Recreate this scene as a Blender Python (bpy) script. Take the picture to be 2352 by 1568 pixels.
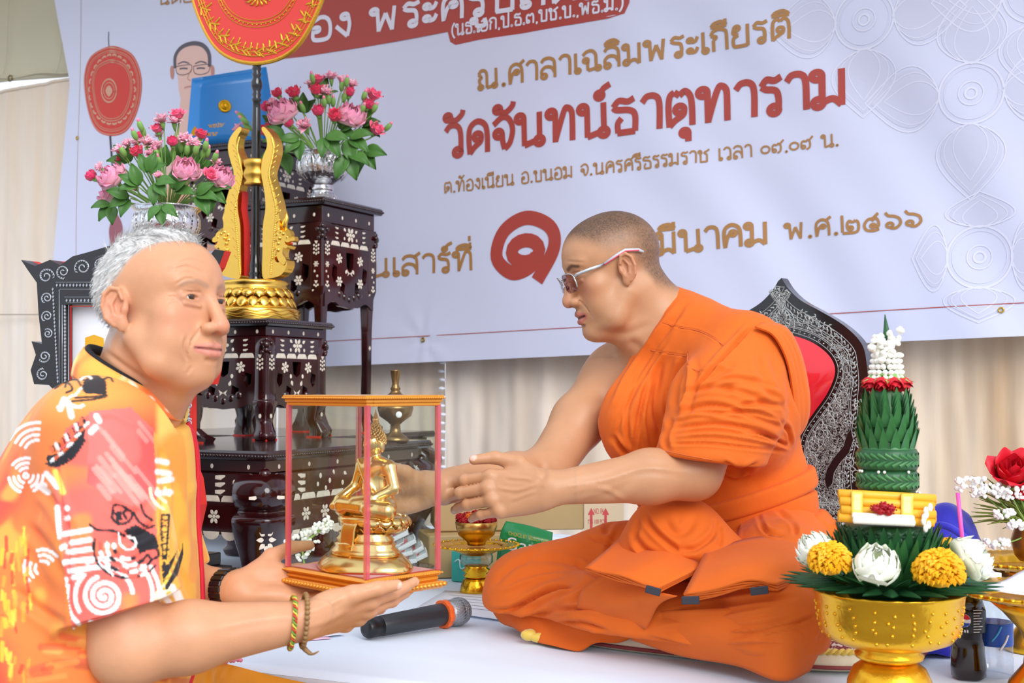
import bpy,math,random
import numpy as np
from mathutils import Vector,Matrix
SC=bpy.context.scene
for o in list(bpy.data.objects):bpy.data.objects.remove(o)
COL=SC.collection
F,CX,CY,HZ,H=2900.0,1176.0,784.0,890.0,0.46
TH=math.atan((HZ-CY)/F)
cam=bpy.data.cameras.new('camera');CAM=bpy.data.objects.new('camera',cam);COL.objects.link(CAM)
CAM.location=(0,0,H);CAM.rotation_euler=(math.pi/2+TH,0,0)
cam.sensor_width=36;cam.lens=F/2352*36;cam.clip_start=.05;cam.clip_end=100
cam.dof.use_dof=True;cam.dof.focus_distance=2.3;cam.dof.aperture_fstop=8
SC.camera=CAM
w=bpy.data.worlds.new('overcast_daylight');SC.world=w;w.use_nodes=True
bg=w.node_tree.nodes['Background']
nt=w.node_tree
tc=nt.nodes.new('ShaderNodeTexCoord');sp=nt.nodes.new('ShaderNodeSeparateXYZ');rp=nt.nodes.new('ShaderNodeValToRGB')
mp=nt.nodes.new('ShaderNodeMapRange');mp.inputs[1].default_value=-1;mp.inputs[2].default_value=1
nt.links.new(tc.outputs['Generated'],sp.inputs[0]);nt.links.new(sp.outputs['Z'],mp.inputs[0])
nt.links.new(mp.outputs[0],rp.inputs[0]);nt.links.new(rp.outputs[0],bg.inputs[0])
e=rp.color_ramp.elements
e[0].position=.40;e[0].color=(.42,.40,.38,1);e[1].position=.62;e[1].color=(.86,.93,1.06,1)
bg.inputs[1].default_value=0.92
sun=bpy.data.lights.new('sun','SUN');SUN=bpy.data.objects.new('sun',sun);COL.objects.link(SUN)
sun.energy=1.85;sun.angle=math.radians(38);sun.color=(1,.99,.975)
SUN.rotation_euler=Vector((-.34,.78,-.52)).to_track_quat('-Z','Y').to_euler()
SC.view_settings.view_transform='Standard';SC.view_settings.look='None'
SC.view_settings.gamma=1;SC.view_settings.use_curve_mapping=False
SC.view_settings.exposure=0.55
def ray(px,py):
 cx,cy=(px-CX)/F,(CY-py)/F
 return np.array([cx,math.cos(TH)-cy*math.sin(TH),math.sin(TH)+cy*math.cos(TH)])
def P(px,py,Y):
 d=ray(px,py);t=Y/d[1]
 return np.array([d[0]*t,Y,H+d[2]*t])
def G(px,py,z=0.0):
 d=ray(px,py);t=(z-H)/d[2]
 return np.array([d[0]*t,d[1]*t,z])
def plane_hit(px,py,p0,n):
 d=ray(px,py);o=np.array([0,0,H]);t=np.dot(np.array(p0)-o,n)/np.dot(d,n)
 return o+d*t
AN=math.radians(27)
U=np.array([math.cos(AN),-math.sin(AN),0]);W=np.array([math.sin(AN),math.cos(AN),0]);Z=np.array([0,0,1.0])
def lin(c):
 if isinstance(c,str):
  c=[int(c[i:i+2],16)/255 for i in(0,2,4)]
 return tuple(x/12.92 if x<=.04045 else((x+.055)/1.055)**2.4 for x in c[:3])
MATS={}
def mat(name,col='808080',rough=.5,metal=0,bump=0,bscale=40,var=0,vscale=8,col2=None,attr=False,trans=0,ior=1.45,sss=0,coat=0,sheen=0,alpha=1,stretch=None,spec=.5,emit=0):
 if name in MATS:return MATS[name]
 m=bpy.data.materials.new(name);m.use_nodes=True;MATS[name]=m
 N,L=m.node_tree.nodes,m.node_tree.links
 b=N['Principled BSDF']
 c=lin(col)
 b.inputs['Base Color'].default_value=(*c,1);b.inputs['Roughness'].default_value=rough
 b.inputs['Metallic'].default_value=metal;b.inputs['IOR'].default_value=ior
 b.inputs['Transmission Weight'].default_value=trans;b.inputs['Coat Weight'].default_value=coat
 b.inputs['Sheen Weight'].default_value=sheen;b.inputs['Alpha'].default_value=alpha
 b.inputs['Specular IOR Level'].default_value=spec
 b.inputs['Coat Roughness'].default_value=.08
 if sss:
  b.inputs['Subsurface Weight'].default_value=sss;b.inputs['Subsurface Radius'].default_value=(.012,.004,.002)
  b.inputs['Subsurface Scale'].default_value=.6
 if emit:
  b.inputs['Emission Color'].default_value=(*c,1);b.inputs['Emission Strength'].default_value=emit
 src=None
 if attr:
  a=N.new('ShaderNodeAttribute');a.attribute_name='Col';src=a.outputs['Color']
 t=N.new('ShaderNodeTexCoord');vec=t.outputs['Object']
 if stretch:
  mpn=N.new('ShaderNodeMapping');mpn.inputs['Scale'].default_value=stretch
  L.new(vec,mpn.inputs[0]);vec=mpn.outputs[0]
 if var or col2:
  n=N.new('ShaderNodeTexNoise');n.inputs['Scale'].default_value=vscale;n.inputs['Detail'].default_value=6
  L.new(vec,n.inputs['Vector'])
  mx=N.new('ShaderNodeMix');mx.data_type='RGBA'
  r=N.new('ShaderNodeMapRange');r.inputs[1].default_value=.3;r.inputs[2].default_value=.7
  L.new(n.outputs['Fac'],r.inputs[0]);L.new(r.outputs[0],mx.inputs[0])
  if src is None:
   c2=lin(col2)if col2 else tuple(x*(1-var)for x in c)
   mx.inputs[6].default_value=(*c,1);mx.inputs[7].default_value=(*c2,1)
  else:
   ml=N.new('ShaderNodeMix');ml.data_type='RGBA';ml.blend_type='MULTIPLY';ml.inputs[0].default_value=1
   k=1-var;ml.inputs[7].default_value=(k,k,k,1);L.new(src,ml.inputs[6])
   L.new(src,mx.inputs[6]);L.new(ml.outputs[2],mx.inputs[7])
  src=mx.outputs[2]
 if src is not None:L.new(src,b.inputs['Base Color'])
 if bump:
  n=N.new('ShaderNodeTexNoise');n.inputs['Scale'].default_value=bscale;n.inputs['Detail'].default_value=4
  L.new(vec,n.inputs['Vector'])
  bp=N.new('ShaderNodeBump');bp.inputs['Strength'].default_value=min(1,bump);bp.inputs['Distance'].default_value=.002
  L.new(n.outputs['Fac'],bp.inputs['Height']);L.new(bp.outputs[0],b.inputs['Normal'])
 return m
def glass(name,tint='ffffff',amount=.12,rough=.02):
 """thin clear sheet: mostly see-through with a fresnel reflection"""
 if name in MATS:return MATS[name]
 m=bpy.data.materials.new(name);m.use_nodes=True;MATS[name]=m
 N,L=m.node_tree.nodes,m.node_tree.links
 N.remove(N['Principled BSDF']);out=N['Material Output']
 tr=N.new('ShaderNodeBsdfTransparent');tr.inputs[0].default_value=(*lin(tint),1)
 gl=N.new('ShaderNodeBsdfGlossy');gl.inputs['Roughness'].default_value=rough
 fr=N.new('ShaderNodeLayerWeight');fr.inputs[0].default_value=.5
 pw=N.new('ShaderNodeMath');pw.operation='POWER';pw.inputs[1].default_value=4;L.new(fr.outputs['Facing'],pw.inputs[0])
 ad=N.new('ShaderNodeMath');ad.operation='MULTIPLY_ADD';ad.inputs[1].default_value=.8;ad.inputs[2].default_value=amount
 mx=N.new('ShaderNodeMixShader')
 L.new(pw.outputs[0],ad.inputs[0]);L.new(ad.outputs[0],mx.inputs[0]);L.new(tr.outputs[0],mx.inputs[1]);L.new(gl.outputs[0],mx.inputs[2])
 L.new(mx.outputs[0],out.inputs[0])
 return m
def tag(o,label=None,cat=None,group=None,kind=None):
 if label:o['label']=label
 if cat:o['category']=cat
 if group:o['group']=group
 if kind:o['kind']=kind
 return o
def thing(name,label,cat,loc=(0,0,0),group=None,rot=None):
 o=bpy.data.objects.new(name,None);COL.objects.link(o);o.empty_display_size=.02
 o.location=Vector(loc)
 if rot is not None:o.rotation_euler=rot
 return tag(o,label,cat,group)
def wmat(o):
 m=Matrix.LocRotScale(o.location,o.rotation_euler,o.scale)
 return wmat(o.parent)@o.matrix_parent_inverse@m if o.parent else m
def obj(name,mesh,m=None,parent=None,world=True,smooth=None):
 """link a mesh as one object; its coordinates are world coordinates unless world=False (then they are the parent's)"""
 if m is not None and not mesh.materials:
  for x in(m if isinstance(m,(list,tuple))else[m]):mesh.materials.append(x)
 o=bpy.data.objects.new(name,mesh);COL.objects.link(o)
 if m is not None and not isinstance(m,(list,tuple))and mesh.materials[0]!=m:
  o.material_slots[0].link='OBJECT';o.material_slots[0].material=m
 if parent is not None:
  o.parent=parent
  if world:o.matrix_parent_inverse=wmat(parent).inverted()
 return o
def copy_thing(o,label=None,group=None,loc=None,rot=None,scale=None):
 c=o.copy();COL.objects.link(c)
 if label:c['label']=label
 if group:c['group']=group
 if loc is not None:c.location=Vector(loc)
 if rot is not None:c.rotation_euler=rot
 if scale is not None:c.scale=(scale,)*3 if not hasattr(scale,'__len__')else scale
 for ch in list(o.children):
  k=ch.copy();COL.objects.link(k);k.parent=c
  for g in list(ch.children):
   q=g.copy();COL.objects.link(q);q.parent=k
 return c
class MB:
 """collects polygons, then becomes one mesh"""
 def __init__(s):s.v,s.f,s.mi,s.sm,s.n,s.cols=[],[],[],[],0,None
 def add(s,v,f,mi=0,smooth=True):
  v=np.asarray(v,float).reshape(-1,3)
  s.v.append(v);s.f+=[tuple(int(i)+s.n for i in q)for q in f]
  s.mi+=[mi]*len(f);s.sm+=[smooth]*len(f);s.n+=len(v);return s
 def mesh(s,name='m',cols=None):
  m=bpy.data.meshes.new(name)
  v=np.concatenate(s.v)if s.v else np.zeros((0,3))
  m.from_pydata(v.tolist(),[],s.f);m.update()
  m.polygons.foreach_set('material_index',s.mi);m.polygons.foreach_set('use_smooth',s.sm)
  if cols is not None:setcol(m,cols)
  return m
 def grid(s,g,closed_u=False,closed_v=False,mi=0,smooth=True,flip=False):
  g=np.asarray(g,float);nu,nv=g.shape[:2]
  f=[]
  for i in range(nu if closed_u else nu-1):
   for j in range(nv if closed_v else nv-1):
    a,b,c,d=i*nv+j,((i+1)%nu)*nv+j,((i+1)%nu)*nv+(j+1)%nv,i*nv+(j+1)%nv
    f.append((d,c,b,a)if flip else(a,b,c,d))
  return s.add(g.reshape(-1,3),f,mi,smooth)
 def box(s,c,sx,sy,sz,ax=None,bev=0,mi=0):
  """box centred at c with half sizes along axes ax (rows), bevelled edges"""
  ax=np.eye(3)if ax is None else np.asarray(ax,float)
  b=min(bev,sx*.9,sy*.9,sz*.9)
  if b<=0:
   v=np.array([[x,y,z]for x in(-sx,sx)for y in(-sy,sy)for z in(-sz,sz)])
   f=[(0,1,3,2),(4,6,7,5),(0,4,5,1),(2,3,7,6),(0,2,6,4),(1,5,7,3)]
   return s.add(np.asarray(c)+v@ax,f,mi,False)
  V,idx=[],{}
  for X in(-1,1):
   for Y in(-1,1):
    for Zz in(-1,1):
     for k in range(3):
      p=[X*(sx-b),Y*(sy-b),Zz*(sz-b)];p[k]+=(X,Y,Zz)[k]*b
      idx[(X,Y,Zz,k)]=len(V);V.append(p)
  f=[]
  for k in range(3):
   a,bb=[(1,2),(2,0),(0,1)][k]
   for sg in(-1,1):
    q=[]
    for(p1,p2)in((-1,-1),(1,-1),(1,1),(-1,1)):
     t=[0,0,0];t[k]=sg;t[a]=p1;t[bb]=p2;q.append(idx[(*t,k)])
    f.append(tuple(q if sg>0 else q[::-1]))
  for k in range(3):
   a,bb=[(1,2),(2,0),(0,1)][k]
   for p1 in(-1,1):
    for p2 in(-1,1):
     q=[]
     for(t,kk)in((-1,a),(1,a),(1,bb),(-1,bb)):
      r=[0,0,0];r[k]=t;r[a]=p1;r[bb]=p2;q.append(idx[(*r,kk)])
     f.append(tuple(q if p1*p2>0 else q[::-1]))
  for X in(-1,1):
   for Y in(-1,1):
    for Zz in(-1,1):
     q=[idx[(X,Y,Zz,k)]for k in range(3)]
     f.append(tuple(q if X*Y*Zz>0 else q[::-1]))
  return s.add(np.asarray(c)+np.array(V)@ax,f,mi,False)
 def lathe(s,prof,c=(0,0,0),n=32,ax=None,mi=0,smooth=True,wob=None,cap=True):
  """prof: (r, z) from bottom to top"""
  prof=np.asarray(prof,float);a=np.arange(n)*2*math.pi/n
  r=prof[:,0][:,None]*np.ones(n)
  z=prof[:,1][:,None]*np.ones(n)
  if wob is not None:r=r*wob(a[None,:],prof[:,1][:,None])
  g=np.stack([r*np.cos(a),r*np.sin(a),z],-1)
  if ax is not None:g=g@np.asarray(ax,float)
  s.grid(g+np.asarray(c),closed_v=True,mi=mi,smooth=smooth,flip=True)
  b=s.n-g.shape[0]*n
  if cap:
   for row,fl in((0,True),(g.shape[0]-1,False)):
    if prof[row,0]>1e-5:
     q=[b+row*n+j for j in range(n)]
     s.f.append(tuple(q[::-1]if fl else q));s.mi.append(mi);s.sm.append(False)
  return s
 def tube(s,pts,r,n=8,mi=0,closed=False,cap=True,flat=None,smooth=True):
  """sweep a circle of radius r (number or per point) along pts; flat=(k, up): squash"""
  pts=np.asarray(pts,float);m=len(pts);r=np.ones(m)*r if np.isscalar(r)else np.asarray(r,float)
  t=np.gradient(pts,axis=0)if not closed else np.roll(pts,-1,0)-np.roll(pts,1,0)
  t/=np.linalg.norm(t,axis=1)[:,None]+1e-12
  up=np.array([0,0,1.0])if flat is None else np.asarray(flat[1],float)
  if abs(t[0]@up)>.95:up=np.array([1.0,0,0])
  N_=[];nn=up-t[0]*(t[0]@up);nn/=np.linalg.norm(nn)
  for i in range(m):
   if flat is not None and abs(t[i]@up)<.95:nn=up
   nn=nn-t[i]*(t[i]@nn);nn/=np.linalg.norm(nn)+1e-12;N_.append(nn)
  N_=np.array(N_);B=np.cross(t,N_);a=np.arange(n)*2*math.pi/n
  k=flat[0]if flat is not None else 1
  g=pts[:,None]+r[:,None,None]*(np.cos(a)[None,:,None]*B[:,None]+k*np.sin(a)[None,:,None]*N_[:,None])
  s.grid(g,closed_u=closed,closed_v=True,mi=mi,smooth=smooth)
  b=s.n-m*n
  if cap and not closed:
   for row,fl in((0,False),(m-1,True)):
    if r[row]>1e-5:
     q=[b+row*n+j for j in range(n)]
     s.f.append(tuple(q[::-1]if fl else q));s.mi.append(mi);s.sm.append(smooth)
  return s
 def ball(s,c,r,n=12,m=8,ax=None,mi=0,disp=None):
  r=np.ones(3)*r if np.isscalar(r)else np.asarray(r,float)
  th=np.linspace(0,math.pi,m+1)[1:-1];a=np.arange(n)*2*math.pi/n
  d=np.stack([np.sin(th)[:,None]*np.cos(a),np.sin(th)[:,None]*np.sin(a),np.cos(th)[:,None]*np.ones(n)],-1).reshape(-1,3)
  d=np.concatenate([d,[[0,0,1],[0,0,-1]]])
  v=d*r
  if disp is not None:v=v*disp(d)[:,None]
  if ax is not None:v=v@np.asarray(ax,float)
  f=[]
  for i in range(m-2):
   for j in range(n):
    f.append((i*n+j,(i+1)*n+j,(i+1)*n+(j+1)%n,i*n+(j+1)%n))
  t,b=(m-1)*n,(m-1)*n+1
  for j in range(n):
   f.append((t,j,(j+1)%n));f.append((b,(m-2)*n+(j+1)%n,(m-2)*n+j))
  return s.add(np.asarray(c)+v,f,mi)
 def prism(s,poly,o,ex,ey,ez,mi=0,smooth=False,bev=0):
  """extrude a 2D polygon: o + x*ex + y*ey, thickness vector ez (front at o+ez)"""
  p=np.asarray(poly,float);o,ex,ey,ez=(np.asarray(q,float)for q in(o,ex,ey,ez))
  n=len(p);a=o+p[:,:1]*ex+p[:,1:2]*ey
  if bev:
   c=p.mean(0);d=p-c;q=c+d*(1-bev)
   b1=a+ez*.55;b2=o+q[:,:1]*ex+q[:,1:2]*ey+ez
   v=np.concatenate([a,b1,b2]);L_=3
  else:
   v=np.concatenate([a,a+ez]);L_=2
  f=[]
  for l in range(L_-1):
   f+=[(l*n+i,l*n+(i+1)%n,(l+1)*n+(i+1)%n,(l+1)*n+i)for i in range(n)]
  f.append(tuple(range((L_-1)*n,L_*n)));f.append(tuple(range(n))[::-1])
  if np.dot(np.cross(ex,ey),ez)*area2(p)<0:f=[q[::-1]for q in f]
  return s.add(v,f,mi,smooth)
def area2(p):
 x,y=p[:,0],p[:,1]
 return float(np.sum(x*np.roll(y,-1)-y*np.roll(x,-1)))
def setcol(m,c):
 c=np.asarray(c,float)
 if c.shape[1]==3:c=np.concatenate([c,np.ones((len(c),1))],1)
 a=m.color_attributes.new('Col','FLOAT_COLOR','POINT');a.data.foreach_set('color',c.astype(np.float32).ravel())
def crom(pts,n=8,closed=False):
 """smooth curve through points"""
 p=np.asarray(pts,float);m=len(p);out=[]
 if closed:q=np.concatenate([p[-1:],p,p[:2]]);segs=m
 else:q=np.concatenate([2*p[:1]-p[1:2],p,2*p[-1:]-p[-2:-1]]);segs=m-1
 for i in range(segs):
  a,b,c,d=q[i:i+4]
  for t in np.arange(n)/n:
   out.append(.5*(2*b+(c-a)*t+(2*a-5*b+4*c-d)*t*t+(3*b-a-3*c+d)*t**3))
 if not closed:out.append(p[-1])
 return np.array(out)
def patch(ctrl,nu=6,nv=6,thick=.003,name='m',flip=False,disp=None):
 """smooth cloth sheet through a grid of points, with thickness"""
 c=np.asarray(ctrl,float)
 rows=np.array([crom(r,nv)for r in c]);g=np.array([crom(rows[:,j],nu)for j in range(rows.shape[1])]).transpose(1,0,2)
 gu=np.gradient(g,axis=0);gv=np.gradient(g,axis=1);n=np.cross(gu,gv);n/=np.linalg.norm(n,axis=2)[...,None]+1e-9
 if flip:n=-n
 if disp is not None:g=g+n*disp(np.linspace(0,1,g.shape[0])[:,None],np.linspace(0,1,g.shape[1])[None,:])[...,None]
 b=MB();b.grid(g,flip=flip)
 b.grid(g-n*thick,flip=not flip)
 nU,nV=g.shape[:2];k=nU*nV
 ring=[i*nV for i in range(nU)]+[(nU-1)*nV+j for j in range(1,nV)]+[i*nV+nV-1 for i in range(nU-2,-1,-1)]+[j for j in range(nV-2,0,-1)]
 for i in range(len(ring)):
  a,d=ring[i],ring[(i+1)%len(ring)]
  q=(a,d,d+k,a+k);b.f.append(q if flip else q[::-1]);b.mi.append(0);b.sm.append(False)
 return b.mesh(name)
def rotz(a):c,s=math.cos(a),math.sin(a);return np.array([[c,s,0],[-s,c,0],[0,0,1.0]])
def frame(z,x=None):
 """rows x,y,z with z along the given direction"""
 z=np.asarray(z,float);z=z/np.linalg.norm(z)
 x=np.array([1.0,0,0])if x is None else np.asarray(x,float)
 if abs(x@z)>.97*np.linalg.norm(x):x=np.array([0,1.0,0])
 x=x-z*(x@z);x/=np.linalg.norm(x)
 return np.array([x,np.cross(z,x),z])
def unit(v):v=np.asarray(v,float);return v/np.linalg.norm(v)
def smin(a,b,k):h=np.clip(.5+.5*(b-a)/k,0,1);return b+(a-b)*h-k*h*(1-h)
def smax(a,b,k):return-smin(-a,-b,k)
def ell(p,c,r,R=None):
 q=p-np.asarray(c,np.float32)
 if R is not None:q=q@np.asarray(R,np.float32).T
 r=np.asarray(r,np.float32);k0=np.sqrt(((q/r)**2).sum(-1))+1e-6;k1=np.sqrt(((q/(r*r))**2).sum(-1))+1e-6
 return k0*(k0-1)/k1
def cone(p,a,b,ra,rb,sq=None):
 """tapered capsule; sq=(direction, factor) widens it along a direction"""
 a=np.asarray(a,np.float32);b=np.asarray(b,np.float32);q=p-a;ba=b-a
 if sq is not None:
  d=np.asarray(unit(sq[0]),np.float32);f=np.float32(1/sq[1]-1)
  q=q+(q@d)[:,None]*d*f;ba=ba+(ba@d)*d*f
 h=np.clip((q@ba)/(ba@ba+1e-12),0,1)
 return np.sqrt(((q-h[:,None]*ba)**2).sum(-1))-(ra+(rb-ra)*h)
def chain(p,pts,rs,k=.0,sq=None):
 d=None
 for i in range(len(pts)-1):
  e_=cone(p,pts[i],pts[i+1],rs[i],rs[i+1],sq);d=e_ if d is None else(smin(d,e_,k)if k else np.minimum(d,e_))
 return d
def sdf_mesh(f,lo,hi,h,B=8):
 """polygonise f<0 (surface nets), refining only near the surface; returns vertices, quads"""
 lo=np.asarray(lo,float);n=np.ceil((np.asarray(hi)-lo)/h/B).astype(int)*B+1
 nb=(n-1)//B
 cc=np.stack(np.meshgrid(*[np.arange(k)for k in nb],indexing='ij'),-1).reshape(-1,3)
 ctr=(lo+(cc*B+B/2)*h).astype(np.float32)
 dv=f(ctr)
 near=np.abs(dv)<B*h*1.15+.004
 D=np.repeat(np.repeat(np.repeat(dv.reshape(nb),B,0),B,1),B,2)
 D=np.pad(D,((0,1),(0,1),(0,1)),mode='edge').astype(np.float32)
 off=np.stack(np.meshgrid(*[np.arange(B+1)]*3,indexing='ij'),-1).reshape(-1,3)
 nc=cc[near]
 for s_ in range(0,len(nc),1500):
  q=(nc[s_:s_+1500,None]*B+off[None]).reshape(-1,3)
  D[q[:,0],q[:,1],q[:,2]]=f((lo+q*h).astype(np.float32))
 S=D<0
 a=S[:-1,:-1,:-1];cs=[S[i:n[0]-1+i,j:n[1]-1+j,k:n[2]-1+k]for i in(0,1)for j in(0,1)for k in(0,1)]
 an=cs[0].copy();al=cs[0].copy()
 for c in cs[1:]:an|=c;al&=c
 act=np.argwhere(an&~al)
 vid=np.full(an.shape,-1,np.int32);vid[act[:,0],act[:,1],act[:,2]]=np.arange(len(act))
 co=np.array([[i,j,k]for i in(0,1)for j in(0,1)for k in(0,1)])
 val=np.stack([D[act[:,0]+c[0],act[:,1]+c[1],act[:,2]+c[2]]for c in co],1)
 acc=np.zeros((len(act),3));cnt=np.zeros(len(act))
 for i in range(8):
  for j in range(i+1,8):
   if np.abs(co[i]-co[j]).sum()!=1:continue
   x,y=val[:,i],val[:,j];mk=(x<0)!=(y<0)
   t=x[mk]/(x[mk]-y[mk]);acc[mk]+=co[i]+t[:,None]*(co[j]-co[i]);cnt[mk]+=1
 V=lo+(act+acc/cnt[:,None])*h
 Q=[]
 for ax in range(3):
  s0=[slice(None)]*3;s1=[slice(None)]*3;s0[ax]=slice(0,-1);s1[ax]=slice(1,None)
  x,y=S[tuple(s0)],S[tuple(s1)]
  e_=np.argwhere(x!=y);o1,o2=[(1,2),(2,0),(0,1)][ax]
  e_=e_[(e_[:,o1]>0)&(e_[:,o2]>0)&(e_[:,o1]<n[o1]-1)&(e_[:,o2]<n[o2]-1)]
  st=x[e_[:,0],e_[:,1],e_[:,2]]
  def g(d1,d2):
   q=e_.copy();q[:,o1]-=d1;q[:,o2]-=d2;return vid[q[:,0],q[:,1],q[:,2]]
  q=np.stack([g(1,1),g(0,1),g(0,0),g(1,0)],1);q[~st]=q[~st][:,::-1]
  Q.append(q)
 Q=np.concatenate(Q);Q=Q[(Q>=0).all(1)]
 return V,Q
def fast_mesh(name,V,Q,cols=None,smooth=True):
 m=bpy.data.meshes.new(name);nv,nq=len(V),len(Q)
 m.vertices.add(nv);m.vertices.foreach_set('co',np.asarray(V,np.float32).ravel())
 m.loops.add(nq*4);m.loops.foreach_set('vertex_index',np.asarray(Q,np.int32).ravel())
 m.polygons.add(nq);m.polygons.foreach_set('loop_start',np.arange(nq,dtype=np.int32)*4)
 m.polygons.foreach_set('use_smooth',np.full(nq,smooth));m.update(calc_edges=True);m.validate()
 if cols is not None:setcol(m,cols)
 return m
def relax(V,Q,it=2,k=.5):
 """light smoothing"""
 V=V.copy();e_=np.concatenate([Q[:,[0,1]],Q[:,[1,2]],Q[:,[2,3]],Q[:,[3,0]]])
 for _ in range(it):
  a=np.zeros_like(V);c=np.zeros(len(V))
  for d in range(3):a[:,d]=np.bincount(e_[:,0],V[e_[:,1],d],len(V))+np.bincount(e_[:,1],V[e_[:,0],d],len(V))
  c=np.bincount(e_[:,0],minlength=len(V))+np.bincount(e_[:,1],minlength=len(V))
  V+=k*(a/c[:,None]-V)
 return V
def normals(V,Q):
 n=np.cross(V[Q[:,2]]-V[Q[:,0]],V[Q[:,3]]-V[Q[:,1]]);o=np.zeros_like(V)
 for k in range(4):
  for d in range(3):o[:,d]+=np.bincount(Q[:,k],n[:,d],len(V))
 return o/(np.linalg.norm(o,axis=1)[:,None]+1e-12)
def vnoise(p,s=1.0,seed=0):
 """smooth value noise, about -1..1"""
 q=np.asarray(p,np.float64)*s+seed*17.13;i=np.floor(q).astype(np.int64);f=q-i;f=f*f*(3-2*f)
 def hsh(a):
  v=(a[...,0]*374761393+a[...,1]*668265263+a[...,2]*2147483647+seed*1274126177)&0xffffffff
  v=((v^(v>>13))*1274126177)&0xffffffff
  return((v^(v>>16))&0xffff)/32767.5-1
 o=0
 for dx in(0,1):
  for dy in(0,1):
   for dz in(0,1):
    wgt=(f[...,0]if dx else 1-f[...,0])*(f[...,1]if dy else 1-f[...,1])*(f[...,2]if dz else 1-f[...,2])
    o=o+wgt*hsh(i+np.array([dx,dy,dz]))
 return o
def sstep(a,b,x):t=np.clip((x-a)/(b-a),0,1);return t*t*(3-2*t)
# == setting: ground, platform, cloths, curtains, canvas
rng=np.random.default_rng(7)
M_floor=mat('ground_concrete','8f8a82',.85,bump=.4,bscale=60,var=.25,vscale=3)
fl=MB();fl.box((0,3,-.64),6,6,.04);tag(obj('floor',fl.mesh(),M_floor),kind='structure')
E0=G(470,1510);E1=G(985,1568);ED=unit(E1-E0);EN=np.array([-ED[1],ED[0],0]);EN=EN if EN[1]>0 else-EN
def pf(a,b,z=0):return E0+ED*a+EN*b+Z*z
M_plat=mat('platform_wood','7a5c3e',.7,var=.3,vscale=12)
t=thing('stage_platform','low wooden stage platform under the white cloth, carrying the altar and the monk','platform',pf(0,0,-.6))
for(nm,a0,a1,b0,b1,z0,z1)in(('deck',-2.2,2.6,.012,3.2,-.05,-.012),('front_board',-2.2,2.6,.02,.05,-.56,-.05)):
 b=MB();b.box(pf((a0+a1)/2,(b0+b1)/2,(z0+z1)/2),(a1-a0)/2,(b1-b0)/2,(z1-z0)/2,ax=[ED,EN,Z],bev=.004)
 obj(nm,b.mesh(),M_plat,t)
for a in(-2.1,-.1,1.2,2.5):
 for bb in(.1,3.1):
  b=MB();b.box(pf(a,bb,-.325),.04,.04,.275,ax=[ED,EN,Z],bev=.004);obj('leg',b.mesh(),M_plat,t)
M_cloth=mat('white_cloth','e0ecfb',.75,bump=.06,bscale=300,var=.02,vscale=3,sheen=.15)
A=np.linspace(-2.22,2.62,180);Bv=np.concatenate([np.linspace(-.012,.012,4),np.linspace(.03,3.2,110)])
aa,bb=np.meshgrid(A,Bv,indexing='ij')
g=E0+aa[...,None]*ED+bb[...,None]*EN
wr=.0016*np.sin(9*aa+5*bb)*sstep(.05,.3,bb)*(1-sstep(.5,.9,bb))+.0022*np.exp(-((bb-.10-.07*np.sin(3.2*aa+.4))/.012)**2)*sstep(-.1,.1,aa)
wr+=.0016*np.exp(-((bb-.2+.12*aa)/.02)**2)
g[...,2]=wr-.55*np.where(bb<.0,(-bb/.012)**2*.02,0)
c=MB();c.grid(g,flip=False)
k=np.linspace(0,-.52,20);fr=np.array([[pf(a,-.013+.006*math.sin(40*a)*(z/-.5),z-.011)for z in k]for a in A]);c.grid(fr,flip=True)
tag(obj('white_cloth',c.mesh(),M_cloth),'white cotton cloth spread over the whole stage platform, lightly creased','cloth')
M_yel=mat('yellow_satin','f5a416',.42,sheen=.4,bump=.05,bscale=200)
t=thing('yellow_drape','bright yellow satin swag pinned along the front edge of the white cloth','drape',pf(.1,-.02,.0))
pins=[-.32,.035,.62,1.25,1.9]
V=[]
aS=np.linspace(-.6,2.0,420);hS=np.linspace(0,1,34)
for a in aS:
 i=max(j for j in range(len(pins))if pins[j]<=a)if a>=pins[0]else-1
 p0=pins[i]if i>=0 else-.7;p1=pins[i+1]if i+1<len(pins)else 2.6
 s_=(a-p0)/(p1-p0);sag=.026*math.sin(math.pi*s_)**.8
 col=[]
 for h_ in hS:
  y=-sag*(1-h_)-h_*.42-.002*0
  f1=math.atan2((a-p0)*1.0,h_*.42+.012);f2=math.atan2((p1-a)*1.0,h_*.42+.012)
  fold=.006*math.sin(f1*19)*math.exp(-(a-p0)*2.2)+.006*math.sin(f2*19)*math.exp(-(p1-a)*2.2)+.004*math.sin(30*y/.42+9*s_)
  col.append(pf(a,-.026-.01*h_+fold*min(1,.25+2*h_),y+.008))
 V.append(col)
b=MB();b.grid(np.array(V),flip=True)
obj('swag',b.mesh(),M_yel,t)
b=MB();top=np.array([[pf(a,q,.0085-.026*0+(-.006 if q<-.02 else 0))for q in(.02,0,-.018,-.026)]for a in(np.linspace(-.25,.12,30))]);
M_pink=mat('pink_pearl','f08aa8',.2,coat=.6)
for a0,n in((-.02,9),(.035,10),(.66,14)):
 for i in range(n):
  b=MB();b.ball(pf(a0+i*.0072,-.03-.002*(i%2),.008-.003*math.sin(i*.5)),.0036,8,6);obj('bead',b.mesh(),M_pink,t)
B_AN=math.radians(30);BU=np.array([math.cos(B_AN),-math.sin(B_AN),0]);BN=np.array([-math.sin(B_AN),-math.cos(B_AN),0])
BP=P(590,890,4.35);BP[2]=0
tl=math.radians(1.5);BUt=BU*math.cos(tl)+Z*math.sin(tl);BVt=-BU*math.sin(tl)+Z*math.cos(tl)
M_cur=mat('curtain_satin','e6dace',.45,sheen=.3,bump=.2,bscale=22,stretch=(4,4,.4),vscale=2.2,col2='dfc9b0',var=.1)
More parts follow.
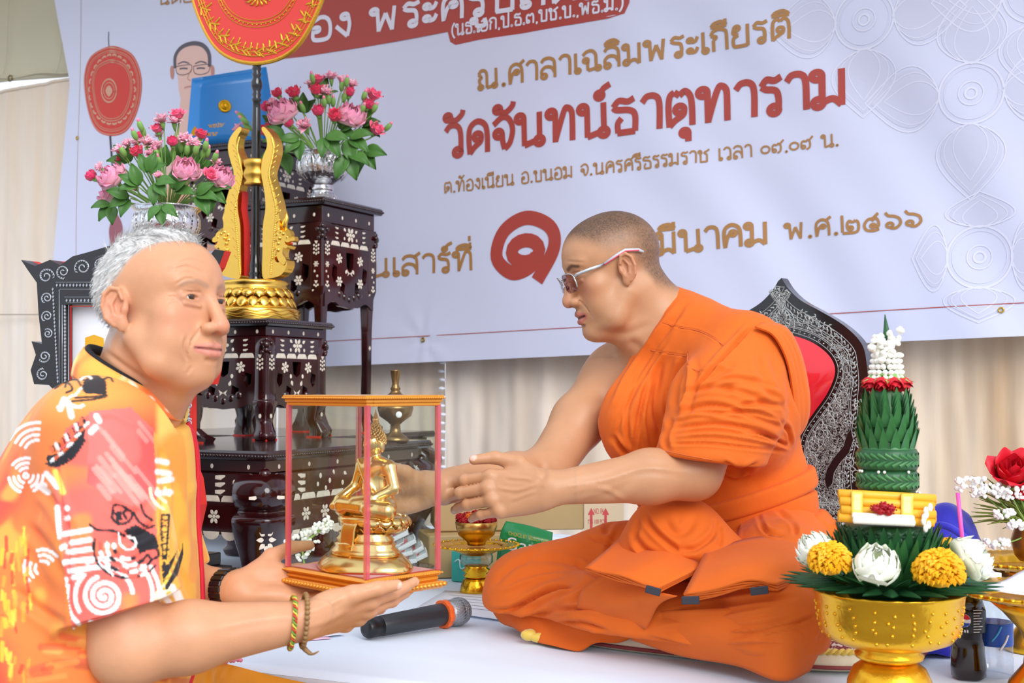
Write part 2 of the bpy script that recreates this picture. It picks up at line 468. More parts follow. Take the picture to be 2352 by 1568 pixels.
M_curw=mat('curtain_satin_brown','dfccb6',.45,sheen=.3,bump=.3,bscale=22,stretch=(4,4,.35),vscale=2.6,col2='c4a37e',var=.1)
M_trim=mat('curtain_trim','dfe2ee',.6)
def curtain(u0,u1,z0,z1,label,m,seed,amp=.022,trim=False,off=.10):
 r=np.random.default_rng(seed);us=np.linspace(u0,u1,int((u1-u0)*190));zs=np.linspace(z0,z1,60)
 uu,zz=np.meshgrid(us,zs,indexing='ij');d=np.zeros_like(uu)
 for kf in(14,23,41,67,120):
  d+=amp*14/(kf+12)*np.sin(kf*(uu+.03*np.sin(1.3*zz+kf))+r.uniform(0,6)+.8*np.sin(2.1*zz+kf))*(.6+.4*np.sin(3*uu+kf))
 d+=.004*vnoise(np.stack([uu*26,zz*9,uu*0],-1),1,seed)
 gg=BP-BN*off+uu[...,None]*BU+zz[...,None]*Z+d[...,None]*BN
 t=thing('curtain',label,'curtain',BP-BN*off+BU*(u0+u1)/2+Z*z0)
 b=MB();b.grid(gg,flip=False);b.grid(gg-BN*.004,flip=True);obj('fabric',b.mesh(),m,t)
 b=MB();q=gg[:,-1];b.tube(q,.007,6);obj('hem',b.mesh(),m,t)
 if trim:
  for i in range(60):
   z=z0+(z1-z0)*i/60;b=MB();b.ball(BP-BN*(off-.03)+BU*(u0+.004*(i%2))+Z*z,(.012,.006,.012),8,6,ax=frame(BN));obj('trim_loop',b.mesh(),M_trim,t)
 return t
def uof(px,Y_py=900,off=.10):
 h_=plane_hit(px,Y_py,BP-BN*off,BN);return float((h_-(BP-BN*off))@BU)
zt=plane_hit(60,200,BP-BN*.1,BN)[2]
u_a,u_b,u_c,u_d=uof(-420),uof(640),uof(1026),uof(1700)
curtain(u_a,u_b-.01,.012,zt,'cream satin curtain at the edge of the tent, beyond the black portrait frame',M_cur,3,.014)
curtain(u_b,u_c-.01,.012,zt,'cream satin curtain hanging behind the bronze urn and altar legs',M_cur,4,.014)
curtain(u_c,u_d-.01,.012,zt,'cream satin curtain with scalloped white edge, behind the cardboard boxes',M_cur,5,.016,trim=True)
curtain(u_d,uof(3000),.012,zt,'beige brown crinkled curtain behind the tall leaf cone',M_curw,6,.014)
for px0 in(0,):
 b=MB();ln=[plane_hit(x,722+.0*x,BP-BN*.068,BN)for x in np.linspace(-420,400,12)];b.tube(np.array(ln),.0022,6)
 tag(obj('rope',b.mesh(),mat('grey_rope','9a8d7c',.8)),'thin taut cord running across the cream curtain','rope')
M_canvas=mat('tent_canvas','c9c2aa',.75,bump=.15,bscale=18,var=.10,vscale=4)
t=thing('tent_valance','olive cream tent canvas hanging above the curtain top, with rope hem','canvas',plane_hit(0,190,BP-BN*.09,BN))
c0=[[plane_hit(x,y+(190-x*.09)*1,BP-BN*(.085+.02*math.sin(x*.02)*0),BN)+BN*(.008*math.sin(x*.035+y*.01))for y in(0,-60,-130,-220,-420)]for x in(-420,-250,-90,-30,30,90,150,220,330)]
obj('canvas',patch(c0,4,4,.003,flip=True),M_canvas,t)
b=MB();b.tube(crom([plane_hit(x,178-x*.09+3*math.sin(x*.05),BP-BN*.075,BN)for x in(-420,-250,-90,-30,30,90,150,220)],6),.0045,6);obj('hem_rope',b.mesh(),M_canvas,t)
b=MB();q=plane_hit(23,180,BP-BN*.07,BN);a=np.linspace(0,2*math.pi,14)[:-1]
b.tube(np.array([q+.012*(math.cos(x)*BU+math.sin(x)*Z)for x in a]),.003,6,closed=True);obj('eyelet',b.mesh(),mat('brass_old','8a7a50',.35,1),t)
for x0,x1 in((22,8),(150,128)):
 b=MB();b.tube(crom([plane_hit(x,y,BP-BN*.068,BN)for x,y in((x0,-20),(x0-4,60),((x0+x1)/2,130),(x1,170))],6),.0012,5);obj('cord',b.mesh(),M_canvas,t)
 # == the printed banner
bl_pts=[(120,-140),(126,0),(158,190),(140,420),(126,600),(118,905)]
def bhit(px,py):
 h_=plane_hit(px,py,BP,BN)-BP;return float(h_@BUt),float(h_@BVt)
BL=np.array([bhit(*p)for p in bl_pts]);vb=bhit(1560,806)[1];ub_r=bhit(2700,400)[0];vtop=bhit(300,-60)[1]+.25
def bwr(u,v):
 """gentle waves of the vinyl"""
 u=np.asarray(u,float);v=np.asarray(v,float);s=u*.80+v*.6;q=-u*.6+v*.8
 d=.0045*np.sin(17*s-2.2*np.sin(1.7*q))*sstep(.6,2.2,u+.0*v)+.0025*np.sin(31*s+1.5*np.sin(4*q))*sstep(.9,1.9,u)
 d+=.006*np.sin(5.2*u+1.1*v)+.0035*np.sin(13*(u*.9-v*.45))*(1-sstep(-.6,.6,u))
 ex,ey=bhit(970,780);rr=np.hypot(u-ex,v-ey);d+=.004*np.sin(7*np.arctan2(v-ey,u-ex))*np.exp(-rr/.06)*(1-np.exp(-rr/.01))
 return d
def bpt(u,v,off=0.0):
 u=np.asarray(u,float);v=np.asarray(v,float)
 return BP+u[...,None]*BUt+v[...,None]*BVt+(bwr(u,v)+off)[...,None]*BN
M_ban=mat('banner_vinyl','cdd0e6',.38,spec=.4)
M_bred=mat('banner_print_red','a8433a',.38,spec=.4);M_bbrown=mat('banner_print_brown','a87a48',.38,spec=.4)
M_bwhite=mat('banner_print_white','d9d8e6',.38,spec=.4)
ban=thing('event_banner','large white vinyl banner with red and brown temple lettering, hung behind the altar','banner',bpt(np.array(.8),np.array(.1)))
vs=np.linspace(vb,vtop,130);ul=np.interp(vs,BL[::-1,1],BL[::-1,0]);ss=np.linspace(0,1,290)
uu=ul[None,:]+(ub_r-ul[None,:])*ss[:,None];vv=np.repeat(vs[None],290,0)
b=MB();b.grid(bpt(uu,vv));b.grid(bpt(uu,vv,-.0015),flip=True);obj('sheet',b.mesh(),M_ban,ban)
def ribbon(mb,pts,wd,off,closed=False):
 p=np.asarray(pts,float);t_=np.gradient(p,axis=0)if not closed else np.roll(p,-1,0)-np.roll(p,1,0)
 t_/=np.linalg.norm(t_,axis=1)[:,None]+1e-9;n_=np.stack([-t_[:,1],t_[:,0]],1)*wd/2
 l,r=p+n_,p-n_
 gg=np.stack([bpt(r[:,0],r[:,1],off),bpt(l[:,0],l[:,1],off)],1);mb.grid(gg,closed_u=closed,flip=False)
def fillpoly(mb,pts,off,centre=None,rings=5):
 p=np.asarray(pts,float);c=p.mean(0)if centre is None else np.asarray(centre)
 gg=np.array([bpt(c[0]+(p[:,0]-c[0])*k,c[1]+(p[:,1]-c[1])*k,off)for k in np.linspace(.001,1,rings)])
 mb.grid(gg,closed_v=True,flip=area2(p)<0)
THAI={'ก':(.78,['.14,0 .14,.52','.14,.52 .25,.66 .05,.74','.05,.74 .14,.93 .35,1 .56,.92 .63,.75 .63,0'],[]),'ข':(.78,['.25,.86 .25,.74 .17,.62 .2,.5 .2,0','.2,.03 .62,.03','.62,0 .62,1'],['.14,.87,.1']),'ค':(.78,['.12,0 .1,.55 .16,.86 .37,1 .58,.86 .64,.55 .64,0','.3,.6 .21,.45 .12,.03'],['.4,.62,.1']),'ง':(.58,['.42,.86 .46,.5 .40,.02','.40,.02 .05,.5'],['.31,.88,.11']),'จ':(.7,['.3,.5 .31,.25 .36,.02','.36,.02 .52,.2 .6,.6 .5,.92 .3,1 .05,.8'],['.19,.5,.11']),'ฉ':(.84,['.26,.5 .24,.25 .26,.05','.26,.05 .6,.12','.05,.82 .2,.98 .42,1 .56,.8 .58,.5 .58,.2'],['.17,.56,.1','.66,.11,.1']),'ช':(.84,['.25,.86 .25,.74 .17,.62 .2,.5 .2,0','.2,.03 .62,.03','.62,0 .62,.62','.62,.62 .44,.78 .62,.9 .78,1.02'],['.14,.87,.1']),'ณ':(1.06,['.07,.8 .2,.98 .38,.92 .44,.7 .44,.05','.15,.22 .1,.5 .2,.62 .07,.8','.44,.05 .76,.13','.86,1 .86,.1'],['.16,.12,.1','.79,.12,.1']),'ด':(.78,['.12,0 .1,.55 .16,.86 .37,1 .58,.86 .64,.55 .64,0','.47,.5 .44,.36 .26,.2 .12,.02'],['.36,.52,.11']),'ต':(.8,['.12,0 .1,.55 .14,.88 .25,.99','.25,.99 .37,.88','.37,.88 .5,.99 .62,.85 .66,.55 .66,0','.48,.46 .44,.32 .26,.18 .12,.02'],['.37,.48,.11']),'ท':(.84,['.23,.86 .23,0','.23,.04 .46,.9 .56,1 .66,.88 .68,.6 .68,0'],['.12,.87,.11']),'ธ':(.74,['.05,.8 .2,.97 .42,.92 .58,1.0','.05,.8 .14,.71 .46,.66 .6,.5 .6,.03','.6,.03 .14,.03','.16,.03 .16,.3 .26,.45'],[]),'น':(.86,['.23,.86 .23,.02','.23,.03 .56,.14','.66,.2 .66,1'],['.12,.87,.11','.65,.12,.11']),'บ':(.8,['.23,.86 .23,0','.2,.03 .65,.03','.64,0 .64,1'],['.12,.87,.11']),'ป':(.8,['.23,.86 .23,0','.2,.03 .65,.03','.64,0 .64,1.36'],['.12,.87,.11']),'พ':(.94,['.22,.84 .26,0','.26,.02 .46,.74','.46,.74 .66,.02','.66,0 .72,1'],['.12,.87,.11']),'ม':(.82,['.23,.86 .23,.12','.24,.13 .46,.2 .64,.02','.64,0 .64,1'],['.12,.87,.11','.14,.12,.11']),'ย':(.78,['.13,.86 .1,.66 .28,.55','.28,.55 .11,.42 .1,.12 .2,.03 .62,.03','.62,0 .62,1'],['.23,.87,.1']),'ร':(.6,['.05,.8 .18,.97 .36,.92 .52,1.0','.05,.8 .16,.71 .38,.64 .44,.42 .43,.12'],['.33,.12,.11']),'ล':(.8,['.08,.82 .2,.98 .42,1 .6,.86 .64,.55 .64,0','.1,.2 .1,.42 .26,.58 .5,.52 .62,.3'],['.19,.12,.11']),'ว':(.64,['.05,.82 .18,.98 .38,.96 .49,.74 .5,.12'],['.4,.12,.11']),'ศ':(.8,['.12,0 .1,.55 .16,.86 .37,1 .58,.86 .64,.55 .64,0','.3,.6 .21,.45 .12,.03','.5,.9 .74,1.14'],['.4,.58,.1']),'ส':(.82,['.08,.82 .2,.98 .42,1 .6,.86 .64,.55 .64,0','.1,.2 .1,.42 .26,.58 .5,.52 .62,.3','.5,.9 .76,1.14'],['.19,.12,.11']),'อ':(.76,['.11,.5 .1,.15 .2,.02 .5,.02 .62,.18 .63,.6 .54,.9 .34,1 .08,.82'],['.21,.48,.1']),'ญ':(1.0,['.07,.8 .2,.98 .38,.92 .44,.7 .44,.05','.12,0 .1,.55 .07,.8','.44,.05 .76,.05','.82,1 .82,0'],[]),'ะ':(.5,['.2,.62 .34,.66 .42,.86','.2,.12 .34,.16 .42,.36'],['.14,.72,.09','.14,.22,.09']),'า':(.58,['.04,.82 .16,.98 .36,.97 .46,.75 .46,0'],[]),'เ':(.36,['.12,1 .12,.12'],['.2,.11,.1']),'๐':(.74,[],['.34,.42,.28']),'๑':(.84,['.50,.28 .42,.12 .22,.06 .05,.3 .14,.66 .4,.82 .66,.66 .70,.36 .5,-.08'],['.38,.35,.155']),'๒':(.92,['.1,1.12 .1,.1','.1,.03 .6,.03 .74,.2 .74,.6 .64,.76','.64,.76 .52,.64','.52,.64 .38,.74 .3,.55 .31,.3'],['.42,.3,.1']),'๓':(.78,['.07,.2 .06,.6 .18,.8','.18,.8 .33,.64','.33,.64 .5,.8 .62,.6 .62,0'],['.18,.18,.11']),'๕':(.82,['.64,.1 .4,.02 .14,.1 .06,.4 .2,.7 .4,.76','.4,.76 .62,1.05','.62,.6 .5,.78 .36,.6','.62,.6 .62,.3 .5,.25'],['.4,.32,.1']),'๖':(.78,['.08,1.02 .2,.82 .42,.76 .62,.6 .66,.3 .48,.06 .26,.08'],['.24,.26,.13']),'๘':(.8,['.1,.2 .06,.5 .2,.76 .42,.82','.42,.82 .64,.62 .66,.3 .5,.02','.42,.82 .56,.84'],['.22,.2,.12']),'๙':(.86,['.08,.25 .08,.58 .2,.76','.2,.76 .34,.64','.34,.64 .48,.78 .62,.6 .6,.2 .4,.04','.56,.72 .82,1.04'],['.2,.25,.12']),'.':(.3,[],['.13,.06,.035']),',':(.3,['.16,.08 .1,-.14'],[]),' ':(.5,[],[]),'(':(.42,['.34,1.15 .15,.8 .12,.4 .2,.05 .36,-.2'],[]),')':(.42,['.06,1.15 .25,.8 .28,.4 .2,.05 .04,-.2'],[]),'ิ':(0,['-.62,1.14 -.52,1.28 -.28,1.34 -.12,1.24 -.06,1.14','-.64,1.14 -.05,1.14'],[]),'ี':(0,['-.62,1.14 -.52,1.28 -.28,1.34 -.12,1.24 -.06,1.14','-.64,1.14 -.05,1.14','-.1,1.14 -.1,1.44'],[]),'ั':(0,['-.36,1.17 -.2,1.14 -.02,1.3 .02,1.44'],['-.44,1.26,.09']),'่':(0,['-.12,1.2 -.12,1.46'],[]),'้':(0,['-.36,1.24 -.24,1.18 -.2,1.28 -.02,1.46'],['-.42,1.34,.07']),'์':(0,['-.18,1.3 -.1,1.42 .06,1.52'],['-.22,1.22,.09']),'ุ':(0,['-.16,-.2 -.16,-.46'],['-.24,-.2,.08']),'ู':(0,['-.24,-.28 -.22,-.42 -.02,-.42 -.02,-.14'],['-.32,-.2,.08']),}
def thai(text):
 """list of (points, closed) of stroke centre lines in letter units, and the total width"""
 out,x,prev=[],0,' '
 for ch in text:
  adv,st,rg=THAI[ch];dx=x+(-.08 if adv==0 else 0);dy=0
  if adv==0 and prev in 'ิีั' and ch in '่้์':dy=.32
  for s_ in st:
   p=np.array([[float(q)for q in w_.split(',')]for w_ in s_.split()])
   p=crom(p,6)if len(p)>2 else np.array([p[0]+(p[1]-p[0])*k for k in np.linspace(0,1,5)])
   out.append((p+[dx,dy],False))
  for s_ in rg:
   cx,cy,r=map(float,s_.split(','));a=np.linspace(0,2*math.pi,17)[:-1]
   out.append((np.stack([cx+r*np.cos(a),cy+r*np.sin(a)],1)+[dx,dy],True))
  x+=adv;prev=ch
 return out,x
def put_text(text,p0,p1,hpx,wt,m,off=.0016,label=None,name='lettering'):
 """p0,p1: pixels where the base line starts and ends; hpx: height of a letter in pixels at the start"""
 u0,v0=bhit(*p0);u1,v1=bhit(*p1);hh=bhit(p0[0],p0[1]-hpx)[1]-v0
 st,wd=thai(text);L_=math.hypot(u1-u0,v1-v0);sx=L_/(wd-.14);cs,sn=(u1-u0)/L_,(v1-v0)/L_
 b=MB()
 for p,cl in st:
  q=p*[sx,hh];q=np.stack([u0+q[:,0]*cs-q[:,1]*sn,v0+q[:,0]*sn+q[:,1]*cs],1)
  ribbon(b,q,wt*hh,off,cl)
 o=obj(name,b.mesh(),m,ban)
 if label:o['label']=label
 return o
put_text('ณ.ศาลาเฉลิมพระเกียรติ',(1097,208),(1812,88),44,.17,M_bbrown,label='brown line of lettering below the red title band')
put_text('วัดจันทน์ธาตุทาราม',(1020,362),(1938,240),72,.19,M_bred,label='large red line of lettering')
put_text('ต.ท้องเนียน อ.ขนอม จ.นครศรีธรรมราช เวลา ๐๙.๐๙ น.',(1018,444),(1924,335),25,.15,M_bbrown,label='small brown line of lettering')
put_text('วันเสาร์ที่',(812,640),(1082,620),42,.17,M_bbrown,label='brown lettering left of the big red numeral')
put_text('๑',(1132,640),(1276,628),160,.20,M_bred,label='big red Thai numeral')
put_text('๘',(1312,626),(1480,616),128,.20,M_bred)
put_text('มีนาคม',(1508,586),(1760,560),50,.18,M_bbrown,label='brown month lettering')
put_text('พ.ศ.๒๕๖๖',(1800,550),(2115,520),37,.17,M_bbrown,label='brown year lettering')
put_text('อง พระครูปลัดส',(712,96),(1400,-10),52,.19,M_bwhite,.0024,label='white title lettering on the red band')
put_text('(นธ.เอก,ป.ธ.๓,บช.บ.,พธ.ม.)',(1036,84),(1432,22),26,.17,M_bwhite,.0024,label='small white lettering on the red band')
put_text('นิตยบ',(362,12),(470,2),24,.16,M_bbrown)
band=[(640,137),(700,130),(860,103),(1028,73),(1034,96),(1046,103),(1100,92),(1200,78),(1300,60),(1400,44),(1436,32),(1446,8),(1452,-40),(1500,-160),(900,-120),(610,-90),(610,120)]
b=MB();fillpoly(b,[bhit(*p)for p in band],.0010,rings=14);obj('title_band',b.mesh(),M_bred,ban)
b=MB();ribbon(b,[bhit(x,1)for x in()]or np.array([bhit(x,783-(x-760)*88/1592)for x in np.linspace(200,2400,60)]),.0022,.0012);obj('border_line',b.mesh(),M_bred,ban)
b=MB();ribbon(b,np.array([bhit(181-(y-210)*.012,y)for y in np.linspace(-40,830,40)]),.0016,.0012);obj('border_line',b.mesh(),M_bbrown,ban)
M_eye=mat('brass_eyelet','c8a548',.3,1)
for px,py in((970,780),(178,317),(1660,744),(2300,712)):
 b=MB();u_,v_=bhit(px,py);a=np.linspace(0,2*math.pi,17)[:-1]
 b.tube(bpt(u_+.006*np.cos(a),v_+.006*np.sin(a),.002),.0022,6,closed=True);obj('eyelet',b.mesh(),M_eye,ban)
M_faint=mat('banner_print_faint','d7d8ea',.38,spec=.4);M_faint2=mat('banner_print_faint_dark','c7c8dd',.38,spec=.4)
def petal(c,ang,r0,r1,wd,k=1.0):
 s_=np.linspace(0,1,15);x=r0+(r1-r0)*s_;y=wd*np.sin(np.pi*s_**.75)*k
 pts=np.concatenate([np.stack([x,y],1),np.stack([x,-y],1)[::-1][1:-1]]);ca,sa=math.cos(ang),math.sin(ang)
 return np.stack([c[0]+pts[:,0]*ca-pts[:,1]*sa,c[1]+pts[:,0]*sa+pts[:,1]*ca],1)
for(px,py,R_)in((1985,45,.26),(2232,215,.27),(2250,590,.165),(2010,470,.0),(2380,-20,.25)):
 if R_==0:continue
 c=np.array(bhit(px,py));b=MB();b2=MB()
 for k in range(4):
  a=math.pi/2*k-.05
  for kk,wd in((1,.004),(.78,.0025),(.5,.003)):
   ribbon(b,petal(c,a,.075,.075+(R_-.075)*(.5+.5*kk),.085*kk),wd,.0011,True)
  fillpoly(b2,petal(c,a,.078,R_*.96,.075),.0007)
 for r_,wd in((.078,.006),(.066,.002),(.03,.004),(.014,.006)):
  a=np.linspace(0,2*math.pi,41)[:-1];ribbon(b,np.stack([c[0]+r_*np.cos(a),c[1]+r_*np.sin(a)],1),wd,.0011,True)
 obj('lotus_print',b2.mesh(),M_faint2,ban);obj('lotus_outline',b.mesh(),M_faint,ban)
def bpoly(name,pix,m,off,smooth=True,parent=None):
 p=np.array([bhit(*q)for q in pix]);p=crom(p,5,closed=True)if smooth else p
 b=MB();fillpoly(b,p,off);return obj(name,b.mesh(),m,parent or ban)
def bline(name,pix,wpx,m,off,parent=None):
 p=crom([bhit(*q)for q in pix],6);b=MB();ribbon(b,p,wpx/700.,off);return obj(name,b.mesh(),m,parent or ban)
M_pf=mat('print_fan_red','c93a30',.38,spec=.4);M_pg=mat('print_fan_gold','c89a80',.38,spec=.4);M_pk=mat('print_dark','3a3440',.4,spec=.4)
fan_o=[(247,106),(278,110),(306,128),(322,170),(322,215),(310,262),(288,300),(256,312),(225,302),(206,270),(194,220),(191,170),(206,128)]
ctr=np.array([256,205])
fp=bpoly('fan_print',fan_o,M_pf,.0010)
for k,wpx in((.97,2),(.9,1.6),(.86,1.2),(.68,2),(.63,1.6)):
 bline('fan_print_ring',[tuple(ctr+(np.array(q)-ctr)*k)for q in fan_o+fan_o[:2]],wpx,M_pg,.0018,fp)
for i in range(26):
 a=i/26*2*math.pi;q=ctr+np.array([math.cos(a)*51,math.sin(a)*78])*1.0
 bline('fan_print_leaf',[tuple(q+[-5*math.sin(a),6*math.cos(a)]),tuple(q+[2.5*math.cos(a),2.5*math.sin(a)]),tuple(q+[5*math.sin(a),-6*math.cos(a)])],5,M_pg,.0018,fp)
for r_ in(17,12):
 bline('fan_print_ring',[(250+r_*math.cos(a),208+r_*1.55*math.sin(a))for a in np.linspace(0,6.5,20)],4 if r_>14 else 2,M_pg,.0018,fp)
bpoly('fan_print_crest',[(250,196),(258,208),(250,222),(242,208)],M_pg,.0019,parent=fp)
bline('fan_print_pole',[(247,72),(247,90),(248,106)],3,M_pk,.0012,fp);bline('fan_print_pole',[(252,312),(255,360),(260,430),(262,560)],7,M_pk,.0012,fp)
bpoly('fan_print_stand',[(262,488),(278,520),(272,560),(256,580),(248,540),(250,515)],mat('print_mauve','9a5a66',.4,spec=.4),.0014,parent=fp)
M_sk=mat('print_skin','dcb4a8',.38,spec=.4);M_sk2=mat('print_skin_dark','b98274',.38,spec=.4);M_hr=mat('print_hair','57515c',.38,spec=.4);M_or=mat('print_robe','e0a58c',.38,spec=.4)  # printed portrait inks; darker skin tone for ears, nose and mouth
po=bpoly('portrait_print',[(412,215),(408,180),(404,150),(410,120),(440,104),(470,112),(484,140),(488,170),(484,200),(474,232),(448,250),(424,240)],M_sk,.0012)
po['label']='printed head of a person with glasses'
bpoly('portrait_neck',[(418,220),(448,246),(478,230),(486,280),(540,310),(560,420),(390,420),(392,330),(408,290)],M_sk,.0009,parent=po)
bpoly('portrait_robe',[(385,420),(400,340),(470,330),(560,300),(600,420),(560,560),(385,560)],M_or,.0008,parent=po)
bline('portrait_hair',[(401,156),(402,128),(418,108),(444,100),(468,105),(483,124),(485,154)],11,M_hr,.0016,po)
for ex,w_ in((394,5),(491,5)):bpoly('portrait_ear',[(ex-w_,158),(ex,150),(ex+w_,160),(ex+3,180),(ex-3,178)],M_sk2,.0011,parent=po)
for x0 in(403,446):bline('portrait_glasses',[(x0,153),(x0+18,150),(x0+38,150),(x0+36,166),(x0+18,172),(x0+3,168),(x0,153)],1.8,M_pk,.0018,po)
for x0 in(412,454):bline('portrait_eye',[(x0,158),(x0+10,157),(x0+20,158)],4,M_hr,.0018,po);bline('portrait_brow',[(x0-4,147),(x0+10,142),(x0+24,146)],3.4,M_hr,.0017,po)
bline('portrait_nose',[(440,160),(432,180),(440,186)],2,M_sk2,.0017,po);bline('portrait_mouth',[(424,202),(438,199),(454,203)],4,M_sk2,.0017,po)
M_roof=mat('added_tent_roof','e9e6dc',.8)  # unseen tent roof, added to hold back skylight from overhead
N_,L_=M_roof.node_tree.nodes,M_roof.node_tree.links
tb=N_.new('ShaderNodeBsdfTranslucent');tb.inputs[0].default_value=(.8,.78,.72,1);ms=N_.new('ShaderNodeMixShader');ms.inputs[0].default_value=.6
L_.new(N_['Principled BSDF'].outputs[0],ms.inputs[1]);L_.new(tb.outputs[0],ms.inputs[2]);L_.new(ms.outputs[0],N_['Material Output'].inputs[0])
rf=[[BP+BU*u_-BN*(.3-y_)+Z*(2.15+.25*y_-.03*math.sin(u_*2)**2)for y_ in(0,.4,.8,1.2,1.5)]for u_ in(-2.6,-1.2,0,1.2,2.4,3.6)]
tag(obj('added_ceiling',patch(rf,5,5,.004),M_roof),kind='structure')
# == altar furniture
from mathutils.geometry import tessellate_polygon
M_lac=mat('dark_lacquer','3a0f10',.16,coat=.5,var=.45,vscale=9,col2='1c0608',bump=.03,bscale=30)
M_lacd=mat('dark_lacquer_top','241012',.2,coat=.5)
M_pearl=mat('mother_of_pearl','e4dac6',.25,coat=.3,vscale=90,col2='cfc3b4',var=.1)
M_redp=mat('red_paint','d02a20',.45)
def plate(mb,outline,holes,o,ex,ey,ez,mi=0):
 """flat board with holes: o + x ex + y ey, thickness ez (front face at o+ez)"""
 loops=[np.asarray(outline,float)]+[np.asarray(h_,float)for h_ in holes]
 pts=np.concatenate(loops);n=len(pts)
 tri=tessellate_polygon([[Vector((p[0],p[1],0))for p in l]for l in loops])
 V3=np.asarray(o)+pts[:,:1]*np.asarray(ex)+pts[:,1:]*np.asarray(ey);V=np.concatenate([V3+np.asarray(ez),V3]);f=[]
 sgn=np.dot(np.cross(ex,ey),ez)
 for t_ in tri:
  a=area2(pts[list(t_)])*sgn;t_=t_ if a>0 else t_[::-1];f.append(tuple(t_));f.append(tuple(i+n for i in t_[::-1]))
 k=0
 for li,l in enumerate(loops):
  m_=len(l);ccw=area2(l)*sgn>0
  for i in range(m_):
   a,b_=k+i,k+(i+1)%m_
   q=(a,a+n,b_+n,b_);f.append(q if(ccw==(li==0))else q[::-1])
  k+=m_
 mb.add(V,f,mi,False)
class Face:
 def __init__(s,o,ex,nrm):s.o,s.ex,s.n=np.asarray(o,float),np.asarray(ex,float),np.asarray(nrm,float)
 def pt(s,x,z,d=0):return s.o+s.ex*x+Z*z+s.n*d
def blob(fc,x,z,pts,d,th=.0009):
 mb=MB();mb.prism(pts,fc.pt(x,z,d-.0004),fc.ex,Z,fc.n*th,bev=.12);return mb
def ellp(rx,ry,n=9,a0=0):
 a=np.arange(n)*2*math.pi/n;p=np.stack([rx*np.cos(a),ry*np.sin(a)],1);c,s_=math.cos(a0),math.sin(a0)
 return p@np.array([[c,s_],[-s_,c]])
def inlay(par,fc,kind,x,z,r,d=0,rot=0):
 mb=MB()
 def put(p,dx=0,dz=0):mb.prism(np.asarray(p)+[dx,dz],fc.pt(x,z,d-.0004),fc.ex,Z,fc.n*.0011,bev=.12)
 if kind=='flower':
  put(ellp(r*.26,r*.26))
  for k in range(6):
   a=math.pi/3*k+rot;put(ellp(r*.36,r*.25,9,a),.64*r*math.cos(a),.64*r*math.sin(a))
 elif kind=='dot':put(ellp(r*.75,r))
 elif kind=='scallop':a=np.linspace(0,math.pi,9);put(np.stack([r*np.cos(a),r*.8*np.sin(a)],1)@np.array([[math.cos(rot),math.sin(rot)],[-math.sin(rot),math.cos(rot)]]))
 elif kind=='leaf':
  t_=np.linspace(0,1,7);y=.32*np.sin(np.pi*t_**.7);p=np.concatenate([np.stack([t_-.5,y],1),np.stack([t_-.5,-y],1)[::-1][1:-1]])*r*1.7
  put(p@np.array([[math.cos(rot),math.sin(rot)],[-math.sin(rot),math.cos(rot)]]))
 elif kind=='claw':
  put(np.array([[-1,-.35],[.1,-.45],[1,.1],[.9,.3],[.2,.3],[-1,.2]])*r*[1 if rot==0 else-1,1])
 elif kind=='drop':
  put(np.array([[-.5,.9],[.5,.9],[.12,.2],[-.12,.2]])*r)
  for(dx,dz)in((-.62,-.1),(0,-.35),(.62,-.1),(-.62,-.95),(0,-1.2),(.62,-.95),(-.62,-1.8),(0,-2.05),(.62,-1.8)):
   put(ellp(r*.24,r*.3,8),dx*r,dz*r)
 elif kind=='bud':
  put(np.array([[-.5,.9],[.5,.9],[.12,.2],[-.12,.2]])*r)
  for(dx,dz)in((-.5,-.15),(0,-.4),(.5,-.15)):put(ellp(r*.24,r*.3,8),dx*r,dz*r)
 elif kind=='diamond':put(np.array([[0,1],[-.7,0],[0,-1],[.7,0]])*r)
 elif kind=='bow':
  put(np.array([[0,0],[.9,.5],[.55,-.1],[.8,-.5]])*r);put(np.array([[0,0],[-.8,-.5],[-.55,-.1],[-.9,.5]])*r)
 return obj('inlay_'+kind,mb.mesh(),M_pearl,par)
def sweepbox(levels,ax,c,ch=.22,sm=False):
 """square post with chamfered corners; levels: (z, half, dx, dy) in the frame ax"""
 mb=MB();rows=[]
 if sm:levels=crom(levels,4)
 for z,h_,dx,dy in levels:
  k=h_*(1-ch);q=np.array([[h_,k],[k,h_],[-k,h_],[-h_,k],[-h_,-k],[-k,-h_],[k,-h_],[h_,-k]])+[dx,dy]
  rows.append(np.asarray(c)+q[:,:1]*ax[0]+q[:,1:]*ax[1]+Z*z)
 mb.grid(np.array(rows),closed_v=True,flip=True,smooth=sm)
 n=len(rows);mb.f.append(tuple(range((n-1)*8,n*8)));mb.f.append(tuple(range(8))[::-1]);mb.mi+=[0,0];mb.sm+=[False,False]
 return mb
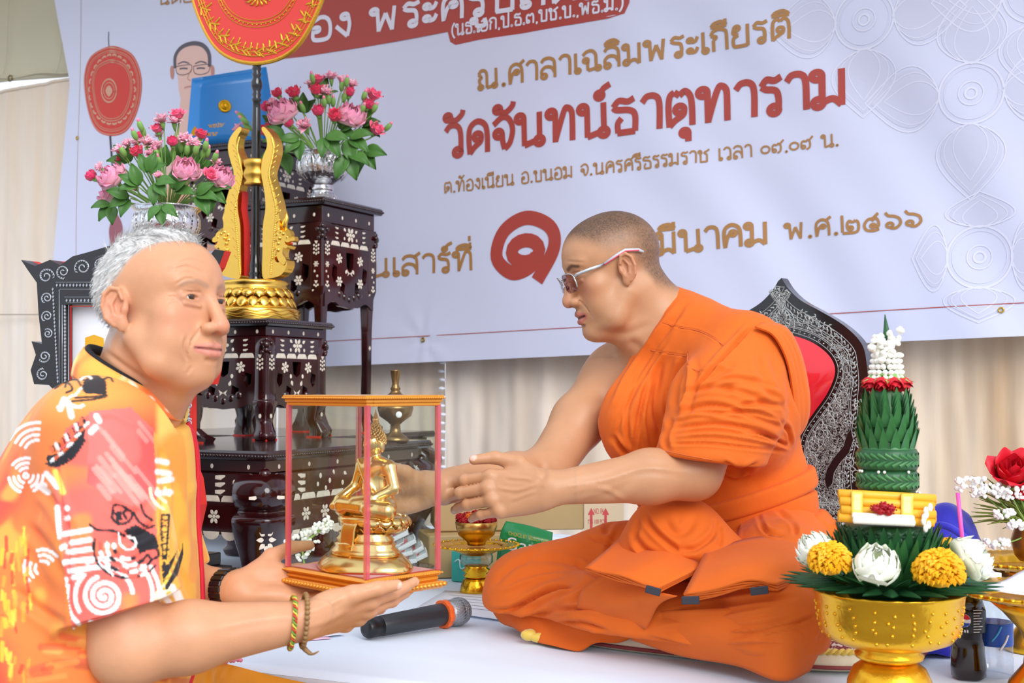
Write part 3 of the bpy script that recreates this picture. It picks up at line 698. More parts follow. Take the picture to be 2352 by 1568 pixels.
def altar_table(label,C,a,b,z0,z1,kind,detail=True):
 C=np.array([C[0],C[1],0]);e1,e2=-U,W
 t=thing('altar_table',label,'table',C+e1*a/2+e2*b/2+Z*z0)
 ctr=C+e1*a/2+e2*b/2
 sp=dict(low=(.020,.028,.052,.085,.038),mid=(.018,.026,.045,.115,.021),tall=(.020,.048,.05,.155,.022))[kind]
 ts,fz,bd,ap,lh=sp
 ov=.014
 mb=MB();mb.box(ctr+Z*(z1-ts/2),a/2+ov,b/2+ov,ts/2,ax=[e1,e2,Z],bev=.005);obj('tabletop',mb.mesh(),M_lacd,t)
 mb=MB()
 for(p0,dr,L_)in((C+(e1*-ov-e2*ov),e1,a+2*ov),(C+(e1*-ov-e2*ov),e2,b+2*ov)):
  n=int(L_/.0085)
  for i in range(n):mb.ball(p0+dr*(i+.5)*L_/n+Z*(z1-ts*.55),(.0042,.0042,.0036),6,4)
 o=obj('bead_moulding',mb.mesh(),M_lacd,t);o['kind']='stuff'
 zf=z1-ts
 mb=MB();mb.box(ctr+Z*(zf-fz/2),a/2-.006,b/2-.006,fz/2,ax=[e1,e2,Z],bev=.002);obj('frieze',mb.mesh(),M_lac,t)
 zb=zf-fz
 mb=MB();mb.box(ctr+Z*(zb-bd/2),a/2-.001,b/2-.001,bd/2,ax=[e1,e2,Z],bev=.003);obj('band',mb.mesh(),M_lac,t)
 za=zb-bd;zbot=za-ap
 faces=[Face(C,U,-W),Face(C,W,U)];spans=[(-a,0),(0,b)]
 for fi,(fc,(x0,x1))in enumerate(zip(faces+[Face(C+e2*b,U,W),Face(C+e1*a,W,-U)],spans+[(-a,0),(0,b)])):
  m_=(x0+x1)/2;hw=(x1-x0)/2-lh*.7;ap2=ap+(.02 if kind!='low' else.0)
  xs=np.linspace(-1,1,25);bot=-ap2+.25*ap*(np.cos(xs*math.pi*3)*.18+np.abs(xs)**3*-.1)-.12*ap*np.exp(-(xs/.18)**2)
  outl=[(-hw,0.002),(hw,0.002)]+[(x*hw,y)for x,y in zip(xs[::-1],bot[::-1])]
  holes=[]
  if fi<2 and kind!='low':
   for sx in(-1,1):
    holes.append([(sx*hw*.62+q[0]*hw*.12,-ap*.58+q[1]*ap*.17)for q in((-.6,1),(.9,.7),(.7,-.5),(-.2,-1),(-.9,-.2))])
    holes.append([(sx*hw*.3+q[0]*hw*.12,-ap*.83+q[1]*ap*.13)for q in((-.6,1),(.9,.4),(.5,-.9),(-.8,-.5))])
   holes.append([(q[0]*hw*.16,-ap*.34+q[1]*ap*.17)for q in((-1,1),(1,1),(.8,-.6),(0,-1.1),(-.8,-.6))])
  mb=MB();plate(mb,outl,holes,fc.pt(m_,za,-.016),fc.ex,Z,fc.n*.013);obj('apron',mb.mesh(),M_lac,t)
  mb=MB()
  if fi<2 and kind!='low':
   for q in np.linspace(-.8,.8,5):mb.ball(fc.pt(m_+q*hw*.5,zbot+.012-.018*(1-abs(q)),-.008),(.013,.011,.012),8,6)
   obj('carved_fringe',mb.mesh(),M_lac,t)
 for(sx,sy)in((0,0),(1,0),(0,1),(1,1)):
  dx=a*sx+(lh if sx==0 else-lh);dy=b*sy+(lh if sy==0 else-lh);c=C+e1*dx+e2*dy
  ox,oy=(-1 if sx==0 else 1),(-1 if sy==0 else 1)
  def L(k,hf,out):return(z0+(zb-z0)*k,hf,ox*out,oy*out)
  if kind=='tall':lv=[L(0,.021,.012),L(.03,.024,.014),L(.055,.018,.006),L(.10,.012,-.002),L(.3,.0115,0),L(.5,.0125,0),L(.66,.016,0),L(.7,lh,0),L(1,lh,0)]
  elif kind=='mid':lv=[L(0,.021,.006),L(.05,.023,.009),L(.12,.019,.003),L(.2,.018,-.004),L(.36,.026,0),L(.45,lh+.001,0),L(1,lh,0)]
  else:lv=[L(0,.036,.004),L(.05,.040,.008),L(.12,.032,-.002),L(.3,.036,-.004),L(.45,.046,.002),L(.58,.054,.012),L(.66,.055,.016),L(.70,.044,.006),L(.75,.050,.012),L(.84,.055,.017),L(.93,.052,.013),L(1,lh+.004,0)]
  lg=obj('leg',sweepbox(lv,[e1,e2],c,.3 if kind!='tall' else.22,kind!='tall').mesh(),M_lac,t)
  mb=MB();mb.box(c+Z*(z0+.002)+(e1*ox+e2*oy)*(.010 if kind=='tall' else.004),.022,.022,.002,ax=[e1,e2,Z]);obj('red_sole',mb.mesh(),M_redp,lg)
  mb=MB();oo=c+(e1*ox+e2*oy)*lh*.8;zc=zb-bd*.5;k=lh/.022
  for(p,q,r_)in((0,0,.012),(-.013,.004,.007),(.013,.004,.007),(0,-.014,.009),(-.01,-.02,.006),(.01,-.02,.006),(0,.014,.008)):
   n_=unit(e1*ox+e2*oy);tg=np.cross(n_,Z)
   mb.ball(oo+tg*p*k+Z*(zc+q*k),r_*k,8,6)
  obj('carved_mask',mb.mesh(),M_lac,lg)
  if kind=='mid':
   mb=MB()
   for p in(-.012,0,.012):mb.ball(c+(e1*ox+e2*oy)*.016+np.cross(unit(e1*ox+e2*oy),Z)*p+Z*(z0+.014+.006*(p==0)),(.009,.009,.012),8,6)
   obj('carved_claw',mb.mesh(),M_lac,lg)
 if not detail:return t
 for fi,(fc,(x0,x1))in enumerate(zip(faces,spans)):
  m_=(x0+x1)/2;w_=x1-x0;hw=w_/2-lh*1.9
  n=4 if kind!='low' else 6
  for i in range(n):inlay(t,fc,'dot',x0+w_*(i+.5)/n,zf-fz*.55,.0055,-.006)
  d=-.001
  if kind!='low':
   inlay(t,fc,'flower',m_,zb-bd*.5,bd*.44,d)
   for s_ in(-1,1):
    for k in range(3):inlay(t,fc,'claw',m_+s_*hw*.72,zb-bd*(.22+.28*k),.008,d,0 if s_>0 else 1)
    inlay(t,fc,'leaf',m_+s_*hw*.3,zb-bd*.25,.008,d,.6*s_);inlay(t,fc,'dot',m_+s_*hw*.32,zb-bd*.75,.005,d)
   da=-.003;ns=4
   for i in range(ns):inlay(t,fc,'scallop',m_-hw+2*hw*(i+.5)/ns,za-.011,hw/ns*.92,da)
   nv=5 if kind=='tall' else 3
   for s_ in(-1,1):
    for i in range(nv):inlay(t,fc,'scallop',m_+s_*(hw+.004),za-ap*(.2+.66*i/(nv-1)),.011,da,-math.pi/2*s_)
    inlay(t,fc,'flower',m_+s_*hw*.55,za-ap*.3,.0155,da,.3)
    if kind=='tall':
     inlay(t,fc,'flower',m_+s_*hw*.55,za-ap*.72,.0155,da)
     inlay(t,fc,'leaf',m_+s_*hw*.18,za-ap*.52,.009,da,-.9*s_)
    else:
     inlay(t,fc,'dot',m_+s_*hw*.28,za-ap*.5,.006,da);inlay(t,fc,'leaf',m_+s_*hw*.22,za-ap*.66,.009,da,1.2*s_)
   inlay(t,fc,'bow',m_,za-ap*(.88 if kind=='mid' else.55),.016,da)
   for s_ in((-1,1)):
    xl=x0+lh if s_<0 else x1-lh
    inlay(t,fc,'drop',xl,za-.014,.0125,.0005)
    if kind=='tall':
     inlay(t,fc,'flower',xl,za-.068,.009,.0005);inlay(t,fc,'dot',xl-.005,za-.088,.004,.0005);inlay(t,fc,'dot',xl+.004,za-.102,.004,.0005)
     inlay(t,fc,'bud',xl,za-.125,.012,.0005);inlay(t,fc,'dot',xl,z0+(zb-z0)*.6,.005,-.0085)
     inlay(t,fc,'diamond',xl,z0+(zb-z0)*.42,.009,-.0105)
    else:inlay(t,fc,'dot',xl,z0+.062,.006,-.001)
  else:
   for s_ in(-1,1):
    for k in range(3):inlay(t,fc,'claw',m_+s_*hw*.78,zb-bd*(.2+.3*k),.014,d,0 if s_>0 else 1)
    for(dx,dz,r_)in((.12,.3,.009),(.16,.7,.007),(.3,.2,.008),(.36,.55,.007),(.42,.85,.006),(.5,.3,.007),(.54,.65,.006)):
     inlay(t,fc,'leaf' if r_>.0075 else 'dot',m_+s_*hw*dx,zb-bd*dz,r_*.9,d,s_*dx*4)
   da=-.003;z_t,z_b=za-.012,za-ap*.9;ns=9
   for i in range(ns):
    xx=m_-hw+2*hw*(i+.5)/ns
    inlay(t,fc,'scallop',xx,z_t,hw/ns*.95,da);inlay(t,fc,'scallop',xx,z_b,hw/ns*.9,da,math.pi)
   for s_ in(-1,1):
    for i in range(2):inlay(t,fc,'scallop',m_+s_*(hw+.002),z_t-(z_t-z_b)*(.27+.46*i),.015,da,-math.pi/2*s_)
    for k in(.14,.42,.7):inlay(t,fc,'flower',m_+s_*hw*k,(z_t+z_b)/2,.0165,da)
   for xl in(x0+lh,x1-lh):
    inlay(t,fc,'claw',xl+(.03 if xl>m_ else-.03),z0+.222,.012,.019,0 if xl<m_ else 1)
    inlay(t,fc,'dot',xl-.03,zb-.02,.007,.0175);inlay(t,fc,'dot',xl+.022,zb-.036,.006,.0175)
 if kind=='low':
  fc=Face(C+(e1+e2)*lh,unit(U+W),unit(U-W))
  for k in range(8):a_=k*math.pi/4;inlay(t,fc,'leaf',.013*math.cos(a_),z0+.137+.020*math.sin(a_),.0095,.0755,a_)
  for s_ in(-1,1):inlay(t,fc,'claw',s_*.026,z0+.226,.011,.079,0 if s_<0 else 1)
 return t
def corner(px,py_top,Y):p=P(px,py_top,Y);return p
c_low=P(610,1036,2.68);c_mid=P(613,731,3.21);c_tall=P(742,452,3.5);c_back=P(596,320,3.86)
LOWZ=float(c_low[2]);MIDZ=float(c_mid[2]);TALLZ=float(c_tall[2]);BACKZ=float(c_back[2])
altar_table('broad low dark lacquer altar table with pearl inlay and heavy carved legs',c_low,.60,.655,.004,LOWZ,'low')
sup=np.array(c_low)+W*.69-U*.345
altar_table('plain dark lacquer table standing behind the broad low altar table',sup,.75,.57,.004,LOWZ,'low',detail=False)
altar_table('small dark lacquer table with pearl inlay under the golden serpent stand',c_mid,.285,.262,LOWZ,MIDZ,'mid')
altar_table('tall slender dark lacquer table with pearl inlay under a silver flower bowl',c_tall,.275,.275,LOWZ,TALLZ,'tall')
altar_table('tallest dark lacquer table at the back, carrying the blue folder',c_back,.28,.28,LOWZ,BACKZ,'tall')
VL=P(382,560,3.05);c_left=P(358,560,3.05)+(U*.09-W*.09);VLZ=.745
altar_table('dark lacquer table behind the grey-haired man, under the other silver bowl',c_left,.20,.18,LOWZ,VLZ,'tall')
M_gold=mat('gold_leaf','f4c65c',.26,metal=1,bump=.12,bscale=90)
M_goldb=mat('gold_paint','dcae4c',.33,metal=1,bump=.1,bscale=60)
SC_=np.array([*(c_mid-U*.1425+W*.131)[:2],MIDZ])
st=thing('fan_stand','golden stand with two upright serpents on a round lotus base','stand',SC_)
mb=MB()
mb.lathe([(.118,0),(.120,.004),(.119,.030),(.117,.034)],SC_,48);obj('base_plinth',mb.mesh(),M_gold,st)
for i in range(20):
 pass
mb=MB();mb.lathe([(.098,.033),(.100,.036),(.096,.06),(.090,.064),(.094,.07),(.092,.09),(.085,.096),(.092,.10),(.09,.108),(.083,.11)],SC_,48);obj('base_drum',mb.mesh(),M_gold,st)
def lotus_row(n,r0,z0_,r1,z1_,wd,name,par,c,m,curl=.006,down=False):
 for i in range(n):
  a=i*2*math.pi/n;d=np.array([math.cos(a),math.sin(a),0]);s_=np.array([-math.sin(a),math.cos(a),0]);rows=[]
  for k in np.linspace(0,1,6):
   r_=r0+(r1-r0)*k+curl*math.sin(k*math.pi);z_=z0_+(z1_-z0_)*k;hw=wd*math.sin(math.pi*min(1,.25+.75*k)**1.6)**.7 if k<1 else.0005
   rows.append([c+d*(r_-.3*abs(q)*hw)+s_*q*hw+Z*z_ for q in(-1,-.5,0,.5,1)])
  obj(name,patch(rows,1,1,.002,flip=not down),m,par)
lotus_row(22,.094,.070,.112,.036,.0165,'lotus_petal',st,SC_,M_gold,.006,True)
lotus_row(20,.086,.092,.104,.062,.0165,'lotus_petal',st,SC_,M_gold,.008,True)
for k in range(3):
 mb=MB();a=np.linspace(0,2*math.pi,121)[:-1]
 mb.tube(np.stack([SC_[0]+.1205*np.cos(a),SC_[1]+.1205*np.sin(a),SC_[2]+.010+k*.008+.003*np.sin(a*12+k)],1),.0018,5,closed=True);obj('wave_line',mb.mesh(),M_gold,st)
def onplane(px,c,n,off=0):
 return np.array([plane_hit(x,y,np.asarray(c)+np.asarray(n)*off,n)for x,y in px])
def slab_from_px(pix,c,n,th,smooth=4,bev=.06,front_off=0):
 p3=onplane(pix,c,n);q=np.stack([(p3-c)@U,(p3-c)@Z],1)
 q=crom(q,smooth,closed=True)if smooth else q
 mb=MB();mb.prism(q,np.asarray(c)+W*(th/2)-W*front_off,U,Z,-W*th,bev=bev);return mb
nagaR=[(628,640),(655,632),(668,610),(664,596),(648,604),(640,596),(646,570),(652,540),(650,500),(647,470),(636,430),(628,400),(634,376),(641,345),(636,318),(616,294),(610,300),(620,318),(622,340),(612,366),(609,400),(616,440),(619,480),(613,520),(612,580),(612,636)]
cxp=588
nagaL=[(2*cxp-x-2,y)for x,y in nagaR]
SW=np.array([*SC_[:2],0])+Z*MIDZ
for nm,pix,sg in(('serpent',nagaR,1),('serpent',nagaL,-1)):
 body=slab_from_px(pix,SW,W,.034,3,.0).mesh();so=obj(nm,body,M_gold,st);so['label']='serpent on the '+('pole side near the tall table' if sg>0 else 'pole side near the man')
 if sg<0:
  mb=MB();q=onplane([(2*cxp-x+3,y)for x,y in((616,440),(619,480),(613,520),(612,580),(612,634))],SW,W)
  mb.grid(np.stack([q-W*.013,q+W*.014],1)+U*.0012);obj('red_back',mb.mesh(),M_redp,so)
 mb=MB();mid=crom([(2*cxp-x-2 if sg<0 else x,y)for x,y in((622,628),(626,580),(631,530),(634,480),(626,440),(618,400),(624,370),(629,340),(624,316))],12)
 q=onplane(mid,SW,W,-.0165)
 for p_ in q[::1]:mb.ball(p_,.0034,6,5)
 o=obj('scale_row',mb.mesh(),M_gold,so);o['kind']='stuff'
 mb=MB()
 for k in range(16):
  x,y=mid[8+k*5][0],mid[8+k*5][1]
  p0=onplane([(x-sg*2,y+3),(x+sg*11,y-10)],SW,W,-.0165);mb.tube(p0,[.0026,.0012],5)
 o=obj('fin_row',mb.mesh(),M_gold,so);o['kind']='stuff'
 hd=[(648,612),(640,590),(644,562),(640,545),(648,528),(660,524),(668,530),(672,540),(678,543),(680,553),(672,556),(664,553),(668,562),(674,566),(668,574),(660,572),(658,590),(668,606),(662,622)]
 hd=[(2*cxp-x-2,y)if sg<0 else(x,y)for x,y in hd]
 ho=obj('serpent_head',slab_from_px(hd,SW,W,.03,3,.22,.004).mesh(),M_gold,so)
 mb=MB();hx=lambda x,y:onplane([(2*cxp-x-2,y)if sg<0 else(x,y)],SW,W,-.004)[0]
 mb.tube([hx(652,528),hx(655,510),hx(659,500),hx(658,484)],[.009,.0075,.005,.001],8);obj('horn',mb.mesh(),M_gold,so)
 mb=MB();mb.ball(hx(658,538)-W*.014,.0055,8,6);mb.ball(hx(650,548)-W*.014,.006,8,6);mb.ball(hx(666,546)-W*.012,.005,8,6);mb.ball(hx(647,560)-W*.013,.006,8,6);mb.ball(hx(646,575)-W*.013,.007,8,6)
 for p_ in((652,534),(644,540),(642,552)):mb.ball(hx(*p_)-W*.012,(.007,.004,.006),7,5)
 obj('face_relief',mb.mesh(),M_gold,so)
 mb=MB();mb.ball(hx(672,560)-W*.006,(.005,.006,.003),7,5);obj('red_mouth',mb.mesh(),M_redp,so)
zpx=lambda y,Y:float(P(588,y,Y)[2])
Ys=SC_[1]
mb=MB();zr0,zr1=zpx(426,Ys),zpx(367,Ys);hr=zr1-zr0
mb.lathe([(.020,0),(.030,0),(.032,.004),(.026,.012),(.033,.024),(.034,.032),(.028,.046),(.032,.052),(.034,hr-.004),(.030,hr),(.020,hr)],(SC_[0],SC_[1],zr0),28);obj('collar_ring',mb.mesh(),M_goldb,st)
M_blk=mat('black_lacquer','0a0a0c',.12,coat=.6)
FC=SC_+Z*.11
fan=thing('ceremonial_fan','red and gold oval monastic fan on a black turned pole, upright in the golden stand','fan',FC)
zz=lambda y:zpx(y,Ys)-FC[2]
pole=[(.018,0),(.019,.006),(.015,.012),(.019,.02),(.015,.028),(.0165,.04),(.014,.055),(.0125,.075),(.0125,zz(430)),(.0125,zz(300)),(.011,zz(250)),(.010,zz(235)),(.014,zz(230)),(.010,zz(224)),(.013,zz(218)),(.010,zz(212)),(.015,zz(200)),(.0155,zz(190)),(.010,zz(178)),(.014,zz(172)),(.010,zz(166)),(.0135,zz(160)),(.011,zz(154)),(.0135,zz(148)),(.009,zz(142)),(.008,zz(-380))]
mb=MB();mb.lathe(pole,FC,20);obj('pole',mb.mesh(),M_blk,fan)
bf=[(590+(x-256)*2.7,145+(y-312)*2.7)for x,y in fan_o]
M_fr=mat('fan_red_cloth','d83228',.55,sheen=.3,bump=.1,bscale=400);M_fg=mat('fan_gold_thread','e0a83a',.32,metal=.9,bump=.5,bscale=300)
FB=SC_-W*.012
mb=slab_from_px(bf,FB,W,.010,4,0);obj('blade',mb.mesh(),M_fr,fan)
mb=MB();q=crom(onplane(bf,FB,W),6,closed=True);mb.tube(q,.0065,8,closed=True);obj('gold_rim',mb.mesh(),M_fg,fan)
cf=np.array([590,145-118*2.7*.92])
def fring(k,r_,nm='gold_thread_line',m=M_fg):
 mb=MB();q=crom(onplane([tuple(cf+(np.array(p_)-cf)*k)for p_ in bf],FB,W,-.0058),6,closed=True);mb.tube(q,r_,5,closed=True);obj(nm,mb.mesh(),m,fan)
for k,r_ in((.945,.0016),(.915,.0014),(.885,.0010),(.69,.0016),(.665,.0012),(.72,.0010)):fring(k,r_)
for k,n in((.93,110),(.70,80)):
 mb=MB();q=crom(onplane([tuple(cf+(np.array(p_)-cf)*k)for p_ in bf],FB,W,-.006),12,closed=True)
 for p_ in q[::2]:mb.ball(p_,.0024,6,4)
 o=obj('sequin_row',mb.mesh(),M_fg,fan);o['kind']='stuff'
rr=random.Random(5)
for i in range(34):
 a=i/34*2*math.pi+.05;k=.80
 base=cf+np.array([math.cos(a)*165,math.sin(a)*250*(1.12 if math.sin(a)>0 else 1)])*k*1.18
 mb=MB()
 for(dx,dy,ln,ro)in((0,0,26,.5),(8,-6,20,-.6),(-8,6,18,1.6),(4,10,16,-1.5),(-6,-10,16,2.6)):
  an=a+ro;q=[base+np.array([dx,dy])+np.array([math.cos(an),math.sin(an)])*ln*t_+np.array([-math.sin(an),math.cos(an)])*6*math.sin(3*t_)for t_ in(-.5,-.2,.1,.5)]
  mb.tube(crom(onplane([tuple(v)for v in q],FB,W,-.0058),3),[.0012]+[.0032]*7+[.0012,.0006],5,flat=(.5,W))
 obj('gold_leaf_embroidery',mb.mesh(),M_fg,fan)
mb=MB()
for a in np.linspace(.3,2.85,7):
 q=onplane([(592+8*math.cos(a),-8+5*math.sin(a)),(592+26*math.cos(a),-8+20*math.sin(a)),(592+34*math.cos(a+.15),-8+24*math.sin(a+.15))],FB,W,-.0058);mb.tube(q,[.002,.004,.0005],5)
obj('crest',mb.mesh(),M_fg,fan)
M_blue=mat('blue_leatherette','2f8fe0',.25,coat=.15,bump=.08,bscale=300);M_gfoil=mat('gold_foil','d9a520',.3,metal=.85)
M_fin=mat('folder_lining','d3d3d8',.6);M_fpink=mat('folder_pink','e78aa0',.3)
fTL,fTR,fBR,fBL=P(441,180,3.93),P(611,153,4.02),P(604,330,4.02),P(428,330,3.93)
fBL[2]=fBR[2]=BACKZ+.001
bk=np.array([.03,.15,0])
fo=thing('certificate_folder','shiny blue certificate folder standing open like a tent on the tallest altar table','folder',fBL)
obj('front_cover',patch([[fBL,(fBL+fTL)/2,fTL],[(fBL+fBR)/2,(fBL+fBR+fTL+fTR)/4,(fTL+fTR)/2],[fBR,(fBR+fTR)/2,fTR]],3,3,.004),M_blue,fo)
b0,b1=fBL+bk,fBR+bk
obj('back_cover',patch([[b0,(b0+fTL)/2,fTL],[(b0+b1)/2,(b0+b1+fTL+fTR)/4,(fTL+fTR)/2],[b1,(b1+fTR)/2,fTR]],3,3,.004,flip=True),M_blue,fo)
i0=lambda p:p+(-.0015)*bk
fe_x=unit(fTR-fTL);fe_y=unit(fTL-fBL);fn=unit(np.cross(fe_x,fe_y));fn=fn if fn[1]<0 else-fn
def fpt(px,py,off=.0015):return plane_hit(px,py,fTL+fn*off,fn)
mb=MB();q=np.array([fpt(566,318,.001),fpt(600,330,.001),fpt(606,225,.001)]);mb.add(q,[(0,1,2)]);obj('pink_corner',mb.mesh(),M_fpink,fo)
mb=MB();q=np.array([fpt(540,318,.0012),fpt(562,318,.0012),fpt(606,232,.0012),fpt(606,205,.0012)]);mb.add(q,[(0,1,2,3)]);obj('grey_stripe',mb.mesh(),M_fin,fo)
mb=MB();q=fpt(516,244,.0);mb.lathe([(.0,.006),(.012,.006),(.0135,.004),(.015,.006),(.0195,.005),(.0205,.002),(.0205,0)][::-1],q,28,ax=frame(fn));obj('medal',mb.mesh(),M_gfoil,fo)
def put_text3(text,p0,p1,hpx,wt,m,par,name='lettering',hit=fpt,off=.0016):
 """lettering on any flat thing: hit(px,py,off) -> world point"""
 a,b_=hit(*p0,off),hit(*p1,off);hh=np.linalg.norm(hit(p0[0],p0[1]-hpx,off)-a);st_,wd=thai(text);ex=(b_-a);L_=np.linalg.norm(ex);ex/=L_
 up=hit(p0[0],p0[1]-hpx,off)-a;up=unit(up-ex*(up@ex));sx=L_/(wd-.14);mb=MB()
 for p_,cl in st_:
  q=p_*[sx,hh];t_=np.gradient(q,axis=0)if not cl else np.roll(q,-1,0)-np.roll(q,1,0);t_/=np.linalg.norm(t_,axis=1)[:,None]+1e-9;n_=np.stack([-t_[:,1],t_[:,0]],1)*wt*hh/2
  f3=lambda z:a+z[:,:1]*ex+z[:,1:]*up
  mb.grid(np.stack([f3(q-n_),f3(q+n_)],1),closed_u=cl)
 return obj(name,mb.mesh(),m,par)
put_text3('พธประสาทปรญญาบตร',(480,294),(596,281),7.5,.2,M_gfoil,fo);put_text3('ตามพระราชบญญต',(478,313),(566,304),7.5,.2,M_gfoil,fo)
mb=MB();mb.prism([(-.009,-.014),(.009,-.014),(.011,-.004),(.007,.006),(0,.016),(-.007,.006),(-.011,-.004)],fpt(447,301,.0),fe_x,fe_y,fn*.0018);obj('gold_emblem',mb.mesh(),M_gfoil,fo)
# == silver bowls and bouquets
M_silver=mat('beaten_silver','e8e8ea',.2,metal=1,bump=.9,bscale=120)
M_green=mat('leaf_green','4f7f38',.42,var=.35,vscale=30,spec=.4);M_stem=mat('stem_green','7fa650',.5);M_budg=mat('bud_green','7fae58',.45)
M_rose=mat('rose_pink','f02a6c',.5,attr=True,sheen=.3);M_lot=mat('lotus_pink','f4b0c4',.5,attr=True,sheen=.3);M_carn=mat('carnation_pink','f7a3bd',.55,attr=True,sheen=.3)
def vase(c,k,label,wide=1.0):
 t=thing('silver_bowl',label,'vase',c)
 pr=[(.046,0),(.047,.004),(.044,.010),(.038,.022),(.030,.030),(.024,.034),(.028,.038),(.030,.044),(.024,.049),(.028,.054),(.046,.064),(.064,.078),(.071,.094),(.071,.112),(.066,.124),(.068,.130),(.075,.136),(.078,.139),(.075,.1395),(.064,.128),(.066,.112),(.058,.080),(.02,.07)]
 pr=[(r*k*(wide if z>.05 else 1),z*k)for r,z in pr]
 mb=MB();mb.lathe(pr,c,56);obj('bowl',mb.mesh(),M_silver,t)
 for i in range(20):
  a=i*math.pi/10;d=np.array([math.cos(a),math.sin(a),0]);s_=np.array([-math.sin(a),math.cos(a),0])
  rows=[]
  for(r,z,hw)in((.048,.066,.004),(.064,.080,.0085),(.0715,.098,.0098),(.0705,.114,.007),(.0675,.123,.0008)):
   rows.append([np.asarray(c)+d*(r*k*wide+.0012-abs(q)*.001)+s_*q*hw*k*wide+Z*z*k for q in(-1,0,1)])
  obj('embossed_petal',patch(rows,3,3,.001),M_silver,t)
  mb=MB();p=np.asarray(c)+d*(.072*k*wide)
  for q in(.085,.093,.101,.108):mb.ball(np.asarray(c)+(d*math.cos(.157)+s_*math.sin(.157))*((.0705 if q>.09 else.067)*k*wide+.001)+Z*q*k,.0023*k,6,4)
  obj('bead_column',mb.mesh(),M_silver,t)
 lotus_row(14,.032*k,.03*k,.048*k,.004*k,.011*k,'foot_petal',t,np.asarray(c),M_silver,.003,True)
 return t
V_R=np.array([*(P(742,452,3.66))[:2],TALLZ+.001]);V_L=np.array([*VL[:2],VLZ+.001])
vase(V_R,1.08,'embossed silver bowl on the tall slender altar table, full of roses and lotus')
vase(V_L,1.08,'embossed silver bowl behind the grey-haired head, full of roses and lotus',1.02)
def hole(V,k=1.08):return V+Z*.11*k
def petal_mesh(spec,cin,cout,name,rs,ncols=5):
 """spec: (angle, tilt, r0, length, width, curl, height): free petals; colours from base to tip"""
 mb=MB();cols=[]
 for(a,tilt,r0,ln,wd,curl,z0_)in spec:
  d=np.array([math.cos(a),math.sin(a),0]);s_=np.array([-math.sin(a),math.cos(a),0]);g=[];th=tilt;p=d*r0+Z*z0_
  N_=7
  for i in range(N_):
   k=i/(N_-1);hw=wd*(math.sin(math.pi*(.16+.80*k)**.85))**.8
   g.append([p+s_*q*hw-d*(q*q)*.55*wd*(1-.3*k)for q in np.linspace(-1,1,ncols)])
   p=p+(d*math.cos(th)+Z*math.sin(th))*ln/(N_-1);th+=curl/(N_-1)
   c=np.array(lin(cin))*(1-k)+np.array(lin(cout))*k;cols+=[c*(1+rs.uniform(-.06,.06))]*ncols
  mb.grid(np.array(g))
 return mb.mesh(name,np.array(cols))
def cup_mesh(rings,cin,cout,name,rs):
 """petals wrapped round an axis: rings of (count, phase, R, height, half angle, flare at top, droop of the edge, bottom radius share)"""
 mb=MB();cols=[]
 for(n,ph,R_,h_,wa,fl,dr,z0_)in rings:
  for i in range(n):
   a=ph+2*math.pi*i/n+rs.uniform(-.1,.1);g=[];hh=h_*rs.uniform(.94,1.04);Rr=R_*rs.uniform(.95,1.05);f2=fl+rs.uniform(-.06,.06)
   for k in np.linspace(0,1,8):
    prof=math.sin(min(1,k/.5)*math.pi/2)**.8 if k<.5 else 1+(f2-1)*((k-.5)/.5)**1.5
    wk=wa*max(.02,(1-(abs(k-.48)/.54)**2.4))**.6
    row=[]
    for q in np.linspace(-1,1,7):
     r_=Rr*(prof+.03*q*q);row.append([r_*math.cos(a+q*wk),r_*math.sin(a+q*wk),z0_+hh*k-dr*q*q*k])
    g.append(row);c=np.array(lin(cin))*(1-k)**1.3+np.array(lin(cout))*(1-(1-k)**1.3)
    cols+=[c*(1+rs.uniform(-.05,.05))]*7
   mb.grid(np.array(g),flip=True)
 return mb.mesh(name,np.array(cols))
rs=random.Random(11)
def rose_rings(op):
 return[(2,0,.004,.026,1.5,.5,.002,0),(3,.5,.0075,.027,1.3,.75,.002,0),(3,1.2,.0105,.028,1.2,.85+.25*op,.003,0),(4,.2,.0130,.027,.95,.95+.4*op,.004,0),(4,.9,.0145,.0245,.95,1.05+.75*op,.005,-.001)]
ROSE=[cup_mesh(rose_rings(o_),ci,c_,'rose_petals',rs)for o_,ci,c_ in((.05,'d81f58','f23a72'),(.75,'e8386c','ff6a93'),(.35,'d4204c','ee3560'))]
def lotus_rings(op=0):return[(4,0,.012,.036,1.2,.55,.004,.004),(5,.4,.020,.040,1.0,.62+op,.006,.002),(6,.1,.026,.041,.78,.80+op,.008,0),(6,.6,.0295,.038,.72,.98+op,.009,-.001),(5,.2,.031,.030,.7,1.16+op,.008,-.003)]
LOTUS=cup_mesh(lotus_rings(),'f5dccb','f08fb6','lotus_petals',rs);WLOTUS=cup_mesh(lotus_rings(-.16),'d3e2a6','fcfdf0','white_lotus_petals',rs)
def carn_spec():
 sp_=[]
 for i in range(30):
  t_=rs.uniform(.15,1.35);sp_.append((rs.uniform(0,6.3),t_,.002,rs.uniform(.016,.024),rs.uniform(.006,.010),rs.uniform(-.8,.5),rs.uniform(0,.006)))
 return sp_
def ruffle(m):
 v=np.zeros(len(m.vertices)*3);m.vertices.foreach_get('co',v);v=v.reshape(-1,3);r=np.linalg.norm(v,axis=1)
 v+=(np.stack([vnoise(v,260,s_)for s_ in(1,2,3)],-1))*(.0026*sstep(.008,.022,r))[:,None];m.vertices.foreach_set('co',v.ravel());m.update();return m
CARN=[ruffle(petal_mesh(carn_spec(),a,b_,'carnation_petals',rs,7))for a,b_ in(('f08db0','fdc8d6'),('f298b6','fcb6ca'))]
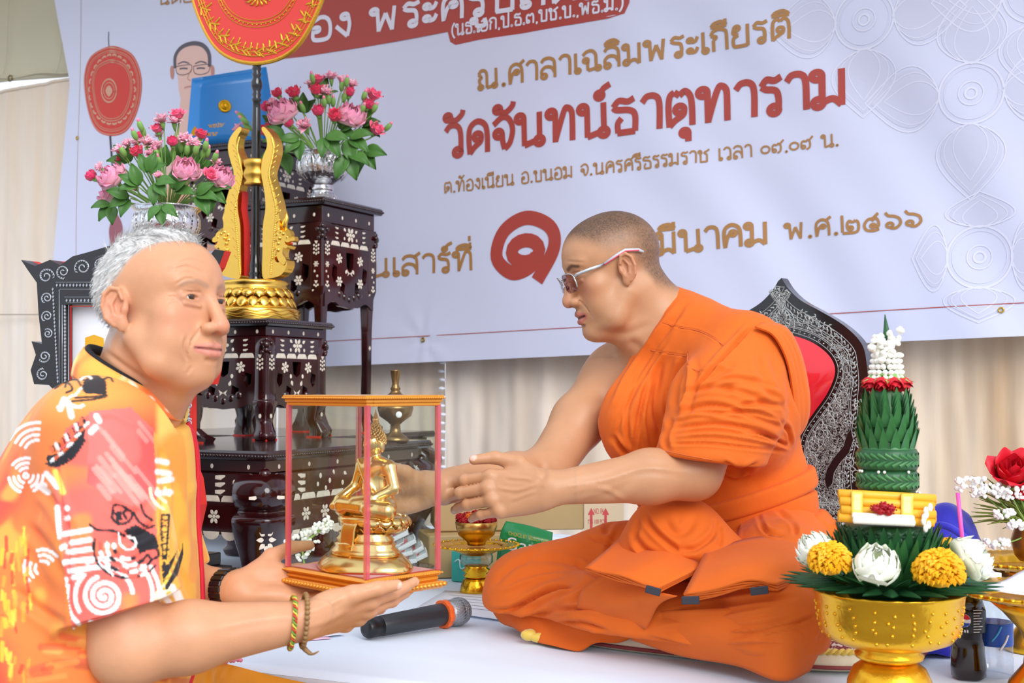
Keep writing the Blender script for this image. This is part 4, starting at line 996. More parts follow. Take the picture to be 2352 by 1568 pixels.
def calyx_mesh(r,h_,sep):
 mb=MB();mb.lathe([(.0018,-h_),(r*.7,-h_*.6),(r,-h_*.2),(r*.85,.001)],(0,0,0),8)
 for i in range(5):
  a=i*2*math.pi/5;d=np.array([math.cos(a),math.sin(a),0]);s_=np.array([-math.sin(a),math.cos(a),0])
  mb.grid(np.array([[d*(r*.8+sep*k*(.5+.6*k))+Z*(k*sep*1.5-.001)+s_*q*r*.55*(1-k)for q in(-1,0,1)]for k in(0,.35,.7,1)]))
 return mb.mesh('calyx')
CAL_R,CAL_C,CAL_L=calyx_mesh(.008,.010,.013),calyx_mesh(.0065,.020,.004),calyx_mesh(.007,.006,.002)
def cbud_mesh():
 mb=MB();mb.lathe([(.0012,-.012),(.005,-.009),(.0072,0),(.0068,.008),(.0045,.014),(.001,.0175)],(0,0,0),10);return mb.mesh('bud')
CBUD=cbud_mesh()
def tipmesh():
 mb=MB();mb.lathe([(.003,.012),(.0045,.016),(.003,.021),(.0004,.023)],(0,0,0),8);return mb.mesh('tip')
CTIP=tipmesh()
def leaf_mesh(L_=.05,wd=.0145):
 rows=[]
 for k in np.linspace(0,1,6):
  hw=wd*math.sin(math.pi*(k*.96+.02)**.8)+.0003;rows.append([np.array([k*L_,q*hw,.010*math.sin(k*2.2)+.004*abs(q)-.012*k*k])for q in(-1,-.5,0,.5,1)])
 return patch(rows,2,2,.0006)
LEAF=leaf_mesh()
def place(name,mesh,m,par,R,loc,s_=1):
 o=obj(name,mesh,m,par,world=False)
 Rm=np.asarray(R).T
 o.matrix_local=Matrix([[*(Rm[i]*s_),loc[i]]for i in range(3)]+[[0,0,0,1]]);return o
def stem_obj(par,p0,p1,dirn,r,m):
 """stem from the bowl to the blossom, in the thing's frame (thing sits unrotated at p1)"""
 c=[p0-p1,(p0-p1)*.5+Z*.012-np.asarray(dirn)*.01,-np.asarray(dirn)*.012,np.zeros(3)]
 mb=MB();mb.tube(crom(c,5),r,6);return obj('stem',mb.mesh(),m,par,world=False)
def flower(kind,px,py,Y,V,label,s_=1.0,group=None,tilt=None):
 p=P(px,py,Y);b0=hole(V);d=unit(p-b0+Z*.03)
 d=unit(d*(1-.35)+np.array([-.1,-.85,.25])*.35)if tilt is None else unit(tilt)
 nm,cat=dict(rose=('rose','flower'),lotus=('pink_lotus','flower'),carn=('carnation','flower'),bud=('carnation_bud','bud'))[kind]
 t=thing(nm,label,cat,p,group);R=frame(d,[math.cos(px),math.sin(px),0])
 if kind=='rose':
  place('blossom',ROSE[(px+py)%3],M_rose,t,R,-d*.012,s_*1.0);place('calyx',CAL_R,M_budg,t,R,-d*.012,s_)
  stem_obj(t,b0,p-d*.02,d,.0022,M_stem).location=Vector(-d*.02)
 elif kind=='lotus':
  place('blossom',LOTUS,M_lot,t,R,-d*.018,s_*1.0);place('calyx',CAL_L,M_budg,t,R,-d*.02,s_)
  stem_obj(t,b0,p-d*.02,d,.0042,M_stem).location=Vector(-d*.02)
 elif kind=='carn':
  place('blossom',CARN[(px+py)%2],M_carn,t,R,-d*.006,s_);place('calyx',CAL_C,M_budg,t,R,-d*.004,s_)
  stem_obj(t,b0,p-d*.02,d,.0014,M_stem).location=Vector(-d*.02)
 else:
  place('bud',CBUD,M_budg,t,R,(0,0,0),s_);place('petal_tip',CTIP,M_carn if False else MATS['pink_pearl'],t,R,(0,0,0),s_)
  stem_obj(t,b0,p-d*.01,d,.0012,M_stem).location=Vector(-d*.01)
 return t
def leafspray(px,py,Y,V,label,ang,s_=1.0,n=3):
 """a leaf stalk: leaflets drooping around (px,py)"""
 p=P(px,py,Y);t=thing('rose_leaf',label,'leaf',p,None);b0=hole(V)
 r=random.Random(px*7+py)
 for i in range(n):
  a=ang+(i-(n-1)/2)*.75;d=unit(np.array([math.cos(a),r.uniform(-.45,-.1),math.sin(a)]))
  nrm=unit(np.array([r.uniform(-.3,.3),-1,.45+r.uniform(-.2,.3)]));y=unit(np.cross(nrm,d))
  place('leaflet',LEAF,M_green,t,np.array([d,y,np.cross(d,y)]),d*.004,s_*r.uniform(.85,1.1))
 mb=MB();mb.tube(crom([b0-p,(b0-p)*.5+Z*.01,np.zeros(3)],5),.0016,6);obj('stalk',mb.mesh(),M_stem,t,world=False)
 return t
YL,YR=3.05,3.66
GL,GR='flowers in the silver bowl behind the man','flowers in the silver bowl on the tall table'
LEFT=[('rose',408,262,0,'deep pink rose at the very top of the bouquet behind the man',1),('rose',361,294,-.01,'pink rosebud just under the top carnation of the lower bouquet',.9),('rose',396,324,-.05,'slim pink rosebud standing upright in the middle of the lower bouquet',.95),('rose',462,308,.02,'pink rose beside the blue folder corner, lower bouquet',1),('rose',314,348,-.05,'closed pink rosebud on the shoulder of the lower bouquet',1.05),('rose',272,366,.02,'pink rosebud above the side lotus of the lower bouquet',.8),('rose',209,403,0,'deep pink rosebud sticking out sideways furthest from the golden stand',1.0),('rose',306,424,-.07,'pink rosebud low down above the silver rim, lower bouquet',.95),('rose',484,402,-.06,'open pink rose pressed against the lotus next to the golden serpent',1.0),('rose',322,308,.03,'small pink rose half hidden behind carnations, lower bouquet',.8),('lotus',258,407,-.05,'big pale pink lotus with a brown spot at the outer side of the lower bouquet',1.2),('lotus',427,391,-.08,'big pale pink lotus facing front in the lower bouquet',1.15),('lotus',508,408,-.03,'pale pink lotus nearest the golden serpent stand',1.1),('lotus',246,444,0,'pale pink lotus hanging below the outer lotus of the lower bouquet',.95),('carn',372,276,-.02,'large light pink carnation near the top of the lower bouquet',1.15),('carn',400,278,.0,'light pink carnation touching the topmost rose',1.1),('carn',338,328,-.04,'light pink carnation at the centre of a cluster, lower bouquet',1.1),('carn',360,336,-.05,'light pink carnation beside the slim upright rosebud',1.05),('carn',312,328,-.02,'light pink carnation behind the closed shoulder rosebud',1),('carn',276,346,-.03,'light pink carnation at the outer shoulder of the lower bouquet',1.05),('carn',292,330,0,'light pink carnation on the outer slope of the lower bouquet',.9),('carn',424,318,-.03,'light pink carnation under the blue folder, lower bouquet',1.05),('carn',444,328,-.04,'light pink carnation lowest under the blue folder',1),('carn',229,385,-.02,'light pink carnation above the outermost rosebud',.9),('carn',366,310,.02,'light pink carnation between two rosebuds near the top, lower bouquet',.8),('carn',498,372,-.02,'small mauve pink carnation above the lotus by the serpent',.8),('carn',343,352,-.07,'small pale carnation low in the cluster of the lower bouquet',.75),('carn',364,402,-.1,'tiny half open pink carnation over the leaves, lower bouquet',.7),]
RIGHT=[('rose',637,214,.02,'pink rose at the folder side of the upper bouquet',.95),('rose',676,214,-.02,'large pink rosebud beside the folder side of the upper bouquet',1.15),('rose',727,208,-.04,'pink rosebud in the upper middle of the upper bouquet',1.1),('rose',732,184,.02,'deep pink rose at the very top of the upper bouquet',1.0),('rose',731,256,-.07,'pink rose facing front in the middle of the upper bouquet',1.05),('rose',769,268,-.08,'open pink rose with a spiral centre in the upper bouquet',1.15),('rose',663,282,-.07,'small red pink rose below the lotus of the upper bouquet',.9),('rose',614,300,-.03,'pink rose behind the black fan pole',1.15),('rose',612,246,.02,'pale pink rose peeping out between pole and folder',1.0),('rose',802,212,.0,'pink rose among buds on the banner side of the upper bouquet',1.0),('rose',858,220,0,'deep pink rose highest on the banner side of the upper bouquet',1.1),('rose',846,240,-.03,'pink rosebud just under the highest banner side rose',1.0),('rose',863,299,-.02,'pink rose sticking out lowest on the banner side',1.1),('lotus',652,262,-.06,'pale pink lotus on the pole side of the upper bouquet',1.3),('lotus',805,270,-.05,'pale pink lotus on the banner side of the upper bouquet',1.25),('carn',746,212,-.04,'light pink carnation beside the upper middle rosebud',1.1),('carn',701,290,-.09,'light pink carnation facing front below the middle rose',1.2),('carn',761,178,0,'light pink carnation at the top edge of the upper bouquet',1),('carn',784,184,.02,'small light pink carnation at the top banner side',.85),('carn',628,236,-.01,'pale pink carnation touching the pole side lotus',.9),('carn',549,296,-.02,'pale pink carnation lying against the blue folder',.9),('carn',808,194,.02,'light pink carnation above the banner side rose',.95),('carn',716,196,.02,'light pink carnation behind the topmost rose of the upper bouquet',1.0),]
def budlabel(px,py,lst,used,bq):
 c_=sorted(lst,key=lambda f:math.hypot(f[1]-px,f[2]-py))
 for f in c_[:6]:
  rel='above' if py<f[2]-12 else 'below' if py>f[2]+12 else 'beside';lb='green bud %s the %s'%(rel,' '.join(f[4].split()[:12]))
  if lb not in used:used.add(lb);return lb
USED=set()
for k,px,py,dY,lb,s_ in LEFT:flower(k,px,py,YL+dY,V_L,lb,s_*.92,GL)
for k,px,py,dY,lb,s_ in RIGHT:flower(k,px,py,YR+dY,V_R,lb,s_*1.08,GR)
for i,(px,py)in enumerate(((323,291),(329,303),(350,345),(360,356),(352,366),(398,356),(365,372),(430,346),(416,340),(450,346),(472,336),(476,352),(310,312),(284,350),(466,356),(494,362))):
 flower('bud',px,py,YL-.06+.02*(i%3),V_L,budlabel(px,py,LEFT,USED,''),1.0,'buds in the lower bouquet')
for i,(px,py)in enumerate(((563,278),(570,292),(556,268),(745,238),(755,230),(790,226),(796,190),(836,222),(842,246),(860,250),(890,293),(696,250),(718,182),(785,200),(765,236),(832,252))):
 flower('bud',px,py,YR-.05+.02*(i%3),V_R,budlabel(px,py,RIGHT,USED,''),1.1,'buds in the upper bouquet')
for i,(px,py,dY,a,n,s_,lb)in enumerate(((300,455,-.06,3.6,3,1,'green rose leaves hanging over the outer rim'),(372,470,-.13,-1.4,2,1.1,'green rose leaf hanging down the front of the silver bowl'),(340,400,-.08,1.2,3,1,'green rose leaves between the front buds'),(320,430,-.1,2.6,3,1,'green leaves under the low rosebud'),(400,440,-.08,.6,3,1.1,'green leaves under the front facing lotus'),(450,450,-.08,-.2,3,1.15,'dark green leaves at the stand side rim'),(480,440,-.04,-.6,3,1,'green leaves under the stand side lotus'),(258,470,-.02,-2.2,2,1,'green leaf drooping at the outer side of the silver bowl'),(355,420,-.1,-.8,2,1,'green leaf in the middle above the silver rim'),(420,365,.02,1.0,3,1,'green leaves behind the front facing lotus'),(300,375,.02,2.3,3,1,'green leaves behind the outer lotus'),(455,395,0,.5,3,1,'green leaves between the two stand side lotuses'),(380,385,.03,1.5,3,1,'green leaves deep inside the lower bouquet'))):
 leafspray(px,py,YL+dY,V_L,lb,a,s_)
for i,(px,py,dY,a,n,s_,lb)in enumerate(((655,320,-.06,3.3,3,1.1,'green rose leaves over the pole side rim of the upper bowl'),(690,320,-.1,-2.3,3,1.2,'green rose leaves over the front of the upper bowl'),(745,315,-.12,-.9,3,1.3,'broad green rose leaves below the open rose'),(800,320,-.08,-.6,3,1.5,'broad green rose leaves on the banner side'),(800,355,-.1,-1.25,3,1.5,'green rose leaves hanging down beside the upper bowl'),(835,345,-.06,-1.0,2,1.3,'lowest green leaves beyond the upper bowl'),(650,348,-.04,-2.0,2,1.2,'green leaf drooping by the golden collar'),(700,262,.03,1.6,3,1.1,'green leaves deep inside the upper bouquet'),(780,300,-.04,.3,3,1.2,'green leaves under the banner side lotus'),(830,290,0,.2,3,1.1,'green leaves behind the lowest banner side rose'),(640,300,0,2.4,3,1.1,'green leaves behind the small red rose'),(735,230,.03,1.2,3,1.1,'green leaves between the upper roses'))):
 leafspray(px,py,YR+dY,V_R,lb,a,s_*1.1)
M_frm=mat('frame_black','17181c',.3,coat=.3);M_frs=mat('frame_silver','b9bcc2',.35,metal=.7);M_frp=mat('frame_picture','eeeef2',.3);M_fry=mat('frame_emblem','e3a81e',.4)
FO=P(282,890,2.62)
fr=thing('portrait_frame','carved black and silver portrait frame with red edges standing behind the man','picture frame',FO*[1,1,0])
fout=[(60,598),(92,612),(126,598),(150,610),(178,590),(215,580),(282,560),(350,580),(386,590),(414,610),(438,598),(472,612),(504,574),(490,612),(462,650),(456,720),(452,790),(478,782),(470,815),(482,850),(474,882),(440,886),(424,900),(424,1060),(440,1100),(448,1160),(430,1240),(282,1255),(134,1240),(116,1160),(124,1100),(140,1060),(140,900),(124,884),(90,882),(82,850),(94,815),(84,784),(108,790),(100,720),(96,650),(76,622)]
fin_=[(160,700),(404,700),(404,1190),(160,1190)]
def fp2(pix):q=onplane(pix,FO,W);return np.stack([(q-FO)@U,(q-FO)@Z],1)
mb=MB();plate(mb,fp2(fout),[fp2(fin_)],FO+W*.016,U,Z,-W*.030);obj('frame_body',mb.mesh(),M_frm,fr)
mb=MB();sc=fp2(fout);plate(mb,sc*1.0,[fp2(fin_)],FO+W*.036,U,Z,-W*.0205);mb2=obj('red_edge',mb.mesh(),M_redp,fr)
mb=MB();plate(mb,fp2([(150,690),(414,690),(414,1200),(150,1200)]),[],FO+W*.014,U,Z,-W*.006);obj('picture',mb.mesh(),M_frp,fr)
def fpx(px,py,off=-.0145):return plane_hit(px,py,FO+W*off,W)
for k,wd in((0,2.2),):
 for nm,r_,pts in(('red_bead',.0022,[(163,1190),(163,703),(401,703),(401,1190)]),):
  mb=MB();mb.tube(np.array([fpx(x,y,-.013)for x,y in pts]),r_,6);obj(nm,mb.mesh(),M_redp,fr)
def spiral(px,py,r,turns=1.6,a0=0,sg=1):
 a=np.linspace(0,turns*2*math.pi,26);rr_=r*(1-a/a[-1]*.82)
 mb=MB();pts=[(px+rr_[i]*math.cos(a0+sg*a[i]),py+rr_[i]*math.sin(a0+sg*a[i]))for i in range(26)]
 mb.tube(np.array([fpx(*p)for p in pts]),.0011,4)
 for i in range(0,25):
  x,y=pts[i];n_=np.array([x-px,y-py]);n_=n_/(np.linalg.norm(n_)+1e-6);tg=np.array([-n_[1],n_[0]])*sg
  q=np.array([x,y])-n_*r*.20*rr_[i]/r-tg*2;e_=np.array([x,y])-n_*r*.02+tg*2.5
  mb.tube(np.array([fpx(*q),fpx(*((q+e_)/2)),fpx(*e_)]),[.0006,.0016,.0006],4)
 return obj('silver_scroll',mb.mesh(),M_frs,fr)
for sd in(0,1):
 m_=lambda x:564-x if sd else x
 for(x,y,r)in((106,634,19),(145,624,17),(190,614,20),(108,684,14),(108,726,14),(110,766,12),(102,818,15),(98,860,15),(232,606,18),(270,596,20),(130,930,10),(130,970,10),(130,1010,10)):spiral(m_(x),y,r,a0=1.0+x,sg=1 if(sd^(x>107))else-1)
 for(x0,y0,x1,y1,n)in((122,660,134,880,26),(150,700,150,880,22),(128,655,250,655,16),(150,690,250,690,12),(128,900,134,1180,30),(150,890,150,1190,34)):
  mb=MB()
  for i in range(n):
   k=(i+.5)/n;x,y=m_(x0+(x1-x0)*k),y0+(y1-y0)*k
   mb.prism(np.array([[-1,0],[0,-1.4],[1,0],[0,1.4]])*.0026,fpx(x,y,-.0135),U,Z,-W*.0018)
  o=obj('silver_diamond_row',mb.mesh(),M_frs,fr);o['kind']='stuff'
 for(x,y0,y1)in((136,665,880),(143,700,885),(158,700,1190)):
  mb=MB();mb.tube(np.array([fpx(m_(x),y0),fpx(m_(x),y1)]),.0009,4);obj('silver_line',mb.mesh(),M_frs,fr)
for y in(648,664,682,694):
 mb=MB();mb.tube(np.array([fpx(128+(y-648)*.6,y),fpx(436-(y-648)*.6,y)]),.0009,4);obj('silver_line',mb.mesh(),M_frs,fr)
mb=MB();mb.prism(fp2([(190,775),(210,768),(232,776),(240,900),(232,1000),(190,1000)]),FO+W*.008,U,Z,-W*.0012);obj('gold_emblem',mb.mesh(),M_fry,fr)
mb=MB();mb.box(FO*[1,1,0]+W*.06-U*.05+Z*.04,.12,.09,.04,ax=[U,W,Z],bev=.006);obj('plinth',mb.mesh(),M_frm,fr)
for(z0_,z1_,w_,y0)in((.079,.10,.235,.0),(.10,.125,.205,.0)):
 mb=MB();mb.box(FO*[1,1,0]+W*.02+Z*(z0_+z1_)/2,w_,.05,(z1_-z0_)/2,ax=[U,W,Z],bev=.002);sb=obj('step',mb.mesh(),M_frm,fr)
 n=int(w_*2/.014);mb=MB()
 for i in range(n):mb.prism(np.array([[-1,0],[0,-1],[1,0],[0,1]])*.006,FO*[1,1,0]-W*.0297+U*(-w_+.007+i*.014)+Z*(z0_+z1_)/2,U,Z,-W*.001)
 o=obj('silver_diamond_row',mb.mesh(),M_frs,sb);o['kind']='stuff'
 # == people: shared tools
def proj(p):
 """world -> pixel"""
 p=np.asarray(p,float);q=p-[0,0,H];c,s_=math.cos(TH),math.sin(TH)
 dz=q[...,1]*c+q[...,2]*s_;dy=-q[...,1]*s_+q[...,2]*c
 return np.stack([CX+F*q[...,0]/dz,CY-F*dy/dz],-1)
def seg_dist(pts,line):
 """distance of 2D points to a polyline, and the share along it"""
 best=np.full(len(pts),1e9);tt=np.zeros(len(pts));n=len(line)-1
 for i in range(n):
  a,b=line[i],line[i+1];ab=b-a;h_=np.clip(((pts-a)@ab)/(ab@ab+1e-9),0,1);d=np.hypot(*(pts-a-h_[:,None]*ab).T)
  m=d<best;best[m]=d[m];tt[m]=(i+h_[m])/n
 return best,tt
def sculpt(V,N,strokes,facing=.05,zone=None):
 """press or raise cloth folds along lines: (pixel line, width px, depth m). Works on the side that faces the stage front"""
 px=proj(V);view=V-[0,0,H];view/=np.linalg.norm(view,axis=1)[:,None];fac=np.clip(-(N*view).sum(1)*3-facing,0,1)
 D=np.zeros(len(V))
 for s_ in strokes:
  line=np.array(s_[0],float);line=crom(line,5)if len(line)>2 else line;wd,dp=s_[1],s_[2]
  lo,hi=line.min(0)-wd*4,line.max(0)+wd*4;m=((px>lo)&(px<hi)).all(1)&(fac>0)
  if zone is not None:m&=zone
  if not m.any():continue
  d,t_=seg_dist(px[m],line);tp=np.minimum(1,np.minimum(t_,1-t_)*5+.05)
  g=np.exp(-(d/wd)**2)-.45*np.exp(-((d-2.0*wd)/(1.1*wd))**2)
  D[m]+=-dp*g*tp*fac[m]
 return V+N*D[:,None]
def paint(cols,px,line,wd,col,soft=.35,mask=None,amount=1.0):
 line=np.array(line,float);line=crom(line,5)if len(line)>2 else line
 lo,hi=line.min(0)-wd*2,line.max(0)+wd*2;m=((px>lo)&(px<hi)).all(1)
 if mask is not None:m&=mask
 if not m.any():return
 d,_=seg_dist(px[m],line);a=(1-sstep(wd*(1-soft),wd*(1+soft),d))[:,None]*amount
 cols[m]=cols[m]*(1-a)+np.array(lin(col))*a
def in_poly(px,poly):
 p=np.asarray(poly,float);x,y=px[:,0],px[:,1];c=np.zeros(len(px),bool);n=len(p)
 for i in range(n):
  a,b=p[i],p[(i+1)%n]
  k=((a[1]>y)!=(b[1]>y))&(x<(b[0]-a[0])*(y-a[1])/(b[1]-a[1]+1e-9)+a[0]);c^=k
 return c
def group(p,c,R_,fn):
 """evaluate fn only near a centre"""
 q=np.sqrt(((p-np.asarray(c,np.float32))**2).sum(1));m=q<R_;d=(q-R_+.03).astype(np.float32);d[~m]=np.maximum(d[~m],.03)
 if m.any():d[m]=fn(p[m])
 return d
class Hand:
 """x axis: thumb side, y axis: fingers, z axis: back of the hand"""
 def __init__(s,wrist,R,bends,spreads=(.09,.02,-.05,-.13),thumb=((.018,.022,-.008),(.043,.050,-.016),(.058,.078,-.020),(.064,.102,-.020)),k=1.0,lens=None):
  s.w,s.R,s.k=np.asarray(wrist,float),np.asarray(R,float),k
  s.f=[]
  base=[(.028,.090,.0),(.0095,.095,.002),(-.009,.090,.001),(-.0265,.080,-.002)]
  L_=lens or[(.042,.026,.021),(.047,.030,.022),(.043,.028,.021),(.033,.021,.019)]
  rad=[(.0098,.0088,.0078,.0064),(.0100,.0090,.0080,.0065),(.0095,.0085,.0075,.0062),(.0085,.0074,.0066,.0056)]
  for b,l,r,bd,sp_ in zip(base,L_,rad,bends,spreads):
   p=[np.array(b)*k];th=0
   for li,be in zip(l,bd):
    th+=be;p.append(p[-1]+k*li*np.array([math.sin(sp_),math.cos(sp_)*math.cos(th),-math.cos(sp_)*math.sin(th)]))
   s.f.append((p,[x*k for x in r]))
  s.t=([np.array(q)*k for q in thumb],[.0150*k,.0125*k,.0098*k,.0075*k]);s.base=[np.array(b)*k for b in base]
  s.c=s.w+s.R.T@(np.array([.0,.085,-.01])*k)
 def world(s,q):return s.w+np.asarray(q)@s.R
 def sdf(s,p):
  q=((p-s.w.astype(np.float32))@s.R.T.astype(np.float32));k=s.k
  d=ell(q,(0,.004,0),np.array([.027,.035,.018])*k)
  for b,wx in zip(s.base,(.016,.005,-.006,-.016)):
   d=smin(d,cone(q,np.array([wx,.012,0])*k,b-np.array([0,.004,.002])*k,.0155*k,.0112*k),.012*k)
  d=smin(d,ell(q,np.array([.022,.040,-.012])*k,np.array([.016,.028,.013])*k),.012*k)
  d=smin(d,ell(q,np.array([-.022,.040,-.010])*k,np.array([.011,.030,.012])*k),.012*k)
  df=None
  for p_,r in s.f:
   c=chain(q,p_,r,.002);c=smin(c,np.sqrt(((q-p_[1].astype(np.float32))**2).sum(1))-r[1]*1.06,.004);df=c if df is None else np.minimum(df,c)
   d=smin(d,np.sqrt(((q-(p_[0]+np.array([0,0,.002*k])).astype(np.float32))**2).sum(1))-r[0]*1.0,.008*k)
  d=smin(d,df,.0045*k)
  d=smin(d,chain(q,s.t[0],s.t[1],.004),.010*k)
  return d
 def nails(s):
  """(centre, radius) in the world for nail colour"""
  out=[]
  for p_,r in s.f+[s.t]:
   d=unit(p_[-1]-p_[-2]);up=np.array([0,0,1.0])if p_ is not s.t[0]else np.array([.5,0,.86]);up=unit(up-d*(up@d));out.append((s.world(p_[-1]+d*r[-1]*.3+up*r[-1]*.95),r[-1]*.95))
  return out
def head_sdf(q,P_):
 """q: head coordinates (x to the person's right, y forward, z up, origin between the ears)"""
 ax=np.abs(q[:,0]);m=q.copy();m[:,0]=ax
 g=lambda k,d:P_.get(k,d)
 d=ell(q,(0,-.010,.042),(.0765,.098,.084))
 d=smin(d,ell(q,(0,.036,.046),(.060,.054+g('brow',0),.056)),.03)
 d=smin(d,ell(q,(0,.030,-.034),(.060+g('jaww',0),.058,.082)),.025)
 d=smin(d,chain(m,[(.054+g('jaww',0),-.002,-.045),(.047+g('jaww',0),.034,-.086),(.012,.064+g('chin',0)*.8,-.105)],[.018,.019,.020],.02),.028)
 d=smin(d,ell(m,(.044,.056,-.016),(.022,.020,.020)),.022)
 d=smin(d,ell(m,(.034,.050,-.050),(.024+g('cheek',0),.026,.028)),.02)
 d=smin(d,ell(q,(0,.077+g('chin',0),-.104),(.020,.016,.015)),.016)
 d=smin(d,ell(q,(0,.066,-.066),(.031,.029,.029)),.018)
 d=smin(d,cone(m,(.012,.083,.034),(.044,.068,.036),.0095,.0085),.014)
 d=smax(d,-(np.sqrt(((m-np.array([.032,.108,.012],np.float32))**2).sum(1))-.0215),.014)
 lid=ell(m,(.0325,.0745,.0125),(.0165,.0135,.0115));d=smin(d,lid,.006)
 op=g('eye',.0042);sl=ell(m,(.0325,.090,.0115),(.0135,.012,op));d=smax(d,-sl,.0012)
 dd=cone(m,(.019,.087,.0200),(.045,.080,.0195),.0012,.0012);d=smax(d,-dd,.003)
 dd=cone(m,(.020,.087,-.001),(.044,.080,.001),.0020,.0018);d=smin(d,dd,.006)
 n=cone(q,(0,.086,.024),(0,.108+g('nose',0),-.026),.0082,.0105)
 n=smin(n,ell(q,(0,.1095+g('nose',0),-.034),(.0135,.0125,.0118)),.008)
 n=smin(n,ell(m,(.0155,.098+g('nose',0)*.5,-.0365),(.0098,.0118,.0092)),.006)
 d=smin(d,n,.011)
 d=smax(d,-ell(m,(.0068,.106+g('nose',0),-.0445),(.0036,.0055,.004)),.003)
 mo=g('mouth',0)
 ul=chain(m,[(0,.0935,-.0635),(.009,.0930,-.0622),(.025+g('smile',0),.0790,-.0675+g('smile',0)*.5)],[.0052,.0056,.0022],.003)
 ll=chain(m,[(0,.0920,-.0745-mo),(.010,.0905,-.0742-mo*.9),(.023+g('smile',0),.0795,-.0688+g('smile',0)*.5)],[.0064,.0060,.002],.003)
 d=smin(d,np.minimum(ul,ll),.0048)
 cr=chain(m,[(0,.1000,-.0688-mo*.5),(.011,.0975,-.0684-mo*.5),(.0265+g('smile',0),.0820,-.0680+g('smile',0)*.6)],[.0011+mo*.5,.0011+mo*.45,.0009],.001);d=smax(d,-cr,.0022)
 d=smax(d,-cone(q,(0,.1005,-.050),(0,.0985,-.058),.002,.002),.004)
 lf=chain(m,[(.022,.0905,-.036),(.034,.081,-.056),(.036,.074,-.074)],[.0012,.0014,.0010],.001);d=smax(d,-(lf+.0008),.005)
 d=smax(d,-(cone(m,(.010,.0895,-.086),(0,.0915,-.0875),.002,.002)),.006)
 e_=(m-np.array([.0765,-.012+g('eary',0),.000],np.float32))/g('ear',.9);ca,sa=math.cos(.42),math.sin(.42)
 ex=e_[:,0]*ca+e_[:,1]*sa;ey=-e_[:,0]*sa+e_[:,1]*ca;r_=np.stack([ex,ey,e_[:,2]*.985-ey*.17],1).astype(np.float32)
 er=ell(r_,(.004,-.006,.004),(.0085,.0195,.0310));er=smin(er,ell(r_,(.003,.003,-.027),(.0055,.0085,.0105)),.008)
 er=smax(er,-ell(r_,(.0145,-.0035,.005),(.0105,.0135,.0225)),.0035)
 hx=[(.008+.002,.006,.012),(.010,.001,.029),(.011,-.011,.0335),(.0115,-.021,.026),(.0105,-.0245,.008),(.009,-.020,-.012),(.006,-.008,-.026)]
 er=smin(er,chain(r_,hx,[.0026,.0032,.0036,.0036,.0032,.003,.003],.002),.003)
 er=smin(er,chain(r_,[(.007,-.004,.021),(.008,-.012,.008),(.0075,-.008,-.010),(.007,.001,-.016)],[.0022,.0028,.0028,.0024],.002),.0035)
 er=smin(er,ell(r_,(.006,.008,-.004),(.0045,.0050,.0065)),.004)
 d=smin(d,er*g('ear',.9),.006)
 return d.astype(np.float32)
def body_mesh(f,lo,hi,h,fine,name,relax_it=1):
 """one continuous skin: coarse everywhere, fine inside the given boxes (lo, hi, h)"""
 V,Q=sdf_mesh(f,lo,hi,h)
 c=V[Q].mean(1);keep=np.ones(len(Q),bool)
 for(a,b,hh)in fine:
  a=np.asarray(a);b=a+np.ceil((np.asarray(b)-a)/hh/8)*8*hh
  keep&=~((c>a+h*.5+hh)&(c<b-h*.5-hh)).all(1)
 V=relax(V,Q,1,.4);Vs,Qs,n=[V],[Q[keep]],len(V)
 for(a,b,hh)in fine:
  v,q=sdf_mesh(f,a,b,hh);v=relax(v,q,relax_it,.35);Vs.append(v);Qs.append(q+n);n+=len(v)
 V,Q=np.concatenate(Vs),np.concatenate(Qs)
 used=np.zeros(len(V),bool);used[Q.ravel()]=True;ix=np.cumsum(used)-1
 return V[used],ix[Q]
def axes(fwd,roll=0):
 """head axes (rows: right, forward, up) from the facing direction"""
 f_=unit(fwd);r=unit(np.cross(f_,Z));u=np.cross(r,f_);c,s_=math.cos(roll),math.sin(roll)
 return np.array([r*c+u*s_,f_,u*c-r*s_])
M_skin=mat('skin','d2a07c',.42,attr=True,sss=.12,bump=.12,bscale=500,spec=.4)
M_eyew=mat('eye_white','e9e3df',.15,coat=.5);M_iris=mat('iris_brown','2a1a12',.1,coat=.6)
def eyes(par,c,R_,look,name='eyeball',rr=.0122):
 for s_ in(-1,1):
  p=c+np.array([s_*.0325,.0745,.0125])@R_;lk=unit(look)
  mb=MB();mb.ball(p,rr,18,12);eo=obj(name,mb.mesh(),M_eyew,par)
  mb=MB();mb.lathe([(.0058,0),(.0052,.0010),(.0030,.0020),(.0004,.0024)],p+lk*(rr-.0014),16,ax=frame(lk));obj('iris',mb.mesh(),M_iris,eo)
  # == the monk
MF=np.array([-.8,-.6,0]);MR=np.array([-.6,.8,0]);MC=np.array([.47,2.45,0])
sh_L,sh_R=np.array([.420,2.215,.520]),np.array([.198,2.455,.478])
el_L,wr_L=np.array([.305,2.115,.318]),P(1262,1122,2.05)
el_R,wr_R=np.array([.062,2.290,.310]),P(985,1122,2.10)
MK=.905;MH=P(1409,628,2.326);yaw,pit=math.radians(11),math.radians(15)
MHR=axes([-math.cos(yaw)*math.cos(pit),-math.sin(yaw)*math.cos(pit),-math.sin(pit)],-.02)
hL_y=unit(P(1050,1143,2.06)-wr_L);hL_z=np.array([-.10,-.96,.25]);hL_z=unit(hL_z-hL_y*(hL_z@hL_y));hL_x=unit(np.array([0,0,1.0])-hL_y*hL_y[2]-hL_z*hL_z[2])
HL=Hand(wr_L,[hL_x,hL_y,hL_z],[(.30,.40,.25),(.36,.45,.28),(.42,.46,.28),(.46,.48,.28)],(.01,.0,.0,.0),((.016,.020,-.006),(.046,.044,-.010),(.058,.080,-.006),(.056,.112,.002)),1.06)
